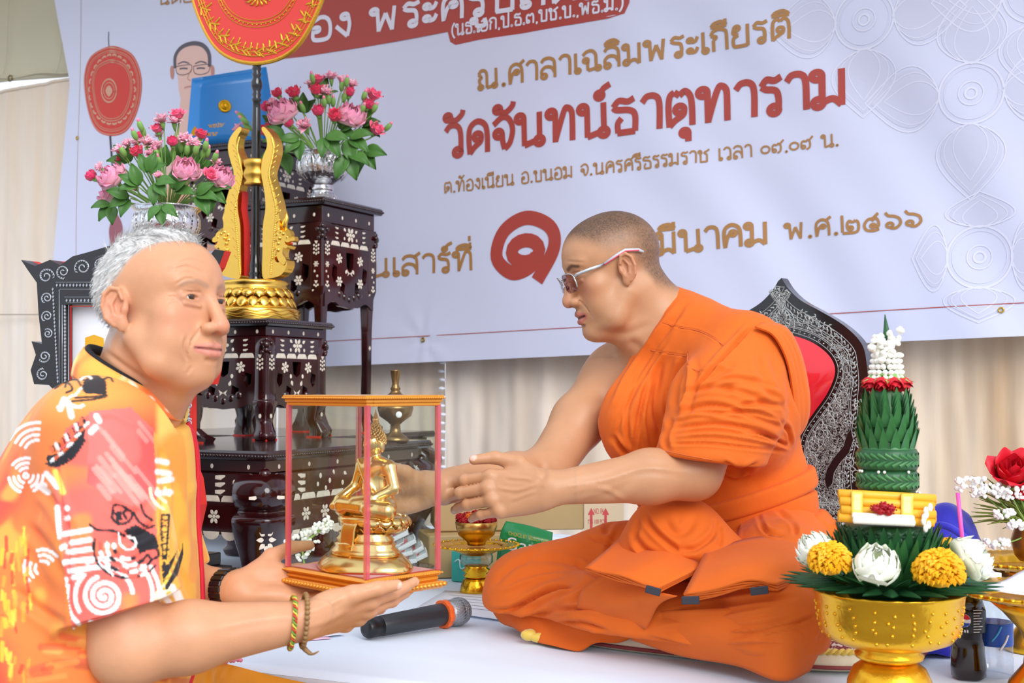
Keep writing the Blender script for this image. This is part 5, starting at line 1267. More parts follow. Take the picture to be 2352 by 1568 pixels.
hR_y=unit(np.array([-.9,-.42,-.10]));hR_z=np.array([-.35,.85,.35]);hR_z=unit(hR_z-hR_y*(hR_z@hR_y));hR_x=unit(np.array([0,0,1.0])-hR_y*hR_y[2]-hR_z*hR_z[2])
HR=Hand(wr_R,[hR_x,hR_y,hR_z],[(.35,.4,.2),(.4,.4,.2),(.45,.4,.2),(.5,.4,.2)],(.08,.02,-.04,-.1),k=1.0)
sax=unit(sh_L-sh_R)
spine=[np.array([.430,2.440,.13]),np.array([.402,2.410,.26]),np.array([.362,2.385,.40]),np.array([.318,2.365,.50]),np.array([.285,2.355,.565])]
def monk_torso(p,o=0):
 d=chain(p,spine,[.128+o,.112+o,.120+o,.092+o,.05+o],.04,(sax,1.32))
 d=smin(d,cone(p,sh_L-[.012,-.02,.01],spine[3]+[0,0,.03],.062+o,.06+o),.05)
 d=smin(d,cone(p,sh_R+[.012,-.01,-.005],spine[3]+[0,0,.015],.058+o,.06+o),.05)
 d=smin(d,ell(p,spine[2]+MF*.055-sax*.065+[0,0,.045],(.06+o,.06+o,.06+o)),.06)
 nb=spine[4]+np.array([-.005,.0,.0])
 d=smin(d,cone(p,nb+[.01,.01,.02],sh_L-[.03,-.02,-.0],.045+o,.04+o),.05)
 return smin(d,cone(p,nb+[0,.01,0],sh_R+[.03,-.01,.01],.042+o,.045+o),.05)
def monk_skin(p):
 d=monk_torso(p)
 d=smin(d,chain(p,[sh_R,(sh_R+el_R)/2+[-.004,0,.004],el_R],[.056,.050,.041],.02),.045)
 d=smin(d,chain(p,[el_R,el_R*.7+wr_R*.3,wr_R],[.040,.040,.027],.015),.025)
 d=smin(d,chain(p,[sh_L,(sh_L+el_L)/2,el_L],[.056,.048,.042],.02),.04)
 d=smin(d,chain(p,[el_L,el_L*.68+wr_L*.32+[0,0,.002],wr_L*.97+el_L*.03],[.043,.043,.0265],.02),.02)
 nb=spine[4]+np.array([-.005,.0,.0]);nt=MH+np.array([0,-.034,-.040])@MHR
 d=smin(d,cone(p,nb,nt,.066,.061),.035)
 d=smin(d,cone(p,MH+np.array([0,.03,-.085])@MHR,nb+MF*.045+[0,0,-.01],.035,.035),.03)
 R32,c32=MHR.T.astype(np.float32),MH.astype(np.float32)
 d=smin(d,group(p,MH,.21,lambda q:MK*head_sdf(((q-c32)@R32/MK).astype(np.float32),dict(eye=.0014,mouth=.0045,nose=-.003,jaww=.002,eary=.009))),.018)
 for h_ in(HL,HR):d=smin(d,group(p,h_.c,.17,h_.sdf),.012)
 return d
def box_of(c,r):return(np.asarray(c)-r,np.asarray(c)+r)
fine=[(*box_of(MH+[-.004,0,.0],[.135,.115,.155]),.00135),(*box_of(HL.c,[.125,.06,.075]),.0014),(*box_of(HR.c,[.115,.085,.07]),.002)]
V,Q=body_mesh(monk_skin,(-.32,1.95,.02),(.66,2.66,.84),.0038,fine,'person')
q=(V-MH)@MHR.T/MK
cols=np.tile(np.array(lin('bf8d68')),(len(V),1))
inh=(np.abs(q)<[.12,.13,.16]).all(1)
nz=vnoise(V,45,1)*.5+vnoise(V,120,2)*.3
cols*=(1+.06*nz)[:,None]
def tint(w_,c):
 global cols
 w_=np.clip(w_,0,1)[:,None];cols=cols*(1-w_)+np.array(lin(c))*w_
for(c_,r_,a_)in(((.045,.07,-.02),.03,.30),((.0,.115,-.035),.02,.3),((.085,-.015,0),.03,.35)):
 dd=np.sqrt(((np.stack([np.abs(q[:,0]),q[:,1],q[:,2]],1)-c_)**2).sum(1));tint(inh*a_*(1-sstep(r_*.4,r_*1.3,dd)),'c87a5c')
yy,zz_=q[:,1],q[:,2]
line=np.interp(yy,[-.12,-.09,-.062,-.045,.0,.02,.035,.05,.07,.095],[-.072,-.066,-.050,-.018,.034,.036,.046,.062,.078,.088])
sp_n=vnoise(V,900,5)*.5+vnoise(V,520,6)*.5
earz=(1-sstep(.020,.030,np.abs(q[:,1]+.005)))*(1-sstep(.030,.040,np.abs(q[:,2])))*sstep(.066,.072,np.abs(q[:,0]))
hairw=sstep(-.014,.030,zz_-line)*inh*(1-earz)
side=1-.5*sstep(.045,.07,np.abs(q[:,0]))*(1-sstep(.04,.09,zz_))*sstep(-.075,-.02,yy)
tint(hairw*side*np.clip(.68+.28*sp_n+.14*sstep(.07,.11,zz_),0,.9),'2b2422')
xm=np.abs(q[:,0]);xz=np.stack([xm,zz_],1);front=inh&(yy>.055)
paint(cols,xz,[(.014,.029),(.030,.034),(.046,.030)],.0032,'3a2a22',.6,front,.75)
d_ul,_=seg_dist(xz,np.array([(0,-.0625),(.009,-.0615),(.025,-.0675)]));tint(front*(1-sstep(.0035,.006,d_ul))*.8,'b5675a')
d_ll,_=seg_dist(xz,np.array([(0,-.079),(.010,-.078),(.023,-.0690)]));tint(front*(1-sstep(.0045,.0075,d_ll))*.8,'b8655c')
tint(front*(1-sstep(.001,.0035,seg_dist(xz,np.array([(0,-.0705),(.024,-.069)]))[0]))*.9,'5a2320')
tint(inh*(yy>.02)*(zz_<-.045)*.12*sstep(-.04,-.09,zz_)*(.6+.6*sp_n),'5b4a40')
for c_,r_ in HL.nails()+HR.nails():tint(1-sstep(r_*.7,r_*1.1,np.sqrt(((V-c_)**2).sum(1))),'e8b9a6')
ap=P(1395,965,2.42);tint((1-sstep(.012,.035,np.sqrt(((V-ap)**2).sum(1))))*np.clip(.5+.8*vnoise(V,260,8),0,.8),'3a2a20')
N=normals(V,Q)
veins=[([(1590,1085),(1480,1075),(1380,1105),(1300,1118)],6,-.0018),([(1440,1150),(1380,1120),(1310,1130)],5,-.0015),([(1235,1110),(1190,1125),(1140,1120)],4,-.0010),([(1235,1125),(1170,1150)],4,-.0010),([(1225,1100),(1160,1095)],4,-.0010),([(1470,1095),(1400,1135),(1330,1155)],9,.0014),([(1492,850),(1470,800),(1440,780)],9,.002),([(1440,890),(1420,830),(1390,800)],12,.002),([(1385,960),(1400,930)],8,.004),([(1240,1060),(1250,1090),(1232,1110)],7,.002),([(1365,760),(1440,765),(1500,740)],8,.0016),([(1300,600),(1345,603)],3,.0006)]
V=sculpt(V,N,veins)
monk=thing('person','shaven-headed monk in an orange robe sitting cross-legged on a cushion, reaching forward with both hands','person',MC+Z*.05)
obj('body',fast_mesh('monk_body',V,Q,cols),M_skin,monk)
eyes(monk,MH,MHR*MK,np.array([0,.82,-.45])@MHR,rr=.0095)
M_gm=mat('silver_wire','c9cdd0',.25,metal=.9);M_gp=mat('temple_grey','b6bcc4',.35);M_gr=mat('temple_red','e0506a',.4)
M_lens=glass('lens_tinted','c9a9b0',.10)
gl=thing('eyeglasses',None,None,MH);gl.parent=monk;gl.matrix_parent_inverse=wmat(monk).inverted()
del_=[gl.pop(k_)for k_ in('label','category')if k_ in gl]
hx=lambda*a:MH+np.array(a)@MHR*MK
def hpts(l):return np.array([hx(*p)for p in l])
for s_ in(-1,1):
 rim=[]
 for a in np.linspace(0,2*math.pi,29)[:-1]:
  ca,sa=math.cos(a),math.sin(a);xx=.035+.027*math.copysign(abs(ca)**.6,ca);rim.append((s_*xx,.1075-.32*max(0,xx-.03)**1+.006*sa*.5,.001+.0195*math.copysign(abs(sa)**.6,sa)))
 r3=hpts(rim);mb=MB();c3=r3.mean(0);mb.add(np.concatenate([r3,[c3]]),[(i,(i+1)%28,28)for i in range(28)]);obj('lens',mb.mesh(),M_lens,gl)
 mb=MB();mb.tube(r3[0:15],.0011,6);mb.tube(r3[np.r_[26:28,0:2]],.0014,6);obj('rim',mb.mesh(),M_gm,gl)
 mb=MB();mb.tube(hpts([(s_*.062,.0975,.012),(s_*.068,.090,.014),(s_*.071,.066,.017),(s_*.0745,.035,.020)]),[.0022,.003,.0034,.0026],8,flat=(.35,hx(1,0,0)-MH));obj('temple',mb.mesh(),M_gm,gl)
 mb=MB();mb.tube(hpts([(s_*.0745,.035,.020),(s_*.079,.008,.030),(s_*.081,-.012,.036),(s_*.078,-.040,.030),(s_*.075,-.05,.024)]),[.0026,.003,.003,.003,.002],8,flat=(.45,hx(1,0,0)-MH));tt=obj('temple_tip',mb.mesh(),M_gp,gl)
 mb=MB();mb.tube(hpts([(s_*.0755,.035,.0185),(s_*.080,.008,.0280),(s_*.082,-.012,.034),(s_*.0795,-.040,.029)]),.0012,6);obj('red_inlay',mb.mesh(),M_gr,gl)
 mb=MB();mb.ball(hx(s_*.011,.104,-.006),(.003,.002,.005),8,6);obj('nose_pad',mb.mesh(),M_lens,gl)
mb=MB();mb.tube(hpts([(-.009,.108,.008),(0,.1115,.011),(.009,.108,.008)]),.0012,6);obj('bridge',mb.mesh(),M_gm,gl)
# == the monk's robe
M_robe=mat('orange_cotton','dc671e',.75,bump=.10,bscale=500,sheen=.06,var=.07,vscale=14,spec=.25)
M_robed=mat('orange_cotton_lining','d6621f',.65,sheen=.2)
pA,pB,pC=P(1568,676,2.385),P(1392,950,2.30),np.array([.30,2.62,.40])
NK=unit(np.cross(pB-pA,pC-pA));NK=NK if NK@(sh_R-pA)>0 else-NK
knR,knL=np.array([.030,2.395,.076]),np.array([.418,2.008,.096])
hipR,hipL=np.array([.37,2.50,.125]),np.array([.49,2.32,.150])
def robe_up(p):
 d=monk_torso(p,.012)
 d=smin(d,ell(p,spine[2]+MF*.075-sax*.03+[0,0,-.06],(.075,.075,.11)),.06)
 d=smin(d,ell(p,P(1452,965,2.30),(.062,.07,.085)),.05)
 d=smax(d,((p-pA)@NK).astype(np.float32)-.012,.006)
 sl=chain(p,[sh_L+[-.01,.01,-.005],sh_L*.45+el_L*.55+[.012,.012,.02],el_L+[.024,.008,.012]],[.074,.094,.092],.03)
 sl=smax(sl,-(p[:,2]-(.336+.30*(.345-p[:,0])*.4+.0)),.010)
 d=smin(d,sl,.030)
 d=smin(d,chain(p,[sh_L+[.025,.05,-.03],P(1752,950,2.25),P(1740,1010,2.24)],[.05,.06,.05],.03),.04)
 d=smax(d,-(p[:,2]-.17),.02)
 return d.astype(np.float32)
def robe_low(p):
 d=chain(p,[hipR,(hipR+knR)/2+[0,0,.004],knR],[.095,.088,.082],.03)
 d=smin(d,chain(p,[hipL,(hipL+knL)/2+[0,0,.006],knL],[.105,.096,.084],.03),.05)
 d=smin(d,ell(p,(.435,2.44,.12),(.16,.16,.13)),.05)
 d=smin(d,chain(p,[knR+[.0,-.02,-.02],(.17,2.24,.065),(.30,2.10,.06)],[.062,.055,.05],.02),.05)
 d=smin(d,chain(p,[knL+[0,0,-.02],(.30,2.10,.062),(.16,2.24,.062)],[.060,.052,.05],.02),.05)
 d=smin(d,ell(p,(.30,2.26,.06),(.20,.17,.075)),.07)
 d=smax(d,-(p[:,2]-.046),.012)
 return d.astype(np.float32)
V,Q=sdf_mesh(robe_up,(.04,2.0,.10),(.70,2.72,.68),.0026)
V=relax(V,Q,1,.5);N=normals(V,Q)
up_strokes=[([(1470,860),(1440,950),(1450,1040)],6,.0035),([(1500,850),(1478,950),(1490,1040)],6,-.003),([(1410,1000),(1440,1045),(1480,1062)],5,.004),([(1600,900),(1680,868),(1760,880)],6,.003),([(1600,860),(1640,840),(1700,850)],7,-.002),([(1640,950),(1720,945),(1790,965)],5,.004),([(1750,880),(1790,910),(1812,950)],5,-.003),([(1560,690),(1500,770),(1440,860),(1396,945)],7,-.0030),([(1580,690),(1525,770),(1460,870),(1404,985)],7,.0032),([(1545,760),(1490,850),(1440,930),(1412,1010)],6,.0028),([(1530,800),(1480,880),(1455,960)],8,-.0035),([(1520,740),(1560,752),(1612,762),(1668,796)],2.2,.0012),([(1492,804),(1540,812),(1580,818)],2.2,.0012),([(1578,808),(1580,840),(1625,858)],2.2,.0012),([(1730,748),(1680,800),(1620,865),(1582,905)],4,.0042),([(1720,742),(1670,792),(1610,858)],6,-.0028),([(1575,810),(1555,880),(1545,950)],8,.0055),([(1590,820),(1580,900),(1560,960)],8,-.005),([(1520,830),(1505,930),(1520,1000)],9,.0045),([(1545,960),(1530,1000),(1535,1035)],7,.005),([(1480,900),(1460,1000),(1455,1050)],5,.003),([(1560,905),(1640,890),(1720,905),(1790,950)],8,.0030),([(1550,950),(1640,930),(1740,960),(1820,990)],7,.0040),([(1540,985),(1640,972),(1740,990),(1812,1022)],6,.0045),([(1545,1005),(1640,998),(1740,1012),(1810,1032)],5,-.0035),([(1550,965),(1600,955),(1660,958)],5,-.003),([(1690,935),(1750,925),(1800,935)],7,.004),([(1660,900),(1700,880),(1770,890)],9,.0025),([(1535,1020),(1620,1018),(1720,1028),(1800,1036)],4,.003),([(1700,990),(1760,1000),(1815,1028)],4,.004),([(1790,960),(1810,990),(1816,1026)],5,.004),([(1735,800),(1750,860),(1780,930)],10,.0024),([(1690,830),(1650,860),(1600,890)],9,.0022),([(1770,820),(1800,900),(1812,960)],9,.003),([(1400,1000),(1430,1030),(1470,1060)],7,.003),([(1660,1060),(1700,1080),(1745,1062)],6,.004),([(1640,1075),(1690,1095),(1720,1080)],5,-.003),]
V=sculpt(V,N,[(a,b*.8,c*1.55)for a,b,c in up_strokes]);V+=normals(V,Q)*(.0012*vnoise(V,26,3)+.0006*vnoise(V,70,4))[:,None]
V_up,Q_up=V,Q
ro=obj('upper_robe',fast_mesh('upper_robe',V,Q),M_robe,monk)
V,Q=sdf_mesh(robe_low,(-.12,1.86,.03),(.76,2.72,.32),.0031)
V=relax(V,Q,1,.5);N=normals(V,Q)
low_strokes=[([(1125,1400),(1180,1395),(1260,1355),(1330,1345)],5,.0045),([(1170,1300),(1260,1285),(1340,1300)],9,.0022),([(1145,1360),(1240,1325),(1320,1318)],6,-.0024),([(1560,1452),(1680,1458),(1800,1440),(1880,1410)],5,.0035),([(1480,1462),(1600,1490),(1720,1500)],6,.0035),([(1640,1480),(1740,1470),(1830,1480)],7,-.003),([(1350,1230),(1420,1260),(1440,1285)],6,.004),([(1250,1262),(1180,1300),(1128,1350)],9,.0025),([(1140,1420),(1230,1370),(1330,1330)],8,.005),([(1150,1430),(1260,1390),(1330,1360),(1390,1330)],7,-.004),([(1165,1440),(1260,1405),(1340,1395),(1420,1400)],6,.005),([(1190,1450),(1230,1410),(1300,1400)],7,-.004),([(1320,1290),(1350,1310),(1390,1330)],7,.004),([(1420,1220),(1400,1260),(1410,1290)],9,.003),([(1430,1180),(1470,1200),(1480,1230)],8,.005),([(1440,1165),(1400,1200),(1390,1230)],9,.004),([(1500,1420),(1620,1395),(1740,1375),(1830,1370)],7,.004),([(1500,1440),(1640,1420),(1800,1390)],8,-.003),([(1560,1430),(1700,1440),(1840,1420)],9,.0022),([(1890,1350),(1900,1420),(1880,1480)],8,.0035),([(1850,1330),(1890,1370),(1905,1430)],7,-.003),([(1260,1440),(1330,1430),(1400,1450)],7,.005),([(1250,1460),(1300,1445),(1380,1468)],6,-.004),([(1700,1170),(1690,1230),(1680,1270)],5,.004),([(1740,1180),(1760,1220),(1800,1230)],6,.004),([(1780,1170),(1820,1200),(1830,1230)],6,.004),([(1660,1180),(1670,1210),(1668,1250)],4,.003)]
V=sculpt(V,N,[(a,b*.8,c*1.6)for a,b,c in low_strokes]);V+=normals(V,Q)*(.0015*vnoise(V,22,6)+.0006*vnoise(V,70,4))[:,None]
obj('lower_robe',fast_mesh('lower_robe',V,Q),M_robe,monk)
from mathutils.bvhtree import BVHTree
BV=BVHTree.FromPolygons(V_up.tolist(),Q_up.tolist())
def surf(px,py,bv=None,off=0.0):
 h_=(bv or BV).ray_cast(Vector((0,0,H)),Vector(unit(ray(px,py))));return(np.array(h_[0])+np.array(h_[1])*off)if h_[0]is not None else None
def surf_line(pix,r_,nm,m,par,bv=None,off=0.0,n=6):
 p=[surf(x,y,bv,off)for x,y in crom(pix,n)];p=np.array([q for q in p if q is not None])
 if len(p)<4:return None
 for _ in range(2):p[1:-1]=.5*p[1:-1]+.25*(p[:-2]+p[2:])
 mb=MB();mb.tube(p,r_,6);return obj(nm,mb.mesh(),m,par)
for ln in([(1522,740),(1560,752),(1612,762),(1668,796)],[(1494,804),(1540,812),(1578,818)],[(1580,812),(1582,842),(1625,858)],[(1532,1036),(1580,1046),(1636,1056)]):
 surf_line(ln,.0009,'seam',M_robed,ro,off=.0002)
def sash(p,z_at,hgt,o):
 d=chain(p,[spine[0]+[0,0,-.02],spine[1],spine[2]],[.140+o,.127+o,.132+o],.04,(sax,1.32));zc=z_at(p);return smax(d,np.abs(p[:,2]-zc)-hgt,.008).astype(np.float32)
def mkband(nm,zf,hgt,o,strokes):
 V,Q=sdf_mesh(lambda p:sash(p,zf,hgt,o),(.16,2.14,.12),(.72,2.74,.40),.0034);V=relax(V,Q,2,.5);V=sculpt(V,normals(V,Q),strokes);return obj(nm,fast_mesh(nm,V,Q),M_robe,monk)
pz=lambda px,py,Y:float(P(px,py,Y)[2])
mkband('waist_sash',lambda p:.215+.13*(p[:,0]-.42)-.02*(p[:,1]-2.3),.040,.004,[([(1480,1180),(1600,1160),(1700,1120),(1800,1075)],5,.004),([(1560,1170),(1680,1140),(1810,1110)],5,.004),([(1660,1120),(1740,1090),(1810,1062)],4,.0035),([(1460,1165),(1540,1175),(1660,1190)],5,.004)])
mkband('waist_sash',lambda p:.245+.34*(p[:,0]-.40),.020,.008,[([(1650,1110),(1730,1085),(1810,1050)],4,.003)])
L0=[(1660,828,2.135),(1700,782,2.14),(1733,752,2.15),(1772,768,2.15),(1797,812,2.16),(1814,870,2.175),(1822,930,2.195),(1820,975,2.215),(1806,1008,2.235)]
for k in range(3):
 sh_=[0,0,.2,.8,1,1,1,.8,.4]
 fr_=[P(x+9.5*k*q,y-2.5*k*q,Y+.012*k*q)for(x,y,Y),q in zip(L0,sh_)]
 bk_=[P(x+9.5*k*q+16,y-2.5*k*q-16*(1-i/8),Y+.012*k*q+.05)for i,((x,y,Y),q)in enumerate(zip(L0,sh_))]
 md_=[P(x+9.5*k*q+12,y-2.5*k*q-8*(1-i/8),Y+.012*k*q+.012)for i,((x,y,Y),q)in enumerate(zip(L0,sh_))]
 if k==0:fr_,md_,bk_=fr_[2:],md_[2:],bk_[2:]
 else:fr_,md_,bk_=fr_[2:],md_[2:],bk_[2:]
 obj('shoulder_fold',patch([fr_,md_,bk_],5,6,.0035,flip=False,disp=lambda u,v,k=k:.0015*np.sin(v*13+k)*(1-u)),M_robe,monk)
def mid_(a,b,k=.5):return tuple(np.array(a)*(1-k)+np.array(b)*k)
def pouch(p):
 d=ell(p,P(1552,1230,2.185),(.085,.085,.070));d=smin(d,ell(p,P(1490,1268,2.19),(.055,.07,.03)),.04);d=smin(d,ell(p,P(1620,1270,2.14),(.075,.07,.04)),.04);return d.astype(np.float32)
V,Q=sdf_mesh(pouch,(.10,1.98,.05),(.48,2.32,.33),.0028);V=relax(V,Q,1,.5)
V=sculpt(V,normals(V,Q),[([(1478,1175),(1500,1215),(1545,1255),(1560,1262)],6,.007),([(1645,1185),(1640,1225),(1600,1258),(1562,1264)],6,.006),([(1450,1215),(1480,1262),(1550,1290),(1620,1290)],7,.005),([(1445,1250),(1500,1292),(1590,1308)],6,-.004),([(1520,1180),(1540,1215),(1558,1225),(1580,1215),(1600,1180)],9,.004),([(1470,1190),(1455,1240)],6,.004),([(1655,1200),(1652,1260)],5,.004)])
obj('lap_fold',fast_mesh('lap_fold',V,Q),M_robe,monk)
def pleats(rows,n,lab,gap=3.2,dY=.004):
 t=None
 for i in range(n):
  rr_=[[P(x-(n-1-i)*.3,y+i*gap*(.35+.65*k/(len(rows)-1)),Y-.0-.002*(n-i))for x,y,Y in r]for k,r in enumerate(rows)]
  o=obj('pleat',patch(rr_,6,6,.0022,flip=True,disp=lambda u,v,i=i:.0018*np.sin(v*9+i*1.3)*u),M_robe,monk)
e1=[[(1430,1232,2.22),(1480,1250,2.17),(1540,1262,2.11),(1610,1296,2.08)],[(1388,1270,2.15),(1440,1288,2.10),(1500,1300,2.055),(1590,1314,2.025)],[(1346,1304,2.09),(1400,1318,2.06),(1455,1334,2.03),(1512,1352,2.005)]]
pleats(e1,4,'a')
e2=[[(1622,1270,2.09),(1720,1238,2.12),(1820,1232,2.14),(1890,1250,2.17)],[(1592,1328,2.00),(1700,1296,1.975),(1800,1288,1.985),(1872,1306,2.03)],[(1572,1366,1.965),(1660,1350,1.94),(1730,1334,1.925),(1786,1340,1.925)]]
pleats(e2,6,'b')
M_tab=mat('dark_tab','2e2f38',.6)
for(x,y,Y,w_,h_,rot)in((1500,1356,1.982,.012,.006,-.25),(1586,1378,1.928,.0135,.006,.05),(1744,1356,1.905,.0135,.006,.15)):
 mb=MB();c_=P(x,y,Y);ex=np.array([math.cos(rot),-.2,math.sin(rot)]);ex=unit(ex);mb.box(c_,w_,.0025,h_,ax=[ex,unit(np.cross(Z,ex)),unit(np.cross(ex,unit(np.cross(Z,ex))))],bev=.001);obj('dark_tab',mb.mesh(),M_tab,monk)
tail=[[(1838,1176,2.35),(1880,1180,2.34),(1924,1196,2.33)],[(1836,1200,2.30),(1880,1206,2.28),(1922,1214,2.29)],[(1840,1240,2.27),(1884,1246,2.25),(1926,1240,2.27)]]
obj('robe_tail',patch([[P(*c)for c in r]for r in tail],7,7,.006,flip=True,disp=lambda u,v:.006*np.sin(v*8+u*3)+.004*np.sin(u*11)),M_robe,monk)
hem1=[[(1128,1395,2.44),(1180,1400,2.36),(1250,1400,2.30),(1330,1395,2.25),(1420,1400,2.19),(1490,1412,2.13)],[(1150,1430,2.405),(1200,1440,2.33),(1262,1440,2.275),(1330,1440,2.23),(1410,1440,2.18),(1478,1448,2.12)],[(1185,1446,2.375),(1236,1470,2.29),(1312,1492,2.215),(1370,1478,2.205),(1440,1470,2.18),(1482,1452,2.12)]]
obj('robe_hem',patch([[P(*c)for c in r]for r in hem1],8,7,.003,flip=True,disp=lambda u,v:.010*np.sin(v*15+1)*u*(1-.4*u)),M_robe,monk)
hem2=[[(1480,1405,2.10),(1580,1400,2.03),(1700,1395,1.97),(1800,1390,1.94),(1880,1400,1.965)],[(1460,1450,2.12),(1570,1455,2.04),(1690,1462,1.965),(1800,1468,1.92),(1890,1462,1.95)],[(1448,1470,2.15),(1570,1500,2.075),(1690,1530,1.995),(1786,1558,1.945),(1860,1540,1.975)]]
obj('robe_hem',patch([[P(*c)for c in r]for r in hem2],8,7,.003,flip=True,disp=lambda u,v:.004*np.sin(v*11+u*2)*u),M_robe,monk)
ov_=[[(1400,1310,2.11),(1450,1330,2.07),(1500,1352,2.03),(1560,1366,1.995)],[(1340,1350,2.155),(1400,1375,2.11),(1450,1385,2.075),(1512,1390,2.03)],[(1330,1392,2.185),(1390,1412,2.14),(1440,1428,2.105),(1484,1444,2.075)]]
obj('front_fold',patch([[P(*c)for c in r]for r in ov_],7,7,.004,flip=True,disp=lambda u,v:.004*np.sin(v*5+u*4)),M_robe,monk)
M_broc=mat('brocade_red','7c2a34',.55,vscale=38,col2='d8cfc0',var=.1);M_cushs=mat('cushion_side','e3d6b8',.6,var=.12,vscale=40)
M_rope=mat('yellow_cord','e0c050',.4,sheen=.4)
nt_=M_broc.node_tree
for n in nt_.nodes:
 if n.type=='TEX_NOISE':n.inputs['Distortion'].default_value=2.2;n.inputs['Detail'].default_value=1
 if n.type=='MAP_RANGE':n.inputs[1].default_value=.47;n.inputs[2].default_value=.53
CU=np.array([.470,2.42,0]);cx_,cy_=np.array([.876,-.483,0]),np.array([.483,.876,0])
cush=thing('floor_cushion','round-cornered maroon and cream brocade cushion with twisted yellow cord under the monk','cushion',CU)
def cring(r,z):
 a=np.linspace(0,2*math.pi,97)[:-1];c,s_=np.cos(a),np.sin(a);rr=r/(np.abs(c)**4+np.abs(s_)**4)**.25
 return CU+(rr*c)[:,None]*cx_+(rr*s_)[:,None]*cy_+Z*z
def ring_mesh(prof):
 mb=MB();mb.grid(np.array([cring(r,z)for r,z in prof]),closed_v=True,flip=True);return mb.mesh()
RC=.33
obj('side',ring_mesh([(.02,.003),(RC-.012,.003),(RC,.010),(RC+.002,.022),(RC-.004,.034)]),M_cushs,cush)
obj('brocade_top',ring_mesh([(RC-.006,.034),(RC-.03,.043),(RC-.10,.05),(.02,.052),(.0005,.052)]),M_broc,cush)
mb=MB();base=cring(RC-.003,.0365);base=np.concatenate([base,base[:1]]);tt=np.linspace(0,1,700);i_=np.clip((tt*96),0,95.999);k_=i_.astype(int);pts=base[k_]+(base[k_+1]-base[k_])*(i_-k_)[:,None]
for ph in(0,math.pi):
 rad=unit(1)if False else(pts-CU)/np.linalg.norm(pts-CU,axis=1)[:,None]
 mb.tube(pts+rad*(.003*np.cos(tt*700+ph))[:,None]+Z*(.003*np.sin(tt*700+ph))[:,None],.0034,5)
obj('twisted_cord',mb.mesh(),M_rope,cush)
mb=MB();mb.tube(cring(RC+.001,.012),.0035,6,closed=True);obj('piping',mb.mesh(),mat('maroon_piping','8a3a3c',.6),cush)
mb=MB();kp=P(1215,1458,2.285);mb.ball(kp,(.016,.010,.010),12,8,disp=lambda d:1+.18*vnoise(d,4,2));mb.ball(kp+[.018,-.004,-.004],(.018,.009,.009),12,8,disp=lambda d:1+.18*vnoise(d,4,3));obj('cord_knot',mb.mesh(),M_rope,cush)
M_cb=mat('chair_black','15151a',.15,coat=.6);M_ci=mat('chair_inlay','b9bdb8',.3,metal=.25,vscale=160,col2='8d9496',var=.1);M_cr=mat('red_vinyl','d8202e',.16,coat=.6)
KO=P(1795,890,2.70);KA=math.radians(38);KU=np.array([math.cos(KA),-math.sin(KA),0]);KW=np.array([math.sin(KA),math.cos(KA),0])
ch=thing('backrest_chair','black arched chair back with pearl scroll inlay and shiny red pad behind the monk','chair',KO*[1,1,0])
def kp2(pix,off=0):q=np.array([plane_hit(x,y,KO+KW*off,KW)for x,y in pix]);return np.stack([(q-KO)@KU,(q-KO)@Z],1)
half=[(1795,638),(1812,664),(1840,690),(1880,712),(1925,738),(1960,766),(1982,795),(1990,830),(1994,880),(1990,930),(1994,980),(1985,1030),(1975,1080),(1978,1130),(1990,1200),(1990,1330)]
hp=kp2(half);prof=np.concatenate([hp,(hp*[-1,1])[::-1][:-1]])
prof=np.concatenate([crom(hp,4),(crom(hp,4)*[-1,1])[::-1][:-1]])
padh=[(1795,768),(1820,770),(1862,784),(1895,806),(1915,832),(1918,862),(1900,905),(1872,945),(1842,990),(1832,1030),(1832,1085),(1848,1145)]
ph_=kp2(padh);pad=np.concatenate([crom(ph_,4),(crom(ph_,4)*[-1,1])[::-1]])
padi=np.concatenate([crom(ph_,4),(crom(ph_,4)*[-1,1])[::-1]])*1.0
sl_=[(1945,1000),(1938,1025),(1915,1052),(1900,1078),(1895,1100),(1900,1122),(1912,1110),(1916,1085),(1930,1062),(1950,1040),(1960,1010),(1955,985)]
mb=MB();plate(mb,prof,[],KO+KW*.03,KU,Z,-KW*.03);obj('back_panel',mb.mesh(),M_cb,ch)
mb=MB();c_=ph_.mean(0)*[0,1]
g=np.array([[KO+KU*(c_[0]+(p[0]-c_[0])*k)+Z*(c_[1]+(p[1]-c_[1])*k)-KW*(.002+.030*(1-k**2.5))for p in pad]for k in np.linspace(1,.002,10)]);mb.grid(g,closed_v=True,flip=area2(pad)<0);obj('red_pad',mb.mesh(),M_cr,ch)
def kpt(x,z,off=0):return KO+KU*x+Z*z-KW*off
def kline(pts,r_,nm='inlay_line',m=M_ci,closed=False):
 mb=MB();mb.tube(np.array([kpt(p[0],p[1],.0004)for p in pts]),r_,4,flat=(.5,KW),closed=closed);return obj(nm,mb.mesh(),m,ch)
def inset(p,d):
 t_=np.roll(p,-1,0)-np.roll(p,1,0);t_/=np.linalg.norm(t_,axis=1)[:,None]+1e-9;n_=np.stack([-t_[:,1],t_[:,0]],1)*(1 if area2(p)>0 else-1);return p+n_*d
for d_,r_ in((.020,.0009),(.034,.0011),(.038,.0009)):kline(inset(prof,d_),r_,closed=True)
for d_,r_ in((-.006,.0010),(-.016,.0010),(-.019,.0012)):kline(inset(pad,d_),r_,closed=True)
q=inset(prof,.027)
L_=np.concatenate([[0],np.cumsum(np.linalg.norm(np.diff(q,axis=0),axis=1))]);n=int(L_[-1]/.0095)
def along(q,L_,s):return np.array([np.interp(s,L_,q[:,0]),np.interp(s,L_,q[:,1])])
mb=MB()
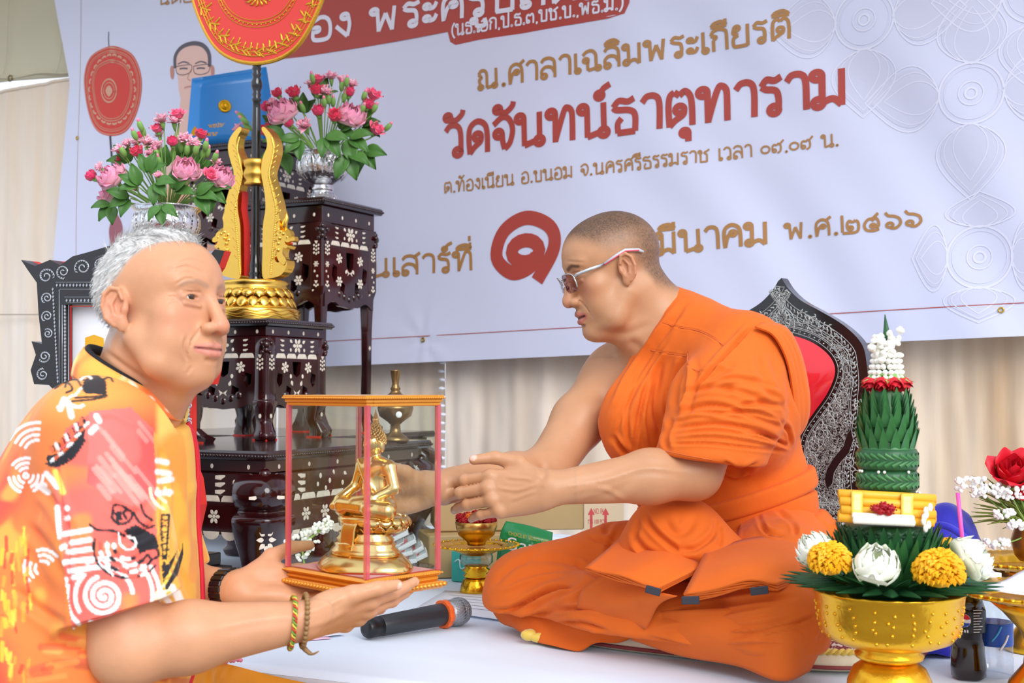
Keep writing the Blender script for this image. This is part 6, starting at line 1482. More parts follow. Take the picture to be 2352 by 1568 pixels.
for i in range(n):
 c_=along(q,L_,(i+.5)*L_[-1]/n);t_=unit(along(q,L_,min(L_[-1],(i+.6)*L_[-1]/n))-along(q,L_,max(0,(i+.4)*L_[-1]/n))+1e-9);s2=np.array([-t_[1],t_[0]])
 pts=[c_-t_*.003+s2*.004,c_+s2*.001,c_+t_*.0035-s2*.001,c_+t_*.001-s2*.0045]
 mb.tube(np.array([kpt(*p,.0004)for p in pts]),[.0009,.0019,.0019,.0009],4,flat=(.4,KW))
o=obj('leaf_border',mb.mesh(),M_ci,ch);o['kind']='stuff'
q=inset(pad,-.011);L_=np.concatenate([[0],np.cumsum(np.linalg.norm(np.diff(q,axis=0),axis=1))]);n=int(L_[-1]/.012);mb=MB()
for i in range(n):
 c_=along(q,L_,(i+.5)*L_[-1]/n);a_=np.linspace(0,6.28,9)[:-1]
 if i%2:mb.tube(np.array([kpt(c_[0]+.0024*math.cos(x),c_[1]+.0024*math.sin(x),.0004)for x in a_]),.0006,4,closed=True)
 else:mb.ball(kpt(*c_,.0002),(.0028,.0006,.0012),6,4)
o=obj('dot_border',mb.mesh(),M_ci,ch);o['kind']='stuff'
M_fil=mat('chair_filigree','15151a',.2,coat=.5)
N_,L2=M_fil.node_tree.nodes,M_fil.node_tree.links
tx=N_.new('ShaderNodeTexNoise');tx.inputs['Scale'].default_value=150;tx.inputs['Detail'].default_value=1;tx.inputs['Distortion'].default_value=1.6
tcn=N_.new('ShaderNodeTexCoord');L2.new(tcn.outputs['Object'],tx.inputs['Vector'])
cr_=N_.new('ShaderNodeValToRGB');L2.new(tx.outputs['Fac'],cr_.inputs[0]);cr_.color_ramp.interpolation='CONSTANT'
el=cr_.color_ramp.elements;el[0].color=(*lin('17171c'),1);el[1].position=.52;el[1].color=(*lin('aeb2ac'),1);e3_=el.new(.60);e3_.color=(*lin('17171c'),1);e4_=el.new(.44);e4_.color=(*lin('9a9f9c'),1);e5_=el.new(.48);e5_.color=(*lin('17171c'),1)
L2.new(cr_.outputs[0],N_['Principled BSDF'].inputs['Base Color'])
mb=MB();plate(mb,inset(prof,.041),[inset(pad,-.022)],KO-KW*.0001,KU,Z,-KW*.0004);obj('filigree_ground',mb.mesh(),M_fil,ch)
def scroll(cx,cz,r,a0,sg,nm='scroll_inlay'):
 a=np.linspace(0,1.7*2*math.pi,30);rr_=r*(1-a/a[-1]*.86);pts=np.stack([cx+rr_*np.cos(a0+sg*a),cz+rr_*np.sin(a0+sg*a)],1);mb=MB()
 mb.tube(np.array([kpt(p[0],p[1],.0004)for p in pts]),np.linspace(.0017,.0008,30),4,flat=(.5,KW))
 for i in range(0,22,2):
  n_=unit(pts[i]-[cx,cz]);t_=np.array([-n_[1],n_[0]])*sg
  e_=[pts[i],pts[i]+n_*r*.20+t_*r*.14,pts[i]+n_*r*.34+t_*r*.36]
  mb.tube(np.array([kpt(p[0],p[1],.0004)for p in e_]),[.0009,.0021,.0004],4,flat=(.4,KW))
 return obj(nm,mb.mesh(),M_ci,ch)
mid=[]
hq,pq=crom(kp2([(1830,720),(1870,745),(1912,776),(1940,815),(1948,860),(1938,905),(1915,945),(1890,985),(1872,1022),(1862,1060),(1862,1100),(1876,1140)]),4),None
L_=np.concatenate([[0],np.cumsum(np.linalg.norm(np.diff(hq,axis=0),axis=1))]);n=15
for i in range(n):
 c_=along(hq,L_,(i+.5)/n*L_[-1])
 for sd in(1,-1):scroll(c_[0]*sd,c_[1],.0165,i*1.3+(0 if sd>0 else math.pi),(1 if i%2 else-1)*sd)
for(px,py)in((1950,960),(1965,1010),(1950,1060),(1935,1095),(1930,1130),(1950,1145),(1965,1090),(1975,930),(1890,1150),(1915,1165),(1945,1180),(1965,1185),(1975,1140),(1870,1170),(1890,1190),(1920,1200)):
 c_=kp2([(px,py)])[0]
 for sd in(1,-1):scroll(c_[0]*sd,c_[1],.013,px*1.7,sd)
for(r_,z0_)in((.030,715),(.020,705),(.012,700)):
 c_=kp2([(1795,z0_+30)])[0];kline([(c_[0]+r_*math.sin(a),c_[1]+r_*1.25*math.cos(a)+(.012 if abs(a)<.3 else 0))for a in np.linspace(-2.4,2.4,25)],.0013,'crest_inlay')
for a in np.linspace(-2.2,2.2,11):
 c_=kp2([(1795,738)])[0];kline([(c_[0]+.010*math.sin(a),c_[1]+.012*math.cos(a)),(c_[0]+.021*math.sin(a+.12),c_[1]+.026*math.cos(a+.12))],.0016,'crest_inlay')
for y in(1160,1164):
 q=kp2([(1800,y),(1990,y)]);kline([(-q[1][0],q[1][1]),(0,q[1][1]),(q[1][0],q[1][1])],.0012)
mb=MB();plate(mb,kp2(sl_),[],KO-KW*.0002,KU,Z,-KW*.0012);obj('plain_slot',mb.mesh(),M_cb,ch);kline(np.concatenate([kp2(sl_),kp2(sl_)[:1]]),.0011)
mb=MB();bz=.012;mb.box(KO*[1,1,0]+KW*.02+Z*.055,.19,.05,.05,ax=[KU,KW,Z],bev=.006);obj('base_rail',mb.mesh(),M_cb,ch)
# == the grey-haired man
AK=np.array([.95,.87,.86]);AH=np.array([-.476,1.722,.562]);ph,pi_=math.radians(24),math.radians(5)
AHR=axes([math.cos(ph)*math.cos(pi_),-math.sin(ph)*math.cos(pi_),math.sin(pi_)],.04)
aS,aE,aW=P(208,992,1.635),P(292,1494,1.60),P(702,1424,1.665)
bS,bE,bW=np.array([-.585,1.915,.40]),np.array([-.54,1.955,.15]),P(548,1354,1.845)
asp=[np.array([-.655,1.785,-.14]),np.array([-.640,1.785,.06]),np.array([-.603,1.78,.24]),np.array([-.566,1.77,.365]),np.array([-.535,1.757,.44])]
YAX=np.array([-.30,.95,0])
def man_torso(p,o=0):
 d=chain(p,asp,[.140+o,.142+o,.132+o,.098+o,.055+o],.05,(YAX,1.28))
 d=smin(d,cone(p,aS+[0,.02,-.01],asp[3]+[0,0,.0],.056+o,.06+o),.05)
 d=smin(d,cone(p,bS+[0,-.02,-.01],asp[3]+[0,0,.0],.056+o,.06+o),.05)
 return d
rH_y=unit(P(905,1398,1.765)-aW);rH_z=np.array([.25,-.66,-.70]);rH_z=unit(rH_z-rH_y*(rH_z@rH_y));rH_x=unit(np.cross(rH_y,rH_z));rH_x=rH_x if rH_x[2]>0 else-rH_x
AR=Hand(aW,[rH_x,rH_y,rH_z],[(.18,.10,.05),(.22,.12,.06),(.28,.14,.08),(.34,.18,.1)],(.02,.0,-.01,-.02),((.018,.022,-.006),(.042,.054,-.004),(.056,.086,.000),(.060,.116,.000)),1.0)
lH_y=unit(np.array([.955,.22,.02]));lH_z=np.array([.25,.70,-.67]);lH_z=unit(lH_z-lH_y*(lH_z@lH_y));lH_x=unit(np.cross(lH_y,lH_z));lH_x=lH_x if lH_x[2]>0 else-lH_x
ALh=Hand(bW,[lH_x,lH_y,lH_z],[(.15,.15,.1),(.15,.15,.1),(.15,.15,.1),(.2,.2,.1)],(.08,.02,-.03,-.08),((.018,.022,-.008),(.048,.048,-.012),(.066,.078,-.010),(.072,.106,-.006)),1.0)
def man_skin(p):
 nb=np.array([-.533,1.757,.435]);d=cone(p,nb,AH+np.array([0,-.030,-.050])@AHR,.054,.057)
 d=smin(d,cone(p,AH+np.array([0,.030,-.076])@AHR,nb+[.045,-.012,.0],.034,.036),.03)
 d=smin(d,cone(p,nb,asp[3],.06,.09),.03)
 d=smin(d,chain(p,[aS,(aS+aE)/2,aE],[.050,.047,.043],.02),.02)
 d=smin(d,chain(p,[aE,aE*.66+aW*.34+[0,0,.004],aW*.96+aE*.04],[.044,.043,.0265],.02),.02)
 d=smin(d,chain(p,[bS,(bS+bE)/2,bE],[.050,.047,.043],.02),.02)
 d=smin(d,chain(p,[bE,bE*.66+bW*.34,bW],[.043,.041,.0265],.02),.02)
 c32,R32=AH.astype(np.float32),AHR.T.astype(np.float32)
 d=smin(d,group(p,AH,.21,lambda q:.90*head_sdf(((q-c32)@R32/AK).astype(np.float32),dict(eye=.0040,smile=.003,nose=-.001,jaww=.004,cheek=.009,ear=.96,chin=-.013))),.016)
 for h_ in(AR,ALh):d=smin(d,group(p,h_.c,.17,h_.sdf),.012)
 return d.astype(np.float32)
fine=[(*box_of(AH+[.005,-.002,0],[.130,.130,.150]),.0013),(*box_of(AR.c,[.125,.07,.075]),.0013),(*box_of(ALh.c,[.12,.075,.07]),.0016)]
V,Q=body_mesh(man_skin,(-.72,1.52,.06),(-.03,2.05,.72),.0036,fine,'man')
q=(V-AH)@AHR.T/AK;inh=(np.abs(q)<[.12,.13,.16]).all(1)
cols=np.tile(np.array(lin('cf9772')),(len(V),1));cols*=(1+.05*vnoise(V,40,1)+.03*vnoise(V,130,2))[:,None]
xm=np.abs(q[:,0]);yy,zz_=q[:,1],q[:,2];xz=np.stack([xm,zz_],1);front=inh&(yy>.055)
for(c_,r_,a_)in(((.045,.068,-.02),.032,.28),((.0,.112,-.035),.022,.38),((.085,-.015,0),.03,.3),((.0,.085,.04),.05,.10)):
 dd=np.sqrt(((np.stack([xm,yy,zz_],1)-c_)**2).sum(1));tint(inh*a_*(1-sstep(r_*.4,r_*1.3,dd)),'d9806a')
hl=lambda y:np.interp(y,[-.12,-.09,-.055,-.040,-.030,-.012,.0,.012,.03,.055,.075,.10],[-.062,-.060,-.056,-.03,.034,.052,.068,.082,.094,.102,.107,.112])
earz=(1-sstep(.022,.032,np.abs(yy+.014)))*(1-sstep(.034,.044,np.abs(zz_)))*sstep(.066,.072,xm)
hw_=sstep(-.006,.012,zz_-hl(yy))*inh*(1-earz)
tint(hw_*np.clip(.62+.3*vnoise(V,500,5),0,1),'b9b4ae')
paint(cols,xz,[(.012,.030),(.030,.036),(.048,.031)],.0036,'9a8474',.6,front,.45)
d_ul,_=seg_dist(xz,np.array([(0,-.0625),(.009,-.0615),(.028,-.066)]));tint(front*(1-sstep(.0035,.006,d_ul))*.7,'d08476')
d_ll,_=seg_dist(xz,np.array([(0,-.0745),(.010,-.0742),(.026,-.0680)]));tint(front*(1-sstep(.0042,.007,d_ll))*.75,'d9887c')
tint(front*(1-sstep(.0008,.003,seg_dist(xz,np.array([(0,-.0688),(.0115,-.0684),(.030,-.0658)]))[0]))*.8,'7a3a34')
tint(front*(1-sstep(.004,.007,np.abs(np.hypot((xz[:,0]-.0325)/1.25,xz[:,1]-.0115)-.011)))*.25,'b07a62')
for k in range(26):
 r0=random.Random(k);c_=np.array([.06*r0.random()+.02,r0.uniform(.0,.09),r0.uniform(-.08,.09)]);c_=c_*[1 if r0.random()>.3 else-1,1,1]
 dd=np.sqrt(((q-c_)**2).sum(1));tint(inh*.35*(1-sstep(.002,.005+.003*r0.random(),dd)),'b07850')
for c_,r_ in AR.nails()+ALh.nails():tint(1-sstep(r_*.7,r_*1.1,np.sqrt(((V-c_)**2).sum(1))),'eec0ac')
N=normals(V,Q)
V=sculpt(V,N,[([(448,640),(425,640),(400,655)],3,.0009),([(395,620),(430,612),(470,628)],3,.0008),([(400,606),(440,596),(478,612)],3,.0007),([(405,686),(380,698)],2.4,.0008),([(405,680),(384,682)],2.4,.0008),([(428,770),(424,800),(432,830)],4,.0016),([(440,840),(430,860)],4,.001),([(240,805),(300,850),(350,880)],6,.0015),([(690,1440),(740,1430),(800,1400)],6,-.0010),([(690,1410),(750,1390),(790,1370)],5,-.0010),([(860,1345),(840,1350)],3,.0008),([(480,1445),(600,1420),(680,1412)],8,-.0012)])
man=thing('person','grey-haired man in a bright batik shirt kneeling at the stage edge, holding a glass case','person',(-.6,1.78,-.6))
obj('body',fast_mesh('man_body',V,Q,cols),MATS['skin'],man)
eyes(man,AH,AK[:,None]*AHR,np.array([.05,.98,.06])@AHR,rr=.0090)
M_hair=mat('silver_hair','c9c7c4',.5,attr=True,spec=.4)
hc=lambda p:((p-AH.astype(np.float32))@AHR.T.astype(np.float32)/AK)
def hair_sdf(p):
 q=hc(p);d=smin(ell(q,(0,-.010,.042),(.0765,.098,.084)),ell(q,(0,.036,.046),(.060,.054,.056)),.03)
 y,z,x=q[:,1],q[:,2],np.abs(q[:,0]);over=z-np.interp(y,[-.12,-.09,-.055,-.040,-.030,-.012,.0,.012,.03,.055,.075,.10],[-.062,-.060,-.056,-.03,.034,.052,.068,.082,.094,.102,.107,.112])
 th=.0075*sstep(-.004,.026,over)+.005*sstep(.09,.125,z)-.003+.0016*np.sin(x*500+y*200)*sstep(0,.03,over)
 return smax((d-th)*.9,np.abs(d)-.02,.004).astype(np.float32)
V,Q=sdf_mesh(hair_sdf,AH-.15,AH+.15,.0022);V=relax(V,Q,1,.4);N=normals(V,Q)
qh=(V-AH)@AHR.T/AK;keep=(qh[:,2]-hl(qh[:,1])>-.004)
outer=((V-AH)*N).sum(1)>0
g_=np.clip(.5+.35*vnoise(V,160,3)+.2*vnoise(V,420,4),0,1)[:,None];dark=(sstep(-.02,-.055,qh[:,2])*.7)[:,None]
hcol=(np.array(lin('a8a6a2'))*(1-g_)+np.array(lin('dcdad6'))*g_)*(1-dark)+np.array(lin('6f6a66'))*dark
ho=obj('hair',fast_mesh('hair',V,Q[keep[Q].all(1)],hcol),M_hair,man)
idx=np.where(keep&outer&(qh[:,2]>hl(qh[:,1])+.002))[0];rg=np.random.default_rng(4);pick=rg.choice(idx,3400)
mb=MB();SCc=[]
dirw=np.zeros((len(pick),3));ql=qh[pick]
top=sstep(.085,.115,ql[:,2])
dl=np.stack([.15*np.sign(ql[:,0])*(1-top)+.3*top,-.75*(1-top)+.9*top,-.65*(1-top)+.12*top],1)
dw=dl@AHR
v0=V[pick];n0=N[pick];sgs=4;Ln=rg.uniform(.007,.014,len(pick))*(1+.8*top)
allv,allf=[],[]
for i in range(len(pick)):
 d_=dw[i]-n0[i]*(dw[i]@n0[i]);d_=unit(d_+rg.normal(0,.12,3));s_=np.cross(n0[i],d_)*.00055;p_=v0[i]-n0[i]*.001;k0=i*(sgs*2);L_=Ln[i]
 for k in range(sgs):
  t_=k/(sgs-1);c_=p_+d_*L_*t_+n0[i]*(.0022*math.sin(t_*2.2)+.0006);w_=1-.85*t_;allv+=[c_-s_*w_,c_+s_*w_]
 allf+=[(k0+2*k,k0+2*k+1,k0+2*k+3,k0+2*k+2)for k in range(sgs-1)]
 gg=rg.uniform(.0,1);SCc+=[np.array(lin('9b9894'))*(1-gg)+np.array(lin('efeeec'))*gg]*(sgs*2)
mb.add(np.array(allv),allf);so=obj('hair_strands',mb.mesh('strands',np.array(SCc)),M_hair,ho);so['kind']='stuff'
def shirt_sdf(p):
 d=man_torso(p,.014)
 d=smin(d,ell(p,(-.615,1.77,.12),(.165,.20,.16)),.06)
 sA=chain(p,[aS+[-.002,.01,.0],aS*.5+aE*.5+[.002,0,.0],aE*.9+aS*.1],[.066,.074,.082],.03)
 hemz=P(280,1402,1.585)[2];sA=smax(sA,-(p[:,2]-(hemz+.30*(p[:,0]+.492))),.006)
 sB=chain(p,[bS,(bS+bE)/2,bE*.9+bS*.1],[.066,.074,.080],.03);sB=smax(sB,-(p[:,2]-.19),.006)
 d=smin(d,sA,.022);d=smin(d,sB,.03)
 nb=np.array([-.545,1.76,.40]);nt=np.array([-.515,1.748,.50]);ax=nt-nb;L2=float(np.linalg.norm(ax));t_=((p-nb.astype(np.float32))@(ax/L2).astype(np.float32))
 rad=np.sqrt(np.maximum(0,((p-nb.astype(np.float32))**2).sum(1)-t_**2));cut=np.maximum(.030-t_,rad-.095)
 return smax(d,-cut.astype(np.float32),.006).astype(np.float32)
V,Q=sdf_mesh(shirt_sdf,(-.86,1.46,-.16),(-.40,2.06,.50),.0020);V=relax(V,Q,1,.5);N=normals(V,Q)
sh_st=[([(160,1000),(130,1060),(150,1200),(165,1440)],5,.004),([(365,1020),(378,1120),(372,1260),(385,1380)],6,.006),([(345,1160),(300,1180),(240,1150)],10,.004),([(360,1200),(320,1230),(250,1240)],9,.004),([(90,1120),(130,1160),(165,1230)],10,.005),([(60,1200),(110,1260),(150,1340)],11,.005),([(30,1350),(90,1400),(150,1440)],12,.005),([(380,1280),(420,1330),(450,1400)],8,.003),([(430,1100),(445,1200),(450,1320)],8,.003),([(165,1440),(250,1415),(392,1374)],3,.002),([(100,1480),(250,1500),(400,1470)],12,.004),([(210,960),(260,950),(330,990)],9,-.002)]
V=sculpt(V,N,sh_st);N=normals(V,Q);V+=N*(.0012*vnoise(V,24,2))[:,None]
px=proj(V)
def mixc(a,b,k):k=np.asarray(k)[:,None];return a*(1-k)+b*k
L3=lambda c:np.array(lin(c))
n1,n2=vnoise(V,14,1),vnoise(V,33,2)
cols=np.tile(L3('f0803c'),(len(V),1))
cols=mixc(cols,L3('e8503c'),sstep(-.1,.5,n1));cols=mixc(cols,L3('f9b04a'),sstep(.1,.6,n2+.3*n1)*.8)
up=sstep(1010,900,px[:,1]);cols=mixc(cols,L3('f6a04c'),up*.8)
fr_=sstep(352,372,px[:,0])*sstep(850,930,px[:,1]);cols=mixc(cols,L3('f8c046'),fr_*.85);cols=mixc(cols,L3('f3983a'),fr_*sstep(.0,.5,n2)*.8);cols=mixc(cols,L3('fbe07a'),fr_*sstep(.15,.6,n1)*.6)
slv=in_poly(px,[(150,985),(205,950),(290,945),(345,985),(362,1060),(358,1200),(372,1380),(165,1442),(140,1250),(118,1100)])
cols[slv]=mixc(np.tile(L3('f0685c'),(slv.sum(),1)),L3('f08a4a'),sstep(.0,.6,n2[slv]+.2*n1[slv]))
upf=in_poly(px,[(205,945),(300,935),(352,985),(360,1150),(300,1160),(200,1110)]);cols[upf]=mixc(np.tile(L3('f4726a'),(upf.sum(),1)),L3('ee5a58'),sstep(-.2,.5,n2[upf]))
Wt,Bk,Pk='fffaf6','1c1a22','f9a79a'
fc_=N[:,1]<.35
z6=lambda x,y:(x/2.347,900+y/2.347)
for i in range(22):
 r0=random.Random(i+3);x,y=r0.uniform(470,760),r0.uniform(160,520);L_=r0.uniform(50,170)
 paint(cols,px,[z6(x,y),z6(x+L_*.8,y+L_)],r0.choice((4.5,5.5,6.5)),Pk,.3,fc_&(slv|upf),.55)
def pspiral(cx,cy,r0,r1,turns,a0,wd,col,sq=1.0,dash=None):
 a=np.linspace(0,turns*2*math.pi,int(24*turns));r=r0+(r1-r0)*a/a[-1];pts=np.stack([cx+r*np.cos(a+a0),cy+sq*r*np.sin(a+a0)],1)
 if dash:
  for k in range(0,len(pts)-dash,dash+2):paint(cols,px,pts[k:k+dash],wd,col,.3,fc_)
 else:paint(cols,px,pts,wd,col,.3,fc_)
cx,cy=z6(560,1100);keep_fc=fc_;fc_=fc_&in_poly(px,[(130,985),(205,930),(300,930),(364,985),(372,1200),(396,1372),(168,1446),(135,1250),(105,1100)])
pspiral(cx,cy,3,46,2.6,.6,5.2,Wt);pspiral(cx,cy,66,67,1,2.6,5,Wt,dash=6);pspiral(cx,cy,86,87,.8,2.3,5,Wt,dash=5);pspiral(cx,cy,104,105,.42,2.0,4.5,Wt,dash=5);pspiral(cx+4,cy,108,109,.3,5.6,4.5,Wt,dash=4);pspiral(cx+4,cy,124,125,.28,5.7,4.5,Wt,dash=4)
for a,b_ in(((345,765),(485,742)),((385,812),(485,796)),((372,862),(490,846)),((365,915),(505,898)),((375,965),(540,940)),((395,1000),(440,985)),((330,840),(350,830)),((345,920),(352,915)),((352,1020),(356,1010)),((360,625),(362,628)),((364,678),(366,680)),((310,620),(318,780))):paint(cols,px,[z6(*a),z6(*b_)],6,Wt,.35,fc_)
fc_=keep_fc
for(cx0,cy0,rr_,a0,tn)in((200,330,(70,100,130,165),3.6,.38),(140,450,(12,40,66,92),0,1.0),(230,950,(40,70,100),2.4,.6),(930,520,(40,80,120),2.0,.5),(930,1120,(30,60,90),3.2,.5),(420,30,(50,),1.0,.5)):
 for r_ in rr_:
  c0=z6(cx0,cy0);pspiral(c0[0],c0[1],r_/2.347,r_/2.347+.5,tn,a0,3.6,Wt if cx0<900 else 'fff3c0',1.0,dash=5)
for a,b_ in(((370,60),(385,130)),((325,90),(345,40)),((520,130),(535,155)),((490,215),(515,190)),((250,440),(310,510)),((200,500),(260,540)),((230,500),(240,505)),((850,370),(900,380)),((850,430),(915,440)),((860,480),(925,470)),((850,545),(920,540)),((900,1120),(915,1140)),((960,1080),(1000,1180)),((930,1050),(985,1175)),((870,1080),(890,1110)),((300,430),(340,540))):paint(cols,px,[z6(*a),z6(*b_)],6.5,Wt if a[0]!=300 else 'f6d860',.4,fc_)
for i in range(46):
 r0=random.Random(i+60);x,y=r0.uniform(0,70),r0.uniform(1200,1560);L_=r0.uniform(14,40);paint(cols,px,[(x,y),(x+r0.uniform(-5,5),y+L_)],r0.uniform(2.5,5),r0.choice(('f6d04a','f4a43c','d94a30','e9c23c')),.4,fc_,.9)
for i in range(30):
 r0=random.Random(i+160);x,y=r0.uniform(60,420),r0.uniform(1450,1568);paint(cols,px,[(x,y),(x+r0.uniform(20,90),y+r0.uniform(-14,14))],r0.uniform(5,10),r0.choice(('e8502e','f09a4a','c9583a','f4b058')),.5,fc_&~slv,.7)
def bpl(pts,wd=2.2,col=Bk):paint(cols,px,[z6(*p)for p in pts],wd,col,.3,fc_)
def bfill(pts,col=Bk):
 m=in_poly(px,[z6(*p)for p in pts])&fc_;cols[m]=L3(col)
bfill([(248,345),(262,395),(330,392),(400,340),(450,260),(470,165),(455,140),(430,190),(380,270),(310,330)])
for k in range(9):
 t_=k/8;x,y=275+180*t_,372-190*t_**1.25;bpl([(x,y),(x+22,y-18)],3.2,'e8683c' if k%2 else Wt)
for k in range(7):
 t_=k/6;x,y=290+160*t_,322-150*t_**1.2;bpl([(x-6,y+2),(x-16,y-26)],3.4,Wt if k%2 else 'e8683c');bpl([(x+8,y-4),(x-4,y-34)],1.6)
bpl([(250,385),(300,400),(390,356),(455,262)],2.6)
bfill([(670,745),(730,715),(835,770),(858,840),(800,850),(760,870),(720,820),(690,790)])
for k,r_ in enumerate((70,105,140,172)):
 a=np.linspace(.35+.1*k,3.25,16);pts=[(690+r_*math.cos(x)*1.08,830+r_*math.sin(x))for x in a];bpl(pts,3.2 if k%2==0 else 2.4)
 for j in range(2,15,2):bpl([pts[j],pts[j+1]if j+1<16 else pts[j]],4.6 if k<3 else 3.6,(Wt,'e85a4a','1c1a22',Wt)[(j//2+k)%4])
bpl([(485,715),(520,740),(560,745),(620,750),(670,775)],3);bpl([(510,790),(505,850),(530,930),(600,990)],2.4)
bpl([(610,640),(605,680),(640,710),(690,700),(715,660),(690,635),(665,650),(680,680)],3.2);bpl([(605,650),(615,612),(650,610),(680,625)],2.6);bfill([(615,650),(650,640),(660,690),(630,700)])
bpl([(720,650),(750,700),(800,730),(830,720)],3);bpl([(760,610),(780,660),(820,690)],3);bpl([(780,850),(800,830),(840,840),(855,880),(820,900),(800,880)],3);bpl([(640,760),(650,820),(690,850),(730,830),(725,790),(690,780)],2.6,Wt)
bpl([(872,665),(870,760),(880,900)],2.4);bpl([(912,665),(905,760),(895,900)],2.4);bpl([(872,662),(912,662)],2.4)
for k in range(7):bpl([(872,690+32*k),(908,690+32*k)],1.8)
bfill([(872,900),(905,930),(940,880),(985,810),(990,870),(960,980),(895,1075),(878,1010)])
for k in range(16):
 r0=random.Random(k);t_=k/15;bpl([(890+85*t_**.8,1030-190*t_),(895+80*t_**.8,1012-190*t_)],3.2,('e8b83a','f4d060','e89a30')[k%3])
z4=lambda x,y:(x/3.015,480+y/3.015)
m=in_poly(px,[z4(*p)for p in((590,1180),(640,1120),(735,1190),(740,1285),(590,1275),(560,1240))])&fc_;cols[m]=L3('2a2426')
for pts in(((510,1130),(540,1100),(590,1110),(630,1150),(600,1190),(560,1170)),((380,1240),(430,1200),(480,1210),(500,1250),(460,1270)),((450,1230),(470,1190),(530,1180),(560,1220)),((500,1330),(620,1320),(730,1300)),((520,1305),(640,1300),(740,1290)),((720,1180),(760,1160),(780,1190))):paint(cols,px,[z4(*p)for p in pts],2.6,'3a2c26',.3,fc_)
for pts in(((560,1180),(600,1150),(630,1170)),((520,1290),(560,1240)),((440,1330),(500,1290)),((400,1370),(410,1390))):paint(cols,px,[z4(*p)for p in pts],3,'fff0e0',.3,fc_)
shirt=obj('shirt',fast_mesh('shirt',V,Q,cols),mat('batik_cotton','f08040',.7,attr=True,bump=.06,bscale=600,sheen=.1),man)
nb=np.array([-.545,1.76,.405]);CB=P(200,838,1.75)
rows=[]
ang=np.linspace(.12,2*math.pi-.12,40)
bot,topc=[],[]
for a in ang:
 d=np.array([math.cos(a),math.sin(a),0]);f_=.5+.5*math.cos(a)
 bot.append(np.array([-.534,1.757,.480])+d*[.070,.092,0]-Z*(.066*f_)+[0.006*f_,0,0]);topc.append(np.array([-.527,1.755,.516])+d*[.061,.080,0]-Z*(.074*f_)+[.006*f_,0,0])
bot,topc=np.array(bot),np.array(topc);midc=(bot+topc)/2+(np.stack([np.cos(ang),np.sin(ang),0*ang],1))*.004
m_=patch([bot[::1],midc,topc],4,2,.003,flip=False)
v=np.zeros(len(m_.vertices)*3);m_.vertices.foreach_get('co',v);v=v.reshape(-1,3);pc=proj(v);cc=mixc(np.tile(L3('f9b24c'),(len(v),1)),L3('f27c3c'),sstep(-.2,.4,vnoise(v,30,5)));cc=mixc(cc,L3('fde48a'),sstep(.2,.6,vnoise(v,22,9)))
cols,px,fc_=cc,pc,np.ones(len(v),bool)
for pts in(((1060,1310),(1050,1350)),((1120,1420),(1110,1440)),((1180,1350),(1170,1400)),((830,1090),(870,1150),(850,1220)),((900,1190),(940,1240)),((1000,1300),(1010,1330))):paint(cols,px,[z4(*p)for p in pts],4.5,'fff6da',.4,fc_)
setcol(m_,cc);obj('collar',m_,MATS['batik_cotton'],man)
mb=MB();rng_=[k for k in range(40)if 1.2<ang[k]<5.4];mb.tube(topc[rng_]-Z*.002-np.stack([np.cos(ang[rng_]),np.sin(ang[rng_]),0*ang[rng_]],1)*.003,.0042,8,flat=(1.6,Z));obj('undershirt_edge',mb.mesh(),mat('black_cotton','15151a',.8),man)
BV2=BVHTree.FromPolygons(V.tolist(),Q.tolist())
plk=[]
for z in np.linspace(.41,-.12,40):
 cz_=np.array([np.interp(z,[-.14,.06,.24,.365,.44],[q_[k]for q_ in asp])for k in(0,1)]);fdir=np.array([.95,.30,0]);h_=BV2.ray_cast(Vector((*(cz_+fdir[:2]*.6),z)),Vector(-fdir))
 if h_[0]is not None:plk.append(np.array(h_[0]))
plk=np.array(plk)
for _ in range(3):plk[1:-1]=.5*plk[1:-1]+.25*(plk[:-2]+plk[2:])
mb=MB();mb.tube(plk+[.004,0,0],.0065,8,flat=(.5,np.array([1.0,0,0])));obj('red_placket',mb.mesh(),mat('red_trim','d8283c',.6),man)
def trouser(p):
 d=cone(p,(-.655,1.785,-.13),(-.65,1.785,-.18),.145,.14,(YAX,1.25))
 for yk in(1.69,1.88):
  d=smin(d,chain(p,[(-.64,yk+.01,-.17),(-.56,yk-.01,-.50)],[.10,.075],.02),.03)
  d=smin(d,chain(p,[(-.56,yk-.01,-.535),(-.90,yk+.01,-.545)],[.064,.05],.02),.03)
 return smax(d,-(p[:,2]+.598),.006).astype(np.float32)
V,Q=sdf_mesh(trouser,(-1.02,1.54,-.61),(-.38,2.03,.03),.006);obj('trousers',fast_mesh('trousers',relax(V,Q,1),Q),mat('dark_trousers','25262e',.8),man)
for yk in(1.70,1.89):
 V,Q=sdf_mesh(lambda p:smax(chain(p,[(-.93,yk,-.55),(-1.08,yk,-.545)],[.046,.036],.01),-(p[:,2]+.598),.004).astype(np.float32),(-1.15,yk-.07,-.61),(-.86,yk+.07,-.48),.005);obj('shoe',fast_mesh('shoe',V,Q),mat('shoe_leather','1c1613',.35),man)
def bangle(c,ax,r):return[c+(frame(ax)[0]*math.cos(a)+frame(ax)[1]*math.sin(a))*r for a in np.linspace(0,2*math.pi,33)[:-1]]
wd=unit(bW-bE);wc=bW-wd*.018
wt=thing('wristwatch','dark metal link bracelet watch on the far wrist of the grey-haired man','watch',wc)
M_wat=mat('dark_steel','3a3a3c',.3,metal=.8)
fw=frame(wd)
for i in range(22):
 a=i/22*2*math.pi;n_=fw[0]*math.cos(a)+fw[1]*math.sin(a);t_=-fw[0]*math.sin(a)+fw[1]*math.cos(a)
 mb=MB();mb.box(wc+n_*.0305,.0041,.0125,.0018,ax=[t_,wd,n_],bev=.0012);obj('link',mb.mesh(),M_wat,wt)
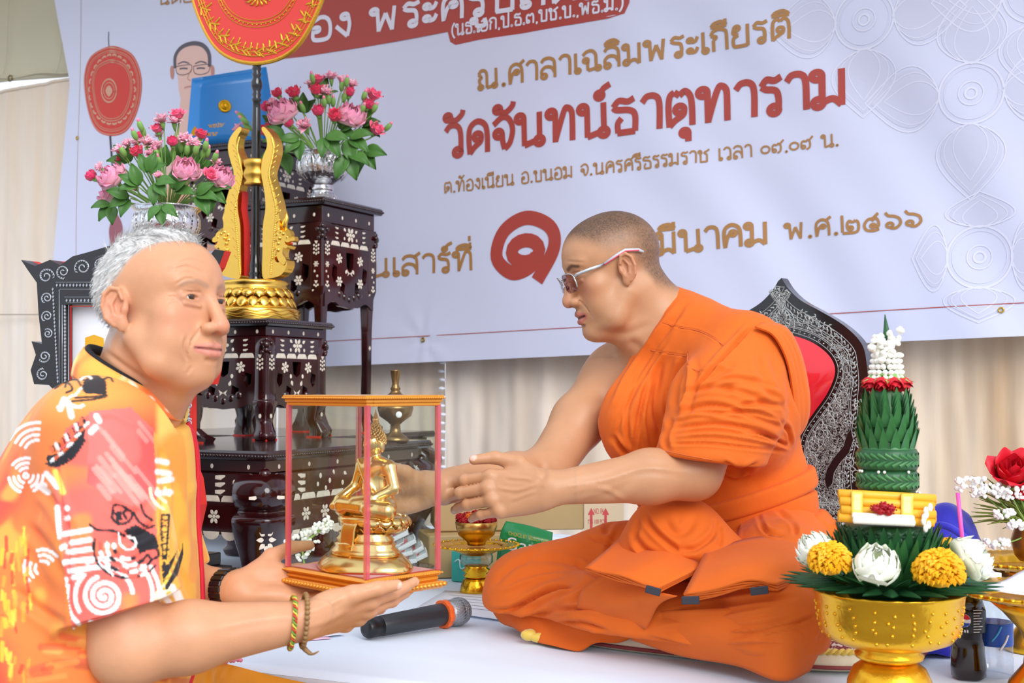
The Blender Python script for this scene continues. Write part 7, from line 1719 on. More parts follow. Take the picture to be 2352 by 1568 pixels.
mb=MB();mb.tube(np.array(bangle(wc,wd,.0292)),.0016,6,closed=True);obj('inner_band',mb.mesh(),M_wat,wt)
ad=unit(aW-aE);bc=aW-ad*.012
b1=thing('bead_bracelet','brown wooden prayer bead bracelet on the near wrist of the grey-haired man','bracelet',bc)
M_bead=mat('wood_bead','9a7448',.5,var=.3,vscale=60)
pts=bangle(bc+ad*.012,unit(ad+[.0,0,-.12]),.0335)
for i,p_ in enumerate(bangle(bc+ad*.010,unit(ad+[.1,0,-.2]),.0335)[::2]+bangle(bc+ad*.010,unit(ad+[.1,0,-.2]),.0335)[1::2]):
 mb=MB();mb.ball(p_,.0036,10,7);obj('bead',mb.mesh(),M_bead,b1)
mb=MB();e_=bangle(bc+ad*.010,unit(ad+[.1,0,-.2]),.034)[0];low=min(bangle(bc+ad*.010,unit(ad+[.1,0,-.2]),.034),key=lambda v:v[2]+.3*v[1])
mb.tube(crom([low,low+[.012,-.004,-.008],low+[.022,-.006,-.004]],4),[.003,.0035,.003,.003,.002,.0015,.0015,.0012,.0008],6);obj('tassel',mb.mesh(),M_bead,b1)
b2=thing('cord_bracelet','thin braided red, yellow and green cord bracelet next to the wooden beads','bracelet',bc)
bp=np.array(bangle(bc-ad*.006,unit(ad+[.1,0,-.2]),.0340))
for k,(nm,c_)in enumerate((('red_strand','c8432e'),('yellow_strand','d9c24a'),('green_strand','6f9a3c'))):
 base=np.concatenate([bp,bp[:1]]);n_=160;ii=np.linspace(0,31.999,n_);k0=ii.astype(int);p_=base[k0]+(base[k0+1]-base[k0])*(ii-k0)[:,None];out=(p_-(bc-ad*.006))/.034
 ph_=ii*3.2+k*2.09;mb=MB();mb.tube(p_+out*(.0014*np.cos(ph_))[:,None]+ad*(.0022*np.sin(ph_))[:,None],.0013,5);obj(nm,mb.mesh(),mat('cord_'+nm,c_,.7),b2)
 # == glass case with the seated figure
M_mould=mat('gilt_moulding','e59a34',.3,metal=.45,coat=.2,bump=.15,bscale=120);M_velv=mat('red_velvet','c4202c',.8,sheen=.6)
M_pane=glass('case_glass','f4faf8',.045);M_strip=mat('pink_strip','e0586c',.25,trans=.35,alpha=.75);M_white=mat('white_glass','e6ece8',.15)
Nc,eR,eL=np.array([-.198,1.725,0]),unit([.70,.71,0]),unit([-.71,.70,0]);cw,cd=.19,.138
zB,zT=.1735,.4495
def cpt(a,b,z):return Nc+eL*a+eR*b+Z*z
cc=cpt(cw/2,cd/2,0)
case=thing('display_case','glass display case with gilt frame held up by the grey-haired man','case',cc+Z*zB)
def slab(nm,z0,z1,g,m,bev=.003,par=None):
 mb=MB();mb.box(cc+Z*(z0+z1)/2,cw/2+g,cd/2+g,(z1-z0)/2,ax=[eL,eR,Z],bev=bev);return obj(nm,mb.mesh(),m,par or case)
slab('base_foot',zB,zB+.010,.004,M_mould);slab('base_cove',zB+.010,zB+.018,-.002,M_mould);slab('base_rim',zB+.018,zB+.025,.001,M_mould);slab('velvet_floor',zB+.0252,zB+.0262,-.008,M_velv,0)
for(z_,g_,n_,r_)in((zB+.006,.0045,26,.0042),(zT-.004,.0035,46,.0018),(zB+.022,.0018,60,.0014)):
 mb=MB()
 for(p0,d_,L_)in((cpt(-g_,-g_,z_),eL,cw+2*g_),(cpt(-g_,-g_,z_),eR,cd+2*g_),(cpt(cw+g_,-g_,z_),eR,cd+2*g_),(cpt(-g_,cd+g_,z_),eL,cw+2*g_)):
  n=int(n_*L_/cw)
  for i in range(n):mb.ball(p0+d_*(i+.5)*L_/n,(r_*1.1,r_*1.1,r_*.8),6,4)
 o=obj('beaded_edge',mb.mesh(),M_mould,case);o['kind']='stuff'
zl0=zT-.0155
for(z0,z1,g_)in((zl0,zl0+.005,-.001),(zl0+.005,zl0+.010,.001),(zl0+.010,zT,.003)):
 mb=MB()
 for(c_,ax_,L_)in((cpt(cw/2,-g_+.006,0),eL,cw/2+g_),(cpt(cw/2,cd+g_-.006,0),eL,cw/2+g_),(cpt(-g_+.006,cd/2,0),eR,cd/2+g_-.012),(cpt(cw+g_-.006,cd/2,0),eR,cd/2+g_-.012)):
  mb.box(c_+Z*(z0+z1)/2,L_,.006,(z1-z0)/2,ax=[ax_,np.cross(Z,ax_),Z],bev=.0012)
 obj('lid_moulding',mb.mesh(),M_mould,case)
mb=MB();mb.box(cc+Z*(zT-.0012),cw/2-.004,cd/2-.004,.001,ax=[eL,eR,Z]);obj('lid_panel',mb.mesh(),M_white,case)
gz0,gz1,gi=zB+.025,zl0+.002,.004
for(c_,ax_,L_)in((cpt(cw/2,gi,0),eL,cw/2-gi),(cpt(cw/2,cd-gi,0),eL,cw/2-gi),(cpt(gi,cd/2,0),eR,cd/2-gi),(cpt(cw-gi,cd/2,0),eR,cd/2-gi)):
 mb=MB();q=[c_-ax_*L_+Z*gz0,c_+ax_*L_+Z*gz0,c_+ax_*L_+Z*gz1,c_-ax_*L_+Z*gz1];mb.add(q,[(0,1,2,3)],0,False);obj('pane',mb.mesh(),M_pane,case)
for(a,b_)in((gi,gi),(cw-gi,gi),(gi,cd-gi),(cw-gi,cd-gi)):
 mb=MB();mb.box(cpt(a,b_,(gz0+gz1)/2),.0036,.0036,(gz1-gz0)/2,ax=[eL,eR,Z],bev=.001);obj('corner_strip',mb.mesh(),M_strip,case)
M_bgold=mat('polished_gold','f8d08a',.2,metal=1);M_bgold2=mat('matte_gold','f0c87e',.4,metal=1,bump=.6,bscale=400)
FB_=cc+eR*.016-eL*.010;ff=-eR;fr_x=eL
def bp3(x,y,z):return FB_+fr_x*x+ff*y+Z*(zB+.0262+z)
bud=thing('seated_statue','polished gold seated meditating statue on a tiered lotus throne inside the glass case','statue',bp3(0,0,0))
ax3=np.array([fr_x,ff,Z])
def tier(nm,prof,sx,sy,m=M_bgold,n=36,wob=None):
 mb=MB();mb.lathe(prof,(0,0,0),n,wob=wob);me=mb.mesh();v=np.zeros(len(me.vertices)*3);me.vertices.foreach_get('co',v);v=v.reshape(-1,3)*[sx,sy,1]
 v=bp3(.004,.016 if not nm.endswith('seat')else.006,0)+v@ax3;me.vertices.foreach_set('co',v.ravel());me.update();return obj(nm,me,m,bud)
tier('throne_foot',[(1.08,0),(1.10,.003),(1.04,.010),(.90,.018),(.86,.020)],.076,.058,wob=lambda a,z:1+.045*np.cos(4*a))
tier('throne_tier',[(.80,.020),(.84,.023),(.80,.028),(.72,.032),(.74,.036),(.66,.040)],.075,.052,wob=lambda a,z:1+.03*np.cos(4*a))
tier('throne_waist',[(.66,.040),(.68,.043),(.60,.048),(.62,.052)],.075,.052)
for row,(z0,z1,r0,r1,n)in enumerate(((.052,.064,.58,.74,18),(.074,.062,.70,.78,18))):
 for i in range(n):
  a=2*math.pi*(i+.5*row)/n;c_,s_=math.cos(a),math.sin(a);rows=[]
  for k in np.linspace(0,1,4):
   r_=r0+(r1-r0)*k+.05*math.sin(k*3.1);hw=.125*math.sin(math.pi*(.25+.73*k))+.004
   rows.append([bp3((c_*r_-s_*hw*q)*.075,(s_*r_+c_*hw*q)*.056,z0+(z1-z0)*k)for q in(-1,0,1)])
  obj('lotus_petal',patch(rows,2,2,.0012,flip=bool(row)),M_bgold,bud)
tier('throne_seat',[(.72,.060),(.76,.070),(.72,.075),(.2,.076)],.075,.054)
obj('throne_drape',patch([[bp3(x,.040,.073),bp3(x,.049,.060),bp3(x,.052,.040),bp3(x,.058,.018)]for x in(-.014,-.005,.006,.016)],4,4,.0015),M_bgold,bud)
z0=.076
def bsd(p):
 q=((p-bp3(0,0,z0))@ax3.T).astype(np.float32);m=q.copy();m[:,0]=np.abs(q[:,0])
 d=chain(q,[(0,-.006,.010),(0,-.004,.035),(0,-.002,.062)],[.022,.0175,.020],.012,((1,0,0),1.25))
 d=smin(d,cone(m,(.008,0,.072),(.029,-.001,.070),.012,.0105),.010)
 d=smin(d,chain(m,[(.016,-.004,.010),(.050,.020,.009),(.030,.036,.010)],[.016,.0125,.010],.006),.010)
 d=smin(d,cone(q,(-.040,.030,.012),(.030,.040,.015),.0105,.009),.008)
 d=smin(d,chain(q,[(.032,-.001,.068),(.042,.002,.040),(.046,.030,.022),(.044,.043,.012)],[.0095,.008,.0065,.0055],.004),.005)
 d=smin(d,chain(q,[(-.032,-.001,.068),(-.043,.000,.040),(-.026,.026,.026),(.004,.036,.023)],[.0095,.008,.0065,.0055],.004),.005)
 d=smin(d,cone(q,(0,.0,.078),(0,.002,.094),.0075,.007),.006)
 h_=ell(q,(0,.003,.104),(.0135,.0155,.0175));h_=smin(h_,cone(q,(0,.017,.106),(0,.020,.101),.0018,.0026),.003);h_=smin(h_,ell(m,(.0145,-.001,.099),(.002,.004,.009)),.003)
 d=smin(d,h_,.005)
 return smin(d,cone(q,(.022,.012,.078),(-.016,.020,.030),.004,.004),.008)
V,Q=sdf_mesh(bsd,bp3(0,.01,.13)-.085,bp3(0,.01,.13)+.085,.0012);obj('figure',fast_mesh('figure',V,Q),M_bgold,bud)
mb=MB();rg2=random.Random(2)
for i in range(150):
 t_=i/150;ph_=i*2.39996;zc=1-1.25*t_;r_=math.sqrt(max(0,1-zc*zc));x,y,z=r_*math.cos(ph_),r_*math.sin(ph_),zc
 if y>.55 and z<.45:continue
 mb.ball(bp3(x*.0150,.0015+y*.0165,z0+.107+z*.0185),.0021,6,4)
for i in range(50):
 t_=i/50;ph_=i*2.39996;r_=.0085*(1-t_*.8);mb.ball(bp3(r_*math.cos(ph_),r_*math.sin(ph_),z0+.124+.012*t_),.0019,6,4)
o=obj('hair_curls',mb.mesh(),M_bgold2,bud);o['kind']='stuff'
mb=MB();mb.lathe([(.0042,0),(.0048,.003),(.0028,.008),(.0012,.013),(.0003,.018)],bp3(0,0,z0+.135),12);obj('flame_finial',mb.mesh(),M_bgold,bud)
# == things on the cloth behind the case
M_brass=mat('old_bronze','8d7048',.3,metal=.9,bump=.1,bscale=60);M_brass2=mat('brass','c79a52',.28,metal=1,bump=.06,bscale=90);M_gtray=mat('gold_tray','e9b32c',.2,metal=1,bump=.3,bscale=180)
M_cryst=glass('crystal','f0f4f4',.14,.05)
UR=P(908,1000,3.16);UR[2]=LOWZ+.001
t=thing('bronze_urn','dark bronze footed urn with tall flared neck on the end of the low altar table','urn',UR);uz=lambda y:float(P(908,y,3.16)[2])-UR[2]
mb=MB();mb.lathe([(.034,0),(.035,.004),(.028,.012),(.014,.022),(.012,uz(975)),(.020,uz(968)),(.040,uz(955)),(.045,uz(938)),(.044,uz(930))],UR,32);obj('bowl',mb.mesh(),M_brass,t)
mb=MB();mb.lathe([(.046,uz(930)),(.048,uz(926)),(.036,uz(912)),(.016,uz(904)),(.010,uz(897)),(.013,uz(893)),(.010,uz(888)),(.008,uz(882)),(.0125,uz(852)),(.0135,uz(850)),(.011,uz(850)),(.009,uz(856))],UR,32);obj('lid',mb.mesh(),M_brass,t)
mb=MB();mb.ball(P(916,952,3.115),(.008,.002,.008),12,8);obj('white_dot',mb.mesh(),mat('white_paint','f0f0f0',.5),t)
def tray_stand(c,k,nm,label,zr,crystal=True):
 t=thing('pedestal_tray',label,'tray',c)
 mb=MB();mb.lathe([(.036*k,0),(.037*k,.004),(.034*k,.018),(.029*k,.030),(.026*k,.034)],c,36,wob=lambda a,z:1+.015*np.cos(16*a));obj('foot',mb.mesh(),M_gtray,t)
 mb=MB();mb.lathe([(.022*k,.034),(.030*k,.040),(.024*k,.046),(.032*k,.052),(.024*k,.058),(.028*k,.062)],c,32);obj('knop',mb.mesh(),M_gtray,t)
 mb=MB();mb.lathe([(.028*k,.062),(.036*k,.070),(.036*k,.082),(.034*k,.088)],c,24,wob=lambda a,z:1+.04*np.cos(12*a));obj('crystal_band',mb.mesh(),M_cryst if crystal else M_gtray,t)
 mb=MB();mb.lathe([(.030*k,.086),(.050*k,zr-.012),(.060*k,zr-.004)],c,36);obj('dish',mb.mesh(),M_gtray,t)
 mb=MB();mb.lathe([(.058*k,zr-.010),(.060*k,zr-.003),(.093*k,zr+.002),(.096*k,zr),(.090*k,zr-.003),(.060*k,zr-.007)],c,72,wob=lambda a,z:1+.022*np.cos(20*a));obj('scalloped_rim',mb.mesh(),M_gtray,t)
 mb=MB()
 for i in range(40):a=i/40*2*math.pi;mb.ball(c+np.array([math.cos(a)*.094*k,math.sin(a)*.094*k,zr+.001]),(.004,.004,.003),6,4)
 o=obj('rim_beads',mb.mesh(),M_gtray,t);o['kind']='stuff'
 return t
T1=np.array([P(1094,1360,2.84)[0],2.84,.001]);zr1=float(P(1094,1252,2.84)[2])
tray_stand(T1,1.0,'','gold scalloped pedestal tray with crystal band beside the monk\'s far knee',zr1)
bw=T1+Z*(zr1+.0)
t=thing('brass_bowl','brass bowl heaped with red flower heads on the gold scalloped tray','bowl',bw)
mb=MB();mb.lathe([(.020,0),(.021,.006),(.024,.010),(.040,.022),(.046,.038),(.0475,.052),(.046,.053),(.043,.040),(.02,.03)],bw,36);obj('bowl',mb.mesh(),M_brass2,t)
M_rf=mat('red_petals','b81420',.6,var=.3,vscale=200);M_of=mat('orange_petals','ee7a14',.6,var=.2,vscale=200);M_yf=mat('marigold','fbb80c',.6,var=.12,vscale=150)
def pom(par,c,r,m,n=40,seed=0,nm='flower_head',flat=.8):
 mb=MB();r0=random.Random(seed)
 for i in range(n):
  zc=1-1.5*(i+.5)/n;rr=math.sqrt(max(0,1-zc*zc));a=i*2.39996+r0.uniform(-.2,.2);d=np.array([rr*math.cos(a),rr*math.sin(a),zc*flat]);k=r*r0.uniform(.9,1.06);s_=np.cross(d,Z)if abs(d[2])<.95 else np.array([1.0,0,0]);s_=unit(s_);u_=unit(np.cross(s_,d));w_=r*(.30 if n<100 else.17)
  p0=c+d*k*.55;tip=c+d*k;v=[p0,c+d*k*.85+s_*w_+u_*.1*r,tip+u_*w_*.5,c+d*k*.85-s_*w_+u_*.1*r,tip-u_*w_*.5+d*.0]
  mb.add(v,[(0,1,2),(0,2,3),(1,4,2),(2,4,3),(0,4,1),(0,3,4)],0,False)
 mb.ball(c,(r*.72,r*.72,r*.72*flat),10,6);return obj(nm,mb.mesh(),m,par)
r0=random.Random(8);GF='flower heads in the brass bowl'
for i,(dx,dy,dz,r_,c_)in enumerate(((-.026,-.02,.054,.014,'r'),(0,-.030,.056,.014,'r'),(.026,-.02,.054,.014,'r'),(-.034,.004,.056,.013,'r'),(.034,.004,.054,.013,'r'),(-.014,-.012,.062,.013,'o'),(.012,-.008,.064,.014,'r'),(-.02,.018,.062,.014,'r'),(.016,.02,.060,.014,'r'),(0,.004,.068,.013,'r'),(-.036,-.012,.064,.011,'r'),(-.004,.032,.058,.013,'r'))):
 t=thing('red_flower',['crimson flower head at the case side front of the brass bowl','crimson flower head at the front rim of the brass bowl','crimson flower head at the robe side front of the brass bowl','crimson flower head furthest to the case side of the brass bowl','crimson flower head furthest to the robe side of the brass bowl','single orange flower head among the red ones in the brass bowl','crimson flower head beside the orange one in the brass bowl','crimson flower head behind the orange one in the brass bowl','crimson flower head at the back robe side of the brass bowl','topmost crimson flower head under the monk fingers','small crimson flower head drooping over the case side bowl rim','crimson flower head at the very back of the brass bowl'][i],'flower',bw+[dx,dy,dz],GF)
 pom(t,bw+np.array([dx,dy,dz]),r_,M_of if c_=='o' else M_rf,34,i,'petals')
CU_=P(1214,1250,2.95);CU_[2]=.001
t=thing('brass_holder','slim brass holder standing behind the monk\'s far knee, only its rim showing','holder',CU_);ch_=float(P(1214,1236,2.95)[2])
mb=MB();mb.lathe([(.022,0),(.022,.006),(.010,.02),(.009,ch_-.03),(.014,ch_-.018),(.017,ch_-.010),(.0165,ch_-.004),(.018,ch_),(.015,ch_),(.013,ch_-.014)],CU_,24);obj('stem',mb.mesh(),M_brass2,t)
M_card=mat('cardboard','b89b6c',.8,bump=.08,bscale=200,var=.08,vscale=6);M_cardl=mat('cardboard_light','d9c2a0',.8,var=.06,vscale=6);M_tape=mat('brown_tape','a98a58',.3);M_rprint=mat('red_print','c84848',.6)
def carton(nm,label,pL,pR,pE,ztop,zbot,dep):
 """front face from pixel x pL to pR; end face to the right"""
 A_=G(pL[0],pL[1],0)*[1,1,0];B_=G(pR[0],pR[1],0)*[1,1,0];ex=unit(B_-A_);ey=np.array([-ex[1],ex[0],0]);L_=np.linalg.norm(B_-A_)
 t=thing('cardboard_box',label,'box',(A_+B_)/2+ey*dep/2+Z*zbot)
 mb=MB();mb.box((A_+B_)/2+ey*dep/2+Z*(ztop+zbot)/2,L_/2,dep/2,(ztop-zbot)/2,ax=[ex,ey,Z],bev=.003);obj('carton',mb.mesh(),M_card,t)
 mb=MB();mb.box((A_+B_)/2+ey*dep/2+Z*(ztop+.0005),L_/2-.004,.024,.0006,ax=[ex,ey,Z]);obj('tape',mb.mesh(),M_tape,t)
 return t,A_,B_,ex,ey
zt1=float(P(1040,1225,3.1)[2]);zt2=float(P(1200,1120,3.1)[2])
carton('a','lower plain brown cardboard box standing on the white cloth behind the golden tray',(985,1331),(1180,1324),0,zt1,.002,.16)
A2,B2=(1002,1321),(1342,1314)
t,A_,B_,ex,ey=carton('b','upper brown cardboard box with red arrows printed on its pale end flap',A2,B2,0,zt2,zt1+.002,.2)
fe=unit(ex*.92-ey*.38);ztm,zbm=zt2,zt1+.002
mb=MB();mb.prism([(0,zbm),(.10,zbm),(.10,ztm-.004),(0,ztm)],B_*[1,1,0]-ey*.001,ex,Z,-ey*.003);obj('end_flap',mb.mesh(),M_cardl,t)
def cbp(px,py):return plane_hit(px,py,B_-ey*.0045,ey)
for x in(1358,1391):
 mb=MB();q=[cbp(x-3,1215),cbp(x+3,1215),cbp(x+3,1182),cbp(x+8,1182),cbp(x,1166),cbp(x-8,1182),cbp(x-3,1182)];mb.add(q,[(0,1,2,6),(3,4,5),(2,3,5,6)],0,False);obj('printed_arrow',mb.mesh(),M_rprint,t)
def latin(txt,p0,p1,up,m,par,name='lettering',off=0):
 """small latin lettering between two points"""
 c=bpy.data.curves.new('t','FONT');c.body=txt;o=bpy.data.objects.new('t',c);COL.objects.link(o);bpy.context.view_layer.update()
 me=bpy.data.meshes.new_from_object(o.evaluated_get(bpy.context.evaluated_depsgraph_get()));bpy.data.objects.remove(o);bpy.data.curves.remove(c)
 v=np.zeros(len(me.vertices)*3);me.vertices.foreach_get('co',v);v=v.reshape(-1,3);w_=v[:,0].max()-v[:,0].min();v[:,0]-=v[:,0].min()
 p0,p1,up=map(np.asarray,(p0,p1,up));ex_=(p1-p0)/w_;v3=p0+v[:,:1]*ex_+v[:,1:2]*up/.7;me.vertices.foreach_set('co',v3.ravel());me.update();me.materials.clear();return obj(name,me,m,par)
latin('NO. 04',cbp(1364,1180),cbp(1386,1179),cbp(1364,1167)-cbp(1364,1180),M_rprint,t)
latin('TES 100 PCU',cbp(1350,1203),cbp(1392,1202),cbp(1350,1193)-cbp(1350,1203),M_rprint,t)
M_gp_=mat('green_pouch','128a48',.25,coat=.3,bump=.3,bscale=25);M_yp=mat('yellow_print','d8c23a',.4);M_wp=mat('white_print','f2f2f2',.4);M_teal=mat('teal_carton','3fb0a4',.5)
gq=lambda x,y,Y:P(x,y,Y)
rows=[[gq(1138,1330,2.96),gq(1142,1270,2.955),gq(1150,1222,2.95),gq(1162,1196,2.96)],[gq(1200,1334,2.94),gq(1204,1275,2.925),gq(1210,1232,2.93),gq(1214,1206,2.955)],[gq(1262,1334,2.94),gq(1264,1285,2.93),gq(1268,1245,2.935),gq(1270,1222,2.955)]]
t=thing('snack_pouch','green foil pouch with yellow and white lettering leaning against the cardboard boxes','pouch',gq(1200,1332,2.96))
obj('foil',patch(rows,6,6,.02,flip=False),M_gp_,t)
gp=lambda x,y:P(x,y,2.912)
latin('CHOICE BY SELECT ONE',gp(1168,1228),gp(1260,1248),gp(1168,1219)-gp(1168,1228),M_yp,t);latin('Saz',gp(1166,1262),gp(1236,1272),gp(1166,1232)-gp(1166,1262),M_wp,t)
t=thing('teal_carton','small teal carton with pale print lying by the lower cardboard box','box',G(1066,1340));c_=G(1070,1340)+np.array([0,.03,.038])
mb=MB();mb.box(c_,.030,.02,.036,ax=[U,W,Z],bev=.002);obj('carton',mb.mesh(),M_teal,t)
mb=MB();mb.tube(crom([c_-W*.0212+U*x+Z*z for x,z in((-.02,.01),(-.008,.016),(-.004,-.004),(.008,-.002))],4),.0018,4);obj('pale_print',mb.mesh(),mat('pale_teal','bfe6e0',.5),t)
def crystal_bowl(c,r,label):
 t=thing('crystal_bowl',label,'bowl',c);mb=MB();mb.lathe([(r*.5,0),(r*.55,.004),(r*.8,.02),(r,.045),(r*1.02,.047),(r*.96,.045),(r*.74,.022),(r*.4,.008)],c,40,wob=lambda a,z:1+.03*np.cos(20*a)*(z>.004));obj('bowl',mb.mesh(),M_cryst,t);return t
CB1=P(935,1342,2.93);CB1[2]=.002
crystal_bowl(CB1,.064,'cut crystal bowl filled with tiny clear-topped gift boxes behind the glass case')
M_wbox=mat('white_card','eceff2',.5);M_rbox=mat('red_card','c8303c',.5);M_clr=glass('clear_lid','f6f8f8',.12)
for i,(px,py,dY,rot,lb)in enumerate(((908,1226,0,.45,'topmost tiny clear gift box leaning on the pile'),(926,1246,-.02,.5,'tiny clear gift box second from the top of the pile'),(900,1250,-.01,.4,'tiny clear gift box at the inner side of the pile, mid height'),(944,1262,-.02,.55,'tiny clear gift box at the outer end of the pile'),(918,1268,-.03,.3,'tiny clear gift box near the bottom centre of the pile'),(896,1276,-.03,.25,'tiny clear gift box lowest at the inner side'),(952,1276,-.03,.45,'tiny clear gift box lowest at the outer end'),(928,1284,-.04,.2,'tiny clear gift box lying across the bowl rim'))):
 p=P(px+8,py,2.93+dY);ax_=np.array([[math.cos(rot),0,math.sin(rot)],[-.3*math.sin(rot),.95,.3*math.cos(rot)],[0,0,0]]);ax_[0]=unit(ax_[0]);ax_[1]=unit(ax_[1]-ax_[0]*(ax_[0]@ax_[1]));ax_[2]=np.cross(ax_[0],ax_[1])
 t=thing('gift_box',lb,'box',p,'tiny clear gift boxes');mb=MB();mb.box(p,.022,.018,.005,ax=ax_,bev=.0008);obj('tray',mb.mesh(),M_wbox,t)
 mb=MB();mb.box(p+ax_[2]*.0085,.0215,.0175,.0034,ax=ax_,bev=.0008);obj('clear_lid',mb.mesh(),M_clr,t);mb=MB();mb.box(p+ax_[2]*.0052-ax_[0]*.004,.009,.010,.0006,ax=ax_);obj('red_insert',mb.mesh(),M_rbox,t)
CB2=P(716,1330,2.50);CB2[2]=.002
t=crystal_bowl(CB2,.05,'cut crystal bowl under the white tuberose buds');
M_wbud=mat('white_bud','fbfbee',.5);M_gst=mat('bud_stem','9cc25a',.5)
t=thing('tuberose_spray','spray of tiny white tuberose buds seen through the glass case','flowers',CB2+Z*.03);r0=random.Random(3)
axp=crom([P(668,1268,2.46),P(705,1242,2.47),P(740,1212,2.48),P(758,1196,2.49)],12)
mb=MB();mb.tube(axp,.0025,6);mb.tube([axp[8],CB2+Z*.012],.002,5);obj('stem',mb.mesh(),M_gst,t)
for i in range(110):
 k=r0.random();c_=axp[int(k*(len(axp)-1))];a=r0.uniform(0,6.28);rr=.026*(1-.7*k)*r0.uniform(.6,1);tg=unit(axp[-1]-axp[0]);fr3=frame(tg);d=fr3[0]*math.cos(a)+fr3[1]*math.sin(a)
 mb=MB();mb.ball(c_+d*rr+tg*.004,(.0036,.0036,.0048),7,5,ax=frame(unit(d+tg*.4)));obj('bud',mb.mesh(),M_wbud,t)
m0,m1=G(838,1444,.0215),G(1050,1404,.027);md=unit(m1-m0)
mic=thing('microphone','black handheld wireless microphone with orange ring lying on the white cloth','microphone',m0);fm=frame(md)
M_mic=mat('mic_body','2e3136',.4,coat=.15);M_mor=mat('orange_rubber','f26a2a',.5);M_mgr=mat('mic_grille','a9adb2',.35,metal=.8,bump=.3,bscale=700)
LM=np.linalg.norm(m1-m0)
mb=MB();mb.lathe([(.010,0),(.0155,.001),(.0185,.006),(.0185,.034)],m0,28,ax=fm);obj('end_cap',mb.mesh(),mat('mic_cap','1a1b1e',.35),mic)
mb=MB();mb.lathe([(.0178,.034),(.0190,.036),(.0200,.10),(.0215,LM-.040),(.0205,LM-.036)],m0,28,ax=fm);obj('handle',mb.mesh(),M_mic,mic)
mb=MB();a=np.arange(8)*math.pi/4+.2;po=np.concatenate([[(.0275*math.cos(x-.14),.0275*math.sin(x-.14)),(.0275*math.cos(x+.14),.0275*math.sin(x+.14)),(.0255*math.cos(x+.39),.0255*math.sin(x+.39))]for x in a])
mb.prism(po,m0+md*(LM-.038),fm[0],fm[1],md*.012,bev=.06);obj('orange_ring',mb.mesh(),M_mor,mic)
mb=MB();mb.lathe([(.019,LM-.026),(.0235,LM-.018),(.0258,LM-.004),(.0262,LM+.002)],m0,32,ax=fm);hd_=obj('grille',mb.mesh(),M_mgr,mic)
mb=MB();mb.lathe([(.0262,LM+.002),(.0270,LM+.004),(.0262,LM+.006)],m0,32,ax=fm);obj('grille_band',mb.mesh(),mat('mic_band','8f9398',.3,metal=.8),mic)
mb=MB();mb.lathe([(.0260,LM+.006),(.0240,LM+.014),(.018,LM+.022),(.009,LM+.027),(.001,LM+.0285)],m0,32,ax=fm);obj('grille',mb.mesh(),M_mgr,mic)
mb=MB()
for k in range(26):
 for sg in(1,-1):
  a=np.linspace(0,1,14);zz3=LM-.018+.044*a;rr=np.interp(zz3,[LM-.018,LM-.004,LM+.004,LM+.014,LM+.022,LM+.027],[.0237,.0262,.0272,.0244,.0184,.0094]);an=k/26*2*math.pi+sg*a*1.3
  mb.tube(np.stack([rr*np.cos(an),rr*np.sin(an),zz3],1)@fm+m0,.0005,4)
o=obj('wire_mesh',mb.mesh(),M_mgr,mic);o['kind']='stuff'
mb=MB();mb.ball(m0+md*.015-fm[1]*.016 if(-fm[1])[1]<0 else m0+md*.015+fm[1]*.016,.004,8,6);obj('screw',mb.mesh(),M_mic,mic)
M_pap=mat('paper','e9ebf4',.7);M_ink=mat('ink','7d8090',.7);M_papp=mat('paper_pink','f3c8dc',.7)
def sheet(corners,label,m,lines=0,z=.0035):
 t=thing('paper',label,'paper',G(*corners[0],z));c=[G(x,y,z)for x,y in corners]
 obj('sheet',patch([[c[0],(c[0]+c[1])/2+Z*.001,c[1]],[(c[0]+c[3])/2,sum(c)/4+Z*.0012,(c[1]+c[2])/2],[c[3],(c[2]+c[3])/2,c[2]]],3,3,.0006,flip=True),m,t)
 for i in range(lines):
  r0=random.Random(i);k=.12+.75*i/lines;a,b_=c[0]+(c[3]-c[0])*k,c[1]+(c[2]-c[1])*k;s0,s1=.1+.1*r0.random(),.9-.3*r0.random()
  mb=MB();p0,p1=a+(b_-a)*s0,a+(b_-a)*s1;n_=unit(np.cross(Z,p1-p0))*.0011;u_=Z*.0022;mb.add([p0-n_+u_,p1-n_+u_,p1+n_+u_,p0+n_+u_],[(0,1,2,3)]);obj('text_line',mb.mesh(),M_ink,t)
 return t
sheet([(1022,1356),(1240,1372),(1200,1430),(955,1396)],'white printed sheet of paper by the monk\'s far knee behind the microphone',M_pap,6)
sheet([(640,1462),(740,1452),(760,1466),(616,1478)],'white paper with a pink edge under the outstretched near forearm',M_papp,0)
sheet([(650,1456),(770,1440),(790,1456),(668,1470)],'plain white slip of paper on top of the pink-edged paper',M_pap,0,.0055)
t=thing('yellow_cloth','small yellow cloth lying by the far wrist with the watch','cloth',G(500,1396));obj('cloth',patch([[G(478,1392,.006),G(510,1384,.012),G(560,1372,.006)],[G(480,1398,.014),G(515,1393,.02),G(562,1380,.012)],[G(482,1402,.004),G(516,1400,.006),G(560,1390,.004)]],4,4,.002,flip=True),M_yel,t)
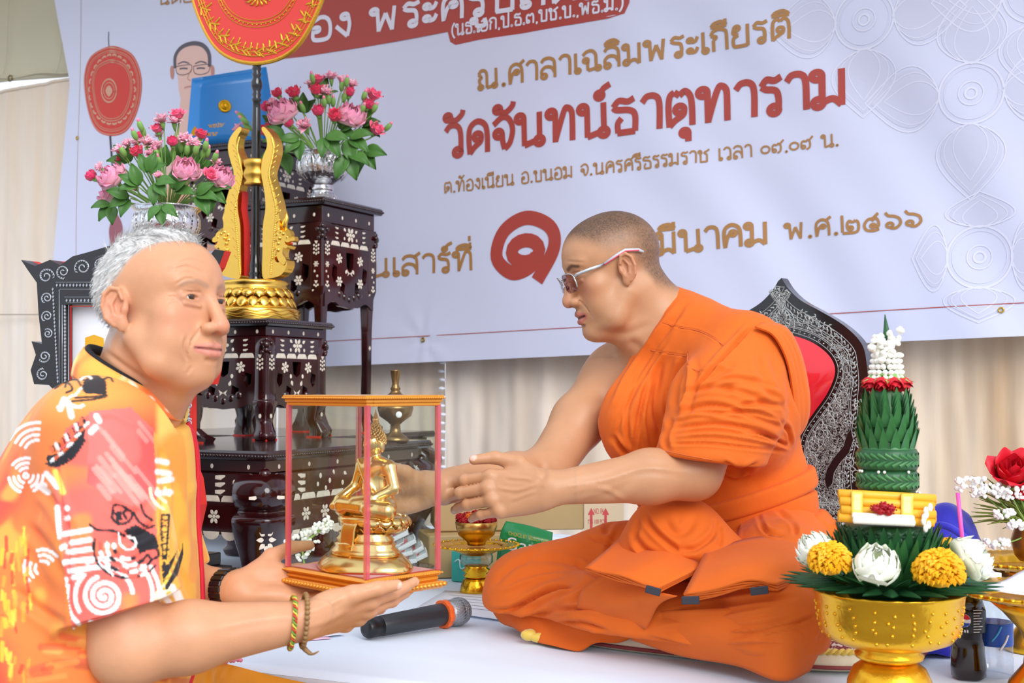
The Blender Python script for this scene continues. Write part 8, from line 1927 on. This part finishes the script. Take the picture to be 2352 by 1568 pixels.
# == offering bowl with folded leaves (in front of the monk)
M_gb=mat('gold_bowl','edb52e',.3,metal=.92,bump=.35,bscale=110);M_leaf=mat('banana_leaf','3d7c42',.38,var=.35,vscale=40,spec=.5);M_leafd=mat('banana_leaf_dark','285c34',.4,var=.3,vscale=40)
M_jas=mat('jasmine','fbfaf0',.5);M_wl=mat('white_lotus','f6f8e6',.5,attr=True);M_cand=mat('yellow_candle','f2b12c',.45,sss=.1);M_ctape=mat('gold_tape','f3c94a',.25,coat=.5)
OB=np.array([P(2042,1450,1.8)[0],1.8,0.002]);oz=lambda y:float(P(2042,y,1.8)[2])-OB[2];zr=oz(1352)
ob=thing('offering_bowl','large gold pedestal bowl on the white cloth holding the tall folded leaf cone','bowl',OB)
mb=MB();mb.lathe([(.064,0),(.066,.004),(.064,.012),(.060,.022),(.058,.045),(.050,.063),(.036,.073)],OB,48);obj('foot',mb.mesh(),M_gb,ob)
mb=MB();mb.lathe([(.034,.072),(.046,.077),(.048,.083),(.042,.087),(.046,.091),(.040,.095)],OB,48);obj('neck',mb.mesh(),M_gb,ob)
mb=MB();mb.lathe([(.036,.093),(.066,.096),(.086,.104),(.0955,.116),(.0995,.136),(.103,zr-.006),(.106,zr-.002),(.1045,zr),(.0995,zr-.003),(.095,.136),(.088,.118),(.03,.108)],OB,64);obj('dish',mb.mesh(),M_gb,ob)
r0=random.Random(4);mb=MB()
for i in range(120):
 a=(i//5)*2*math.pi/24+r0.uniform(-.06,.06);z=.114+(i%5)*.010+r0.uniform(-.003,.003);r_=np.interp(z,[.104,.116,.136,.173],[.0865,.096,.100,.1035]);d=np.array([math.cos(a),math.sin(a),0]);mb.ball(OB+d*r_+Z*z,(.0028,.0030,.0016),6,4,ax=frame(d))
o=obj('embossed_relief',mb.mesh(),M_gb,ob);o['kind']='stuff'
LC=OB+Z*zr
lf=thing('leaf_cone','tall tiered cone of folded green banana leaf topped with a spike in the gold bowl','leaf arrangement',LC)
def fold_leaf(ln,wd):
 """a pointed folded leaf lying along +x with a ridge"""
 mb=MB();g=[]
 for k in np.linspace(0,1,6):
  hw=wd*(1-k**1.6)+.0004;g.append([np.array([k*ln,-hw,0]),np.array([k*ln,-hw*.5,hw*.45]),np.array([k*ln,0,hw*.6]),np.array([k*ln,hw*.5,hw*.45]),np.array([k*ln,hw,0])])
 mb.grid(np.array(g));mb.grid(np.array(g)*[1,1,.3]-[0,0,.0006],flip=True);return mb.mesh('folded_leaf')
FL=fold_leaf(.030,.0065);FLb=fold_leaf(.052,.0075)
def leafring(z,r,n,up,s_,m=M_leaf,ph=0.,mesh=None,nm='folded_leaf',par=None):
 for i in range(n):
  a=2*math.pi*i/n+ph;d=np.array([math.cos(a),math.sin(a),0]);x=unit(d*math.cos(up)+Z*math.sin(up));y=np.cross(Z,d);zz3=np.cross(x,y)
  place(nm,mesh or FL,m,par or lf,np.array([x,y,zz3]),d*r+Z*z,s_)
zo=lambda y:float(P(2042,y,1.8)[2])-LC[2]
mb=MB();mb.lathe([(.055,zo(1370)),(.060,zo(1330)),(.062,zo(1250)),(.058,zo(1205)),(.04,zo(1200))],LC,32);obj('base_core',mb.mesh(),M_leafd,lf)
leafring(zo(1345),.075,26,.10,1.5,M_leafd,.1,FLb);leafring(zo(1335),.066,24,.35,1.2,M_leaf,.2,FLb)
leafring(zo(1320),.060,22,1.10,1.25,M_leaf,.0,FLb);leafring(zo(1285),.061,26,1.2,1.35,M_leaf,.12);leafring(zo(1262),.060,26,1.25,1.35,M_leafd,.0)
for y in(1214,1226):
 for i in range(30):
  a=2*math.pi*i/30;d=np.array([math.cos(a),math.sin(a),0]);t_=unit(np.cross(Z,d)+Z*(.7 if y>1220 else-.7));place('braid_leaf',FL,M_leafd,lf,np.array([t_,np.cross(d,t_),d]),d*.058+Z*zo(y),.7)
mb=MB();mb.lathe([(.038,zo(1130)),(.0385,zo(1030)),(.034,zo(1015)),(.028,zo(930)),(.019,zo(890)),(.012,zo(840))],LC,28);obj('cone_core',mb.mesh(),M_leaf,lf)
for(y0,y1)in((1124,1080),(1078,1030)):
 mb=MB();mb.lathe([(.040,zo(y0)),(.0425,zo(y0-8)),(.0425,zo(y1+8)),(.040,zo(y1))],LC,32);obj('leaf_band',mb.mesh(),M_leafd,lf)
 for i in range(26):
  a=2*math.pi*i/26;d=np.array([math.cos(a),math.sin(a),0])
  for sg in(1,-1):
   t_=unit(np.cross(Z,d)*1.0+Z*.55*sg);place('braid_leaf',FL,M_leaf,lf,np.array([t_,np.cross(d,t_),d]),d*.0415+Z*((zo(y0)+zo(y1))/2-.009*sg*.9),.52)
for row,(y,r_,n,up,s_)in enumerate(((1028,.037,16,1.30,1.0),(1012,.0365,16,1.34,1.0),(996,.036,15,1.36,1.0),(980,.0345,15,1.38,1.0),(964,.033,14,1.40,1.0),(948,.031,13,1.43,.95),(932,.029,12,1.46,.9))):
 leafring(zo(y),r_,n,up,s_,M_leaf,.2*row)
mb=MB();mb.tube([LC+Z*zo(800),LC+Z*zo(760)+[.001,0,0],LC+Z*zo(722)+[-.001,0,0]],[.006,.0045,.0006],8);obj('spike',mb.mesh(),M_leafd,lf)
r0=random.Random(12)
for i in range(22):
 a=r0.uniform(0,6.28);z=r0.choice((1130,1080,1205,1330));rr=.043 if z<1200 else.062;mb=MB();mb.ball(LC+np.array([math.cos(a)*rr,math.sin(a)*rr,zo(z)]),.0022,6,5);obj('pearl_pin',mb.mesh(),M_jas,lf)
gj=thing('jasmine_garland','white jasmine garland with red rose tassels hung over the leaf cone tip','garland',LC+Z*zo(890))
for(y,r_,n)in((868,.020,16),(856,.0195,16),(843,.0185,15),(830,.017,14),(817,.0155,12)):
 for i in range(n):
  a=2*math.pi*(i+r0.random()*.3)/n;d=np.array([math.cos(a),math.sin(a),0]);mb=MB();mb.ball(LC+d*r_+Z*zo(y),(.0042,.0042,.0062),7,5,ax=frame(unit(d+Z*.3)));obj('jasmine_bud',mb.mesh(),M_jas,gj)
for(cx0,cy0,R_)in((2012,780,.012),(2052,770,.012),(2018,800,.012),(2048,800,.011),(2030,815,.012)):
 for i in range(10):
  c_=P(cx0,cy0,1.79)+np.array([r0.uniform(-1,1),r0.uniform(-1,1),r0.uniform(-1,1)])*R_;mb=MB();mb.ball(c_,(.0042,.0042,.0065),7,5,ax=frame(unit([r0.uniform(-1,1),r0.uniform(-1,.2),r0.uniform(-.5,1)])));obj('jasmine_bud',mb.mesh(),M_jas,gj)
M_rr=mat('rose_red','d8182c',.5)
for i in range(8):
 a=2*math.pi*i/8+.2;d=np.array([math.cos(a),math.sin(a),0]);dn=unit(d*.55-Z);c_=LC+d*.018+Z*zo(868)
 place('rose_tassel',ROSE[2],M_rr,gj,frame(dn),c_-LC-Z*zo(890),.75);place('rose_calyx',CAL_R,M_budg,gj,frame(dn),c_-LC-Z*zo(890)-dn*.001,.9)
cb=thing('candle_bundle','bundle of yellow candles tied with gold tape across the leaf cone','candles',P(2036,1175,1.74))
for i,(dy,dY)in enumerate(((1135,.0),(1152,-.006),(1172,-.010),(1190,-.010),(1142,.014),(1162,.012),(1182,.012))):
 p0,p1=P(1926+(i%3)*3,dy-2,1.752+dY),P(2148-(i%2)*4,dy+10,1.752+dY)
 mb=MB();mb.tube(np.linspace(p0,p1,4),.0062,12);obj('candle',mb.mesh(),M_cand,cb)
for x0,x1 in((1956,1982),(2070,2098)):
 k=lambda x,y,Y:P(x,y+(x-1930)*.052,Y);obj('tape',patch([[k(x,1126,1.762),k(x,1127,1.742),k(x,1150,1.7375),k(x,1175,1.7335),k(x,1198,1.736)]for x in(x0,(x0+x1)/2,x1)],2,3,.0008,flip=True),M_ctape,cb)
jg=thing('jasmine_string','straight string of white jasmine buds lying under the yellow candles','garland',P(2020,1194,1.73))
for i in range(30):
 x=1962+i*4.6;
 for r_ in range(2):mb=MB();mb.ball(P(x+r_*2,1184+r_*11+(x-1962)*.05,1.728-.002*r_),(.0034,.0034,.0052),7,5,ax=frame([0,-.4,1]));obj('jasmine_bud',mb.mesh(),M_jas,jg)
for i in range(7):mb=MB();mb.ball(P(2126+r0.uniform(-6,14),1165+i*8,1.728),(.0035,.0035,.006),7,5);obj('jasmine_bud',mb.mesh(),M_jas,jg)
t=thing('red_flower','red ixora flower tucked in front of the candle bundle','flower',P(2030,1168,1.728))
for(x,y)in((2012,1168),(2030,1162),(2046,1168),(2022,1174),(2040,1176)):pom(t,P(x,y,1.725),.009,M_rf,16,x,'petals')
OF='flowers round the rim of the gold offering bowl'
def wlotus(px,py,Y,d,s_,label):
 t=thing('white_lotus',label,'flower',P(px,py,Y),OF);d=unit(d);place('blossom',WLOTUS,M_wl,t,frame(d,[1,.3,.2]),-d*.018*s_,s_);place('calyx',CAL_L,M_budg,t,frame(d),-d*.020*s_,s_*1.4);return t
wlotus(2014,1296,1.685,(-.05,-.55,.83),1.0,'white folded lotus at the front centre of the gold bowl rim');wlotus(1868,1258,1.765,(-.6,-.1,.75),.85,'white lotus on the monk side of the gold bowl rim');wlotus(2232,1282,1.74,(.75,-.2,.5),1.05,'white lotus on the tray side of the gold bowl rim')
for(px,py,Y,r_,lb,sd)in((1906,1288,1.715,.030,'orange yellow marigold on the monk side of the gold bowl',1),(2156,1312,1.69,.034,'large orange yellow marigold on the tray side of the gold bowl',2),(2176,1258,1.84,.017,'small marigold half hidden behind the tray side lotus',3)):
 t=thing('marigold',lb,'flower',P(px,py,Y),OF);pom(t,P(px,py,Y),r_,M_yf,330 if r_>.02 else 90,sd,'petals',.9)
M_cola=mat('cola','1a0906',.08,coat=.6);M_cap=mat('bottle_label_black','15151a',.35);M_wh=mat('label_white','e8e8ee',.4);M_lr=mat('logo_red','d0202c',.4);M_lb=mat('logo_blue','1f4fb0',.4);M_pet=glass('clear_pet','f4f8fa',.10,.04)
cbx=G(2225,1558,0);t=thing('cola_bottle','small cola bottle with black label and round tricolour logo beside the gold bowl','bottle',cbx)
cz=lambda y:float(P(2225,y,cbx[1])[2])
wb5=lambda a,z:1+.05*np.cos(5*a)*(z<.02)-.05*np.exp(-((z-.055)/.02)**2)
mb=MB();mb.lathe([(.020,.0),(.026,.004),(.0275,.02),(.0255,.05),(.0275,.085),(.0275,cz(1448))],cbx,32,wob=wb5);obj('body',mb.mesh(),M_cola,t)
mb=MB();mb.lathe([(.0276,cz(1448)),(.0278,cz(1446)),(.0270,cz(1400)),(.0262,cz(1396))],cbx,32);lbm=obj('label',mb.mesh(),M_cap,t)
mb=MB();mb.lathe([(.0262,cz(1396)),(.022,cz(1375)),(.013,cz(1345)),(.011,cz(1330))],cbx,28);obj('shoulder',mb.mesh(),M_cola,t)
mb=MB();mb.lathe([(.0135,cz(1332)),(.0138,cz(1318)),(.0,cz(1317))],cbx,24);obj('cap',mb.mesh(),M_lb,t)
def onb(a,z,r_=.0281):return cbx+np.array([math.cos(a),math.sin(a),0])*r_+Z*z
def lpatch(nm,a0,z0,pts,m,r_):
 q=[onb(a0+x/.0278,z0+y,r_)for x,y in pts];mb=MB();c_=onb(a0+np.mean([p[0]for p in pts])/.0278,z0+np.mean([p[1]for p in pts]),r_);mb.add(q+[c_],[(i,(i+1)%len(q),len(q))for i in range(len(q))]);return obj(nm,mb.mesh(),m,lbm)
A0=math.atan2(-cbx[1],-cbx[0])-.22;zl=cz(1418);circ=lambda a0_,a1_,r_:[(r_*math.cos(x),r_*math.sin(x))for x in np.linspace(a0_,a1_,16)]
lpatch('logo_disc',A0,zl,circ(0,6.0,.0105),M_wh,.0284);lpatch('logo_red',A0,zl,circ(.25,2.75,.0100)+[(-.004,.004),(.004,.001)],M_lr,.0287);lpatch('logo_blue',A0,zl,circ(3.4,5.9,.0100)+[(.003,-.004),(-.004,-.001)],M_lb,.0287)
for i in range(9):lpatch('label_text',A0+.80,zl+.016-i*.0042,[(-.008,-.0006),(.008-.003*(i%3),-.0006),(.008-.003*(i%3),.0006),(-.008,.0006)],M_wh,.0284)
for i in range(4):lpatch('label_text',A0-.22+i*.14,zl-.0165,[(-.0012,-.002),(.0012,-.002),(.0008,.002),(-.0012,.002)],M_wh,.0284)
wbx=G(2284,1552,0);t=thing('water_bottle','clear water bottle with blue label standing behind the cola bottle','bottle',wbx);wz=lambda y:float(P(2284,y,wbx[1])[2])
mb=MB();mb.lathe([(.024,.0),(.029,.004),(.029,.03),(.0275,.034),(.029,.04),(.029,wz(1400)),(.024,wz(1375)),(.012,wz(1345)),(.011,wz(1330))],wbx,32);obj('bottle',mb.mesh(),M_pet,t)
mb=MB();mb.lathe([(.0293,wz(1478)),(.0295,wz(1476)),(.0295,wz(1428)),(.0293,wz(1426))],wbx,32);wl_=obj('label',mb.mesh(),M_lb,t)
mb=MB();mb.lathe([(.0125,wz(1332)),(.0128,wz(1315)),(0,wz(1314))],wbx,20);obj('cap',mb.mesh(),M_wh,t)
for a_,m_,z_ in((-1.75,mat('label_sky','48a8e8',.4),1448),(-1.35,M_wh,1468)):
 mb=MB();mb.tube(crom([wbx+np.array([math.cos(a_+x),math.sin(a_+x),0])*.0298+Z*(wz(z_)+y)for x,y in((-.3,-.012),(0,.0),(.2,.012))],4),.0018,6);obj('label_swoosh',mb.mesh(),m_,wl_)
M_bag=mat('royal_blue_cloth','2323b0',.7,sheen=.3,bump=.2,bscale=60)
def bag(p):
 d=ell(p,(P(2172,1300,2.25)),(.070,.07,.118));d=smin(d,ell(p,G(2165,1525,0)+np.array([.0,.10,.03])),.0)if False else d
 d=smin(d,ell(p,P(2140,1480,2.22),(.085,.07,.09)),.05);return smax(d,-(p[:,2]-.003),.008).astype(np.float32)
V,Q=sdf_mesh(bag,(.58,2.06,-.01),(.96,2.34,.32),.004);V=relax(V,Q,1);N=normals(V,Q);V+=N*(.006*vnoise(V,18,2)-.007*np.abs(vnoise(V,26,3)))[:,None]
t=thing('blue_cloth_bag','royal blue cloth bag standing on the white cloth behind the gold bowl','bag',P(2165,1520,2.2)*[1,1,0]);obj('bag',fast_mesh('bag',V,Q),M_bag,t)
mb=MB();mb.tube(crom([P(2120,1222,2.13),P(2160,1206,2.115),P(2200,1222,2.11),P(2240,1258,2.12)],6),.006,8,flat=(.5,[0,-1,0]));obj('folded_hem',mb.mesh(),M_bag,t)
cp=P(2214,1500,1.98);cp[2]=.002;cpz=lambda y:float(P(2214,y,2.085)[2])
cpo=np.array([P(2216,1300,2.085)[0],2.085,.002]);t=thing('plastic_cup','clear plastic cup with a pink straw behind the white lotus','cup',cpo)
mb=MB();mb.lathe([(.022,0),(.024,.003),(.030,cpz(1246)),(.031,cpz(1243)),(.0295,cpz(1243)),(.022,.006)],cpo,28);obj('cup',mb.mesh(),M_pet,t)
t=thing('drinking_straw','bright pink drinking straw sticking up from the clear plastic cup','straw',cpo+Z*.01);mb=MB();mb.tube([cpo+[.004,0,.01],P(2211,1246,2.08),P(2200,1132,2.07)],.0034,10);obj('straw',mb.mesh(),mat('pink_straw','f45ab0',.3),t)
def gtray(c,k,zr_,label):
 t=thing('pedestal_tray',label,'tray',c);pr=[(.05,0),(.052,.004),(.046,.02),(.026,.045),(.022,zr_*.5),(.03,zr_*.62),(.055,zr_*.8),(.075,zr_-.014)]
 mb=MB();mb.lathe([(r*k,z)for r,z in pr],c,40);obj('stem',mb.mesh(),M_gb,t)
 mb=MB();mb.lathe([(.074*k,zr_-.015),(.082*k,zr_-.004),(.118*k,zr_+.004),(.122*k,zr_),(.114*k,zr_-.004),(.08*k,zr_-.012)],c,80,wob=lambda a,z:1+.02*np.cos(22*a));obj('scalloped_rim',mb.mesh(),M_gb,t)
 mb=MB()
 for i in range(44):a=i/44*6.2832;mb.ball(c+np.array([math.cos(a)*.119*k,math.sin(a)*.119*k,zr_+.001]),(.0055,.0055,.004),6,4)
 o=obj('rim_beads',mb.mesh(),M_gb,t);o['kind']='stuff'
 mb=MB();mb.lathe([(.074*k,zr_-.0135),(.075*k,zr_-.0118),(.02*k,zr_-.0112),(.002,zr_-.011)],c,40);obj('dish',mb.mesh(),M_gb,t);return t
K1=np.array([P(2390,1352,1.90)[0],1.90,.002]);z1_=float(P(2390,1362,1.90)[2]);gtray(K1,1.0,z1_,'gold scalloped pedestal tray holding white paper at the picture edge beside the bottles')
K2=np.array([P(2372,1290,2.22)[0],2.22,.002]);z2_=float(P(2372,1290,2.22)[2]);gtray(K2,.95,z2_,'gold scalloped pedestal tray under the red and white flower vase')
t=thing('paper','curled white paper lying in the nearer gold tray','paper',K1+Z*(z1_+.004));obj('sheet',patch([[P(2244,1340,1.93),P(2300,1336,1.95),P(2352,1310,1.97),P(2420,1300,1.98)],[P(2260,1352,1.90),P(2310,1350,1.90),P(2360,1345,1.90),P(2430,1340,1.90)],[P(2290,1358,1.86),P(2330,1364,1.84),P(2380,1368,1.83),P(2440,1368,1.83)]],5,5,.001,flip=True),M_pap,t)
vs_=K2+Z*z2_;t=thing('flower_vase','small brown gold vase of red roses and white statice at the picture edge','vase',vs_);mb=MB();mb.lathe([(.022,0),(.030,.01),(.036,.035),(.030,.055),(.033,.060)],vs_,28);obj('vase',mb.mesh(),mat('brown_gold','a8742c',.3,metal=.6),t)
EV=vs_+Z*.05-np.array([0,0,.118]);EF='flowers in the edge vase'
for i,(px,py,Y,s_,lb)in enumerate(((2325,1088,2.17,1.9,'large red rose above the white statice at the picture edge'),(2350,1120,2.20,1.9,'red rose cut off by the picture edge'))):
 d=unit(np.array([-.15,-.6,.8]));t=thing('red_rose',lb,'flower',P(px,py,Y),EF);place('blossom',ROSE[1],M_rr,t,frame(d),-d*.02,s_);place('calyx',CAL_R,M_budg,t,frame(d),-d*.02,s_);mb=MB();mb.tube([np.zeros(3),(vs_+Z*.05-P(px,py,Y))],.002,6);obj('stem',mb.mesh(),M_stem,t,world=False)
M_stat=mat('statice_white','fbfbf8',.6);r0=random.Random(21)
for k,(px,py,Y,L_,lb)in enumerate(((2235,1112,2.16,.05,'white statice spray reaching furthest towards the pink straw'),(2275,1125,2.15,.05,'white statice spray in front of the large red rose'),(2320,1132,2.14,.045,'white statice spray under the large red rose'),(2296,1062,2.2,.02,'tiny white statice tip above the large red rose'),(2305,1180,2.14,.03,'loose white statice florets over the pale leaves'),(2340,1205,2.13,.03,'white statice florets low over the vase rim'),(2290,1248,2.16,.035,'drooping white statice below the green spikes'))):
 p=P(px,py,Y);t=thing('statice',lb,'flower',p,EF)
 for i in range(int(L_*900)):c_=p+np.array([r0.uniform(-1,1)*L_*.6,r0.uniform(-.5,.5)*L_*.5,r0.uniform(-1,1)*L_*.22]);mb=MB();mb.ball(c_,r0.uniform(.0026,.0048),7,5);obj('floret',mb.mesh(),M_stat,t)
 mb=MB();mb.tube(crom([vs_+Z*.05,(vs_+p)/2+Z*.02,p],4),.0014,5);obj('stem',mb.mesh(),M_stem,t)
t=thing('green_filler','fine green and olive fern spikes in the edge vase','foliage',vs_+Z*.05);mb=MB()
for i in range(60):
 a=r0.uniform(2.3,3.6);e_=vs_+Z*.06+np.array([math.cos(a)*r0.uniform(.05,.12),r0.uniform(-.05,.02),r0.uniform(-.01,.09)]);mb.tube(crom([vs_+Z*.05,(vs_+Z*.05+e_)/2+Z*.012,e_],3),[.0014]*3+[.0012]*3+[.0004],4)
o=obj('fern_spike',mb.mesh(),mat('olive_green','8a9a3c',.6,var=.4,vscale=60),t);o['kind']='stuff'
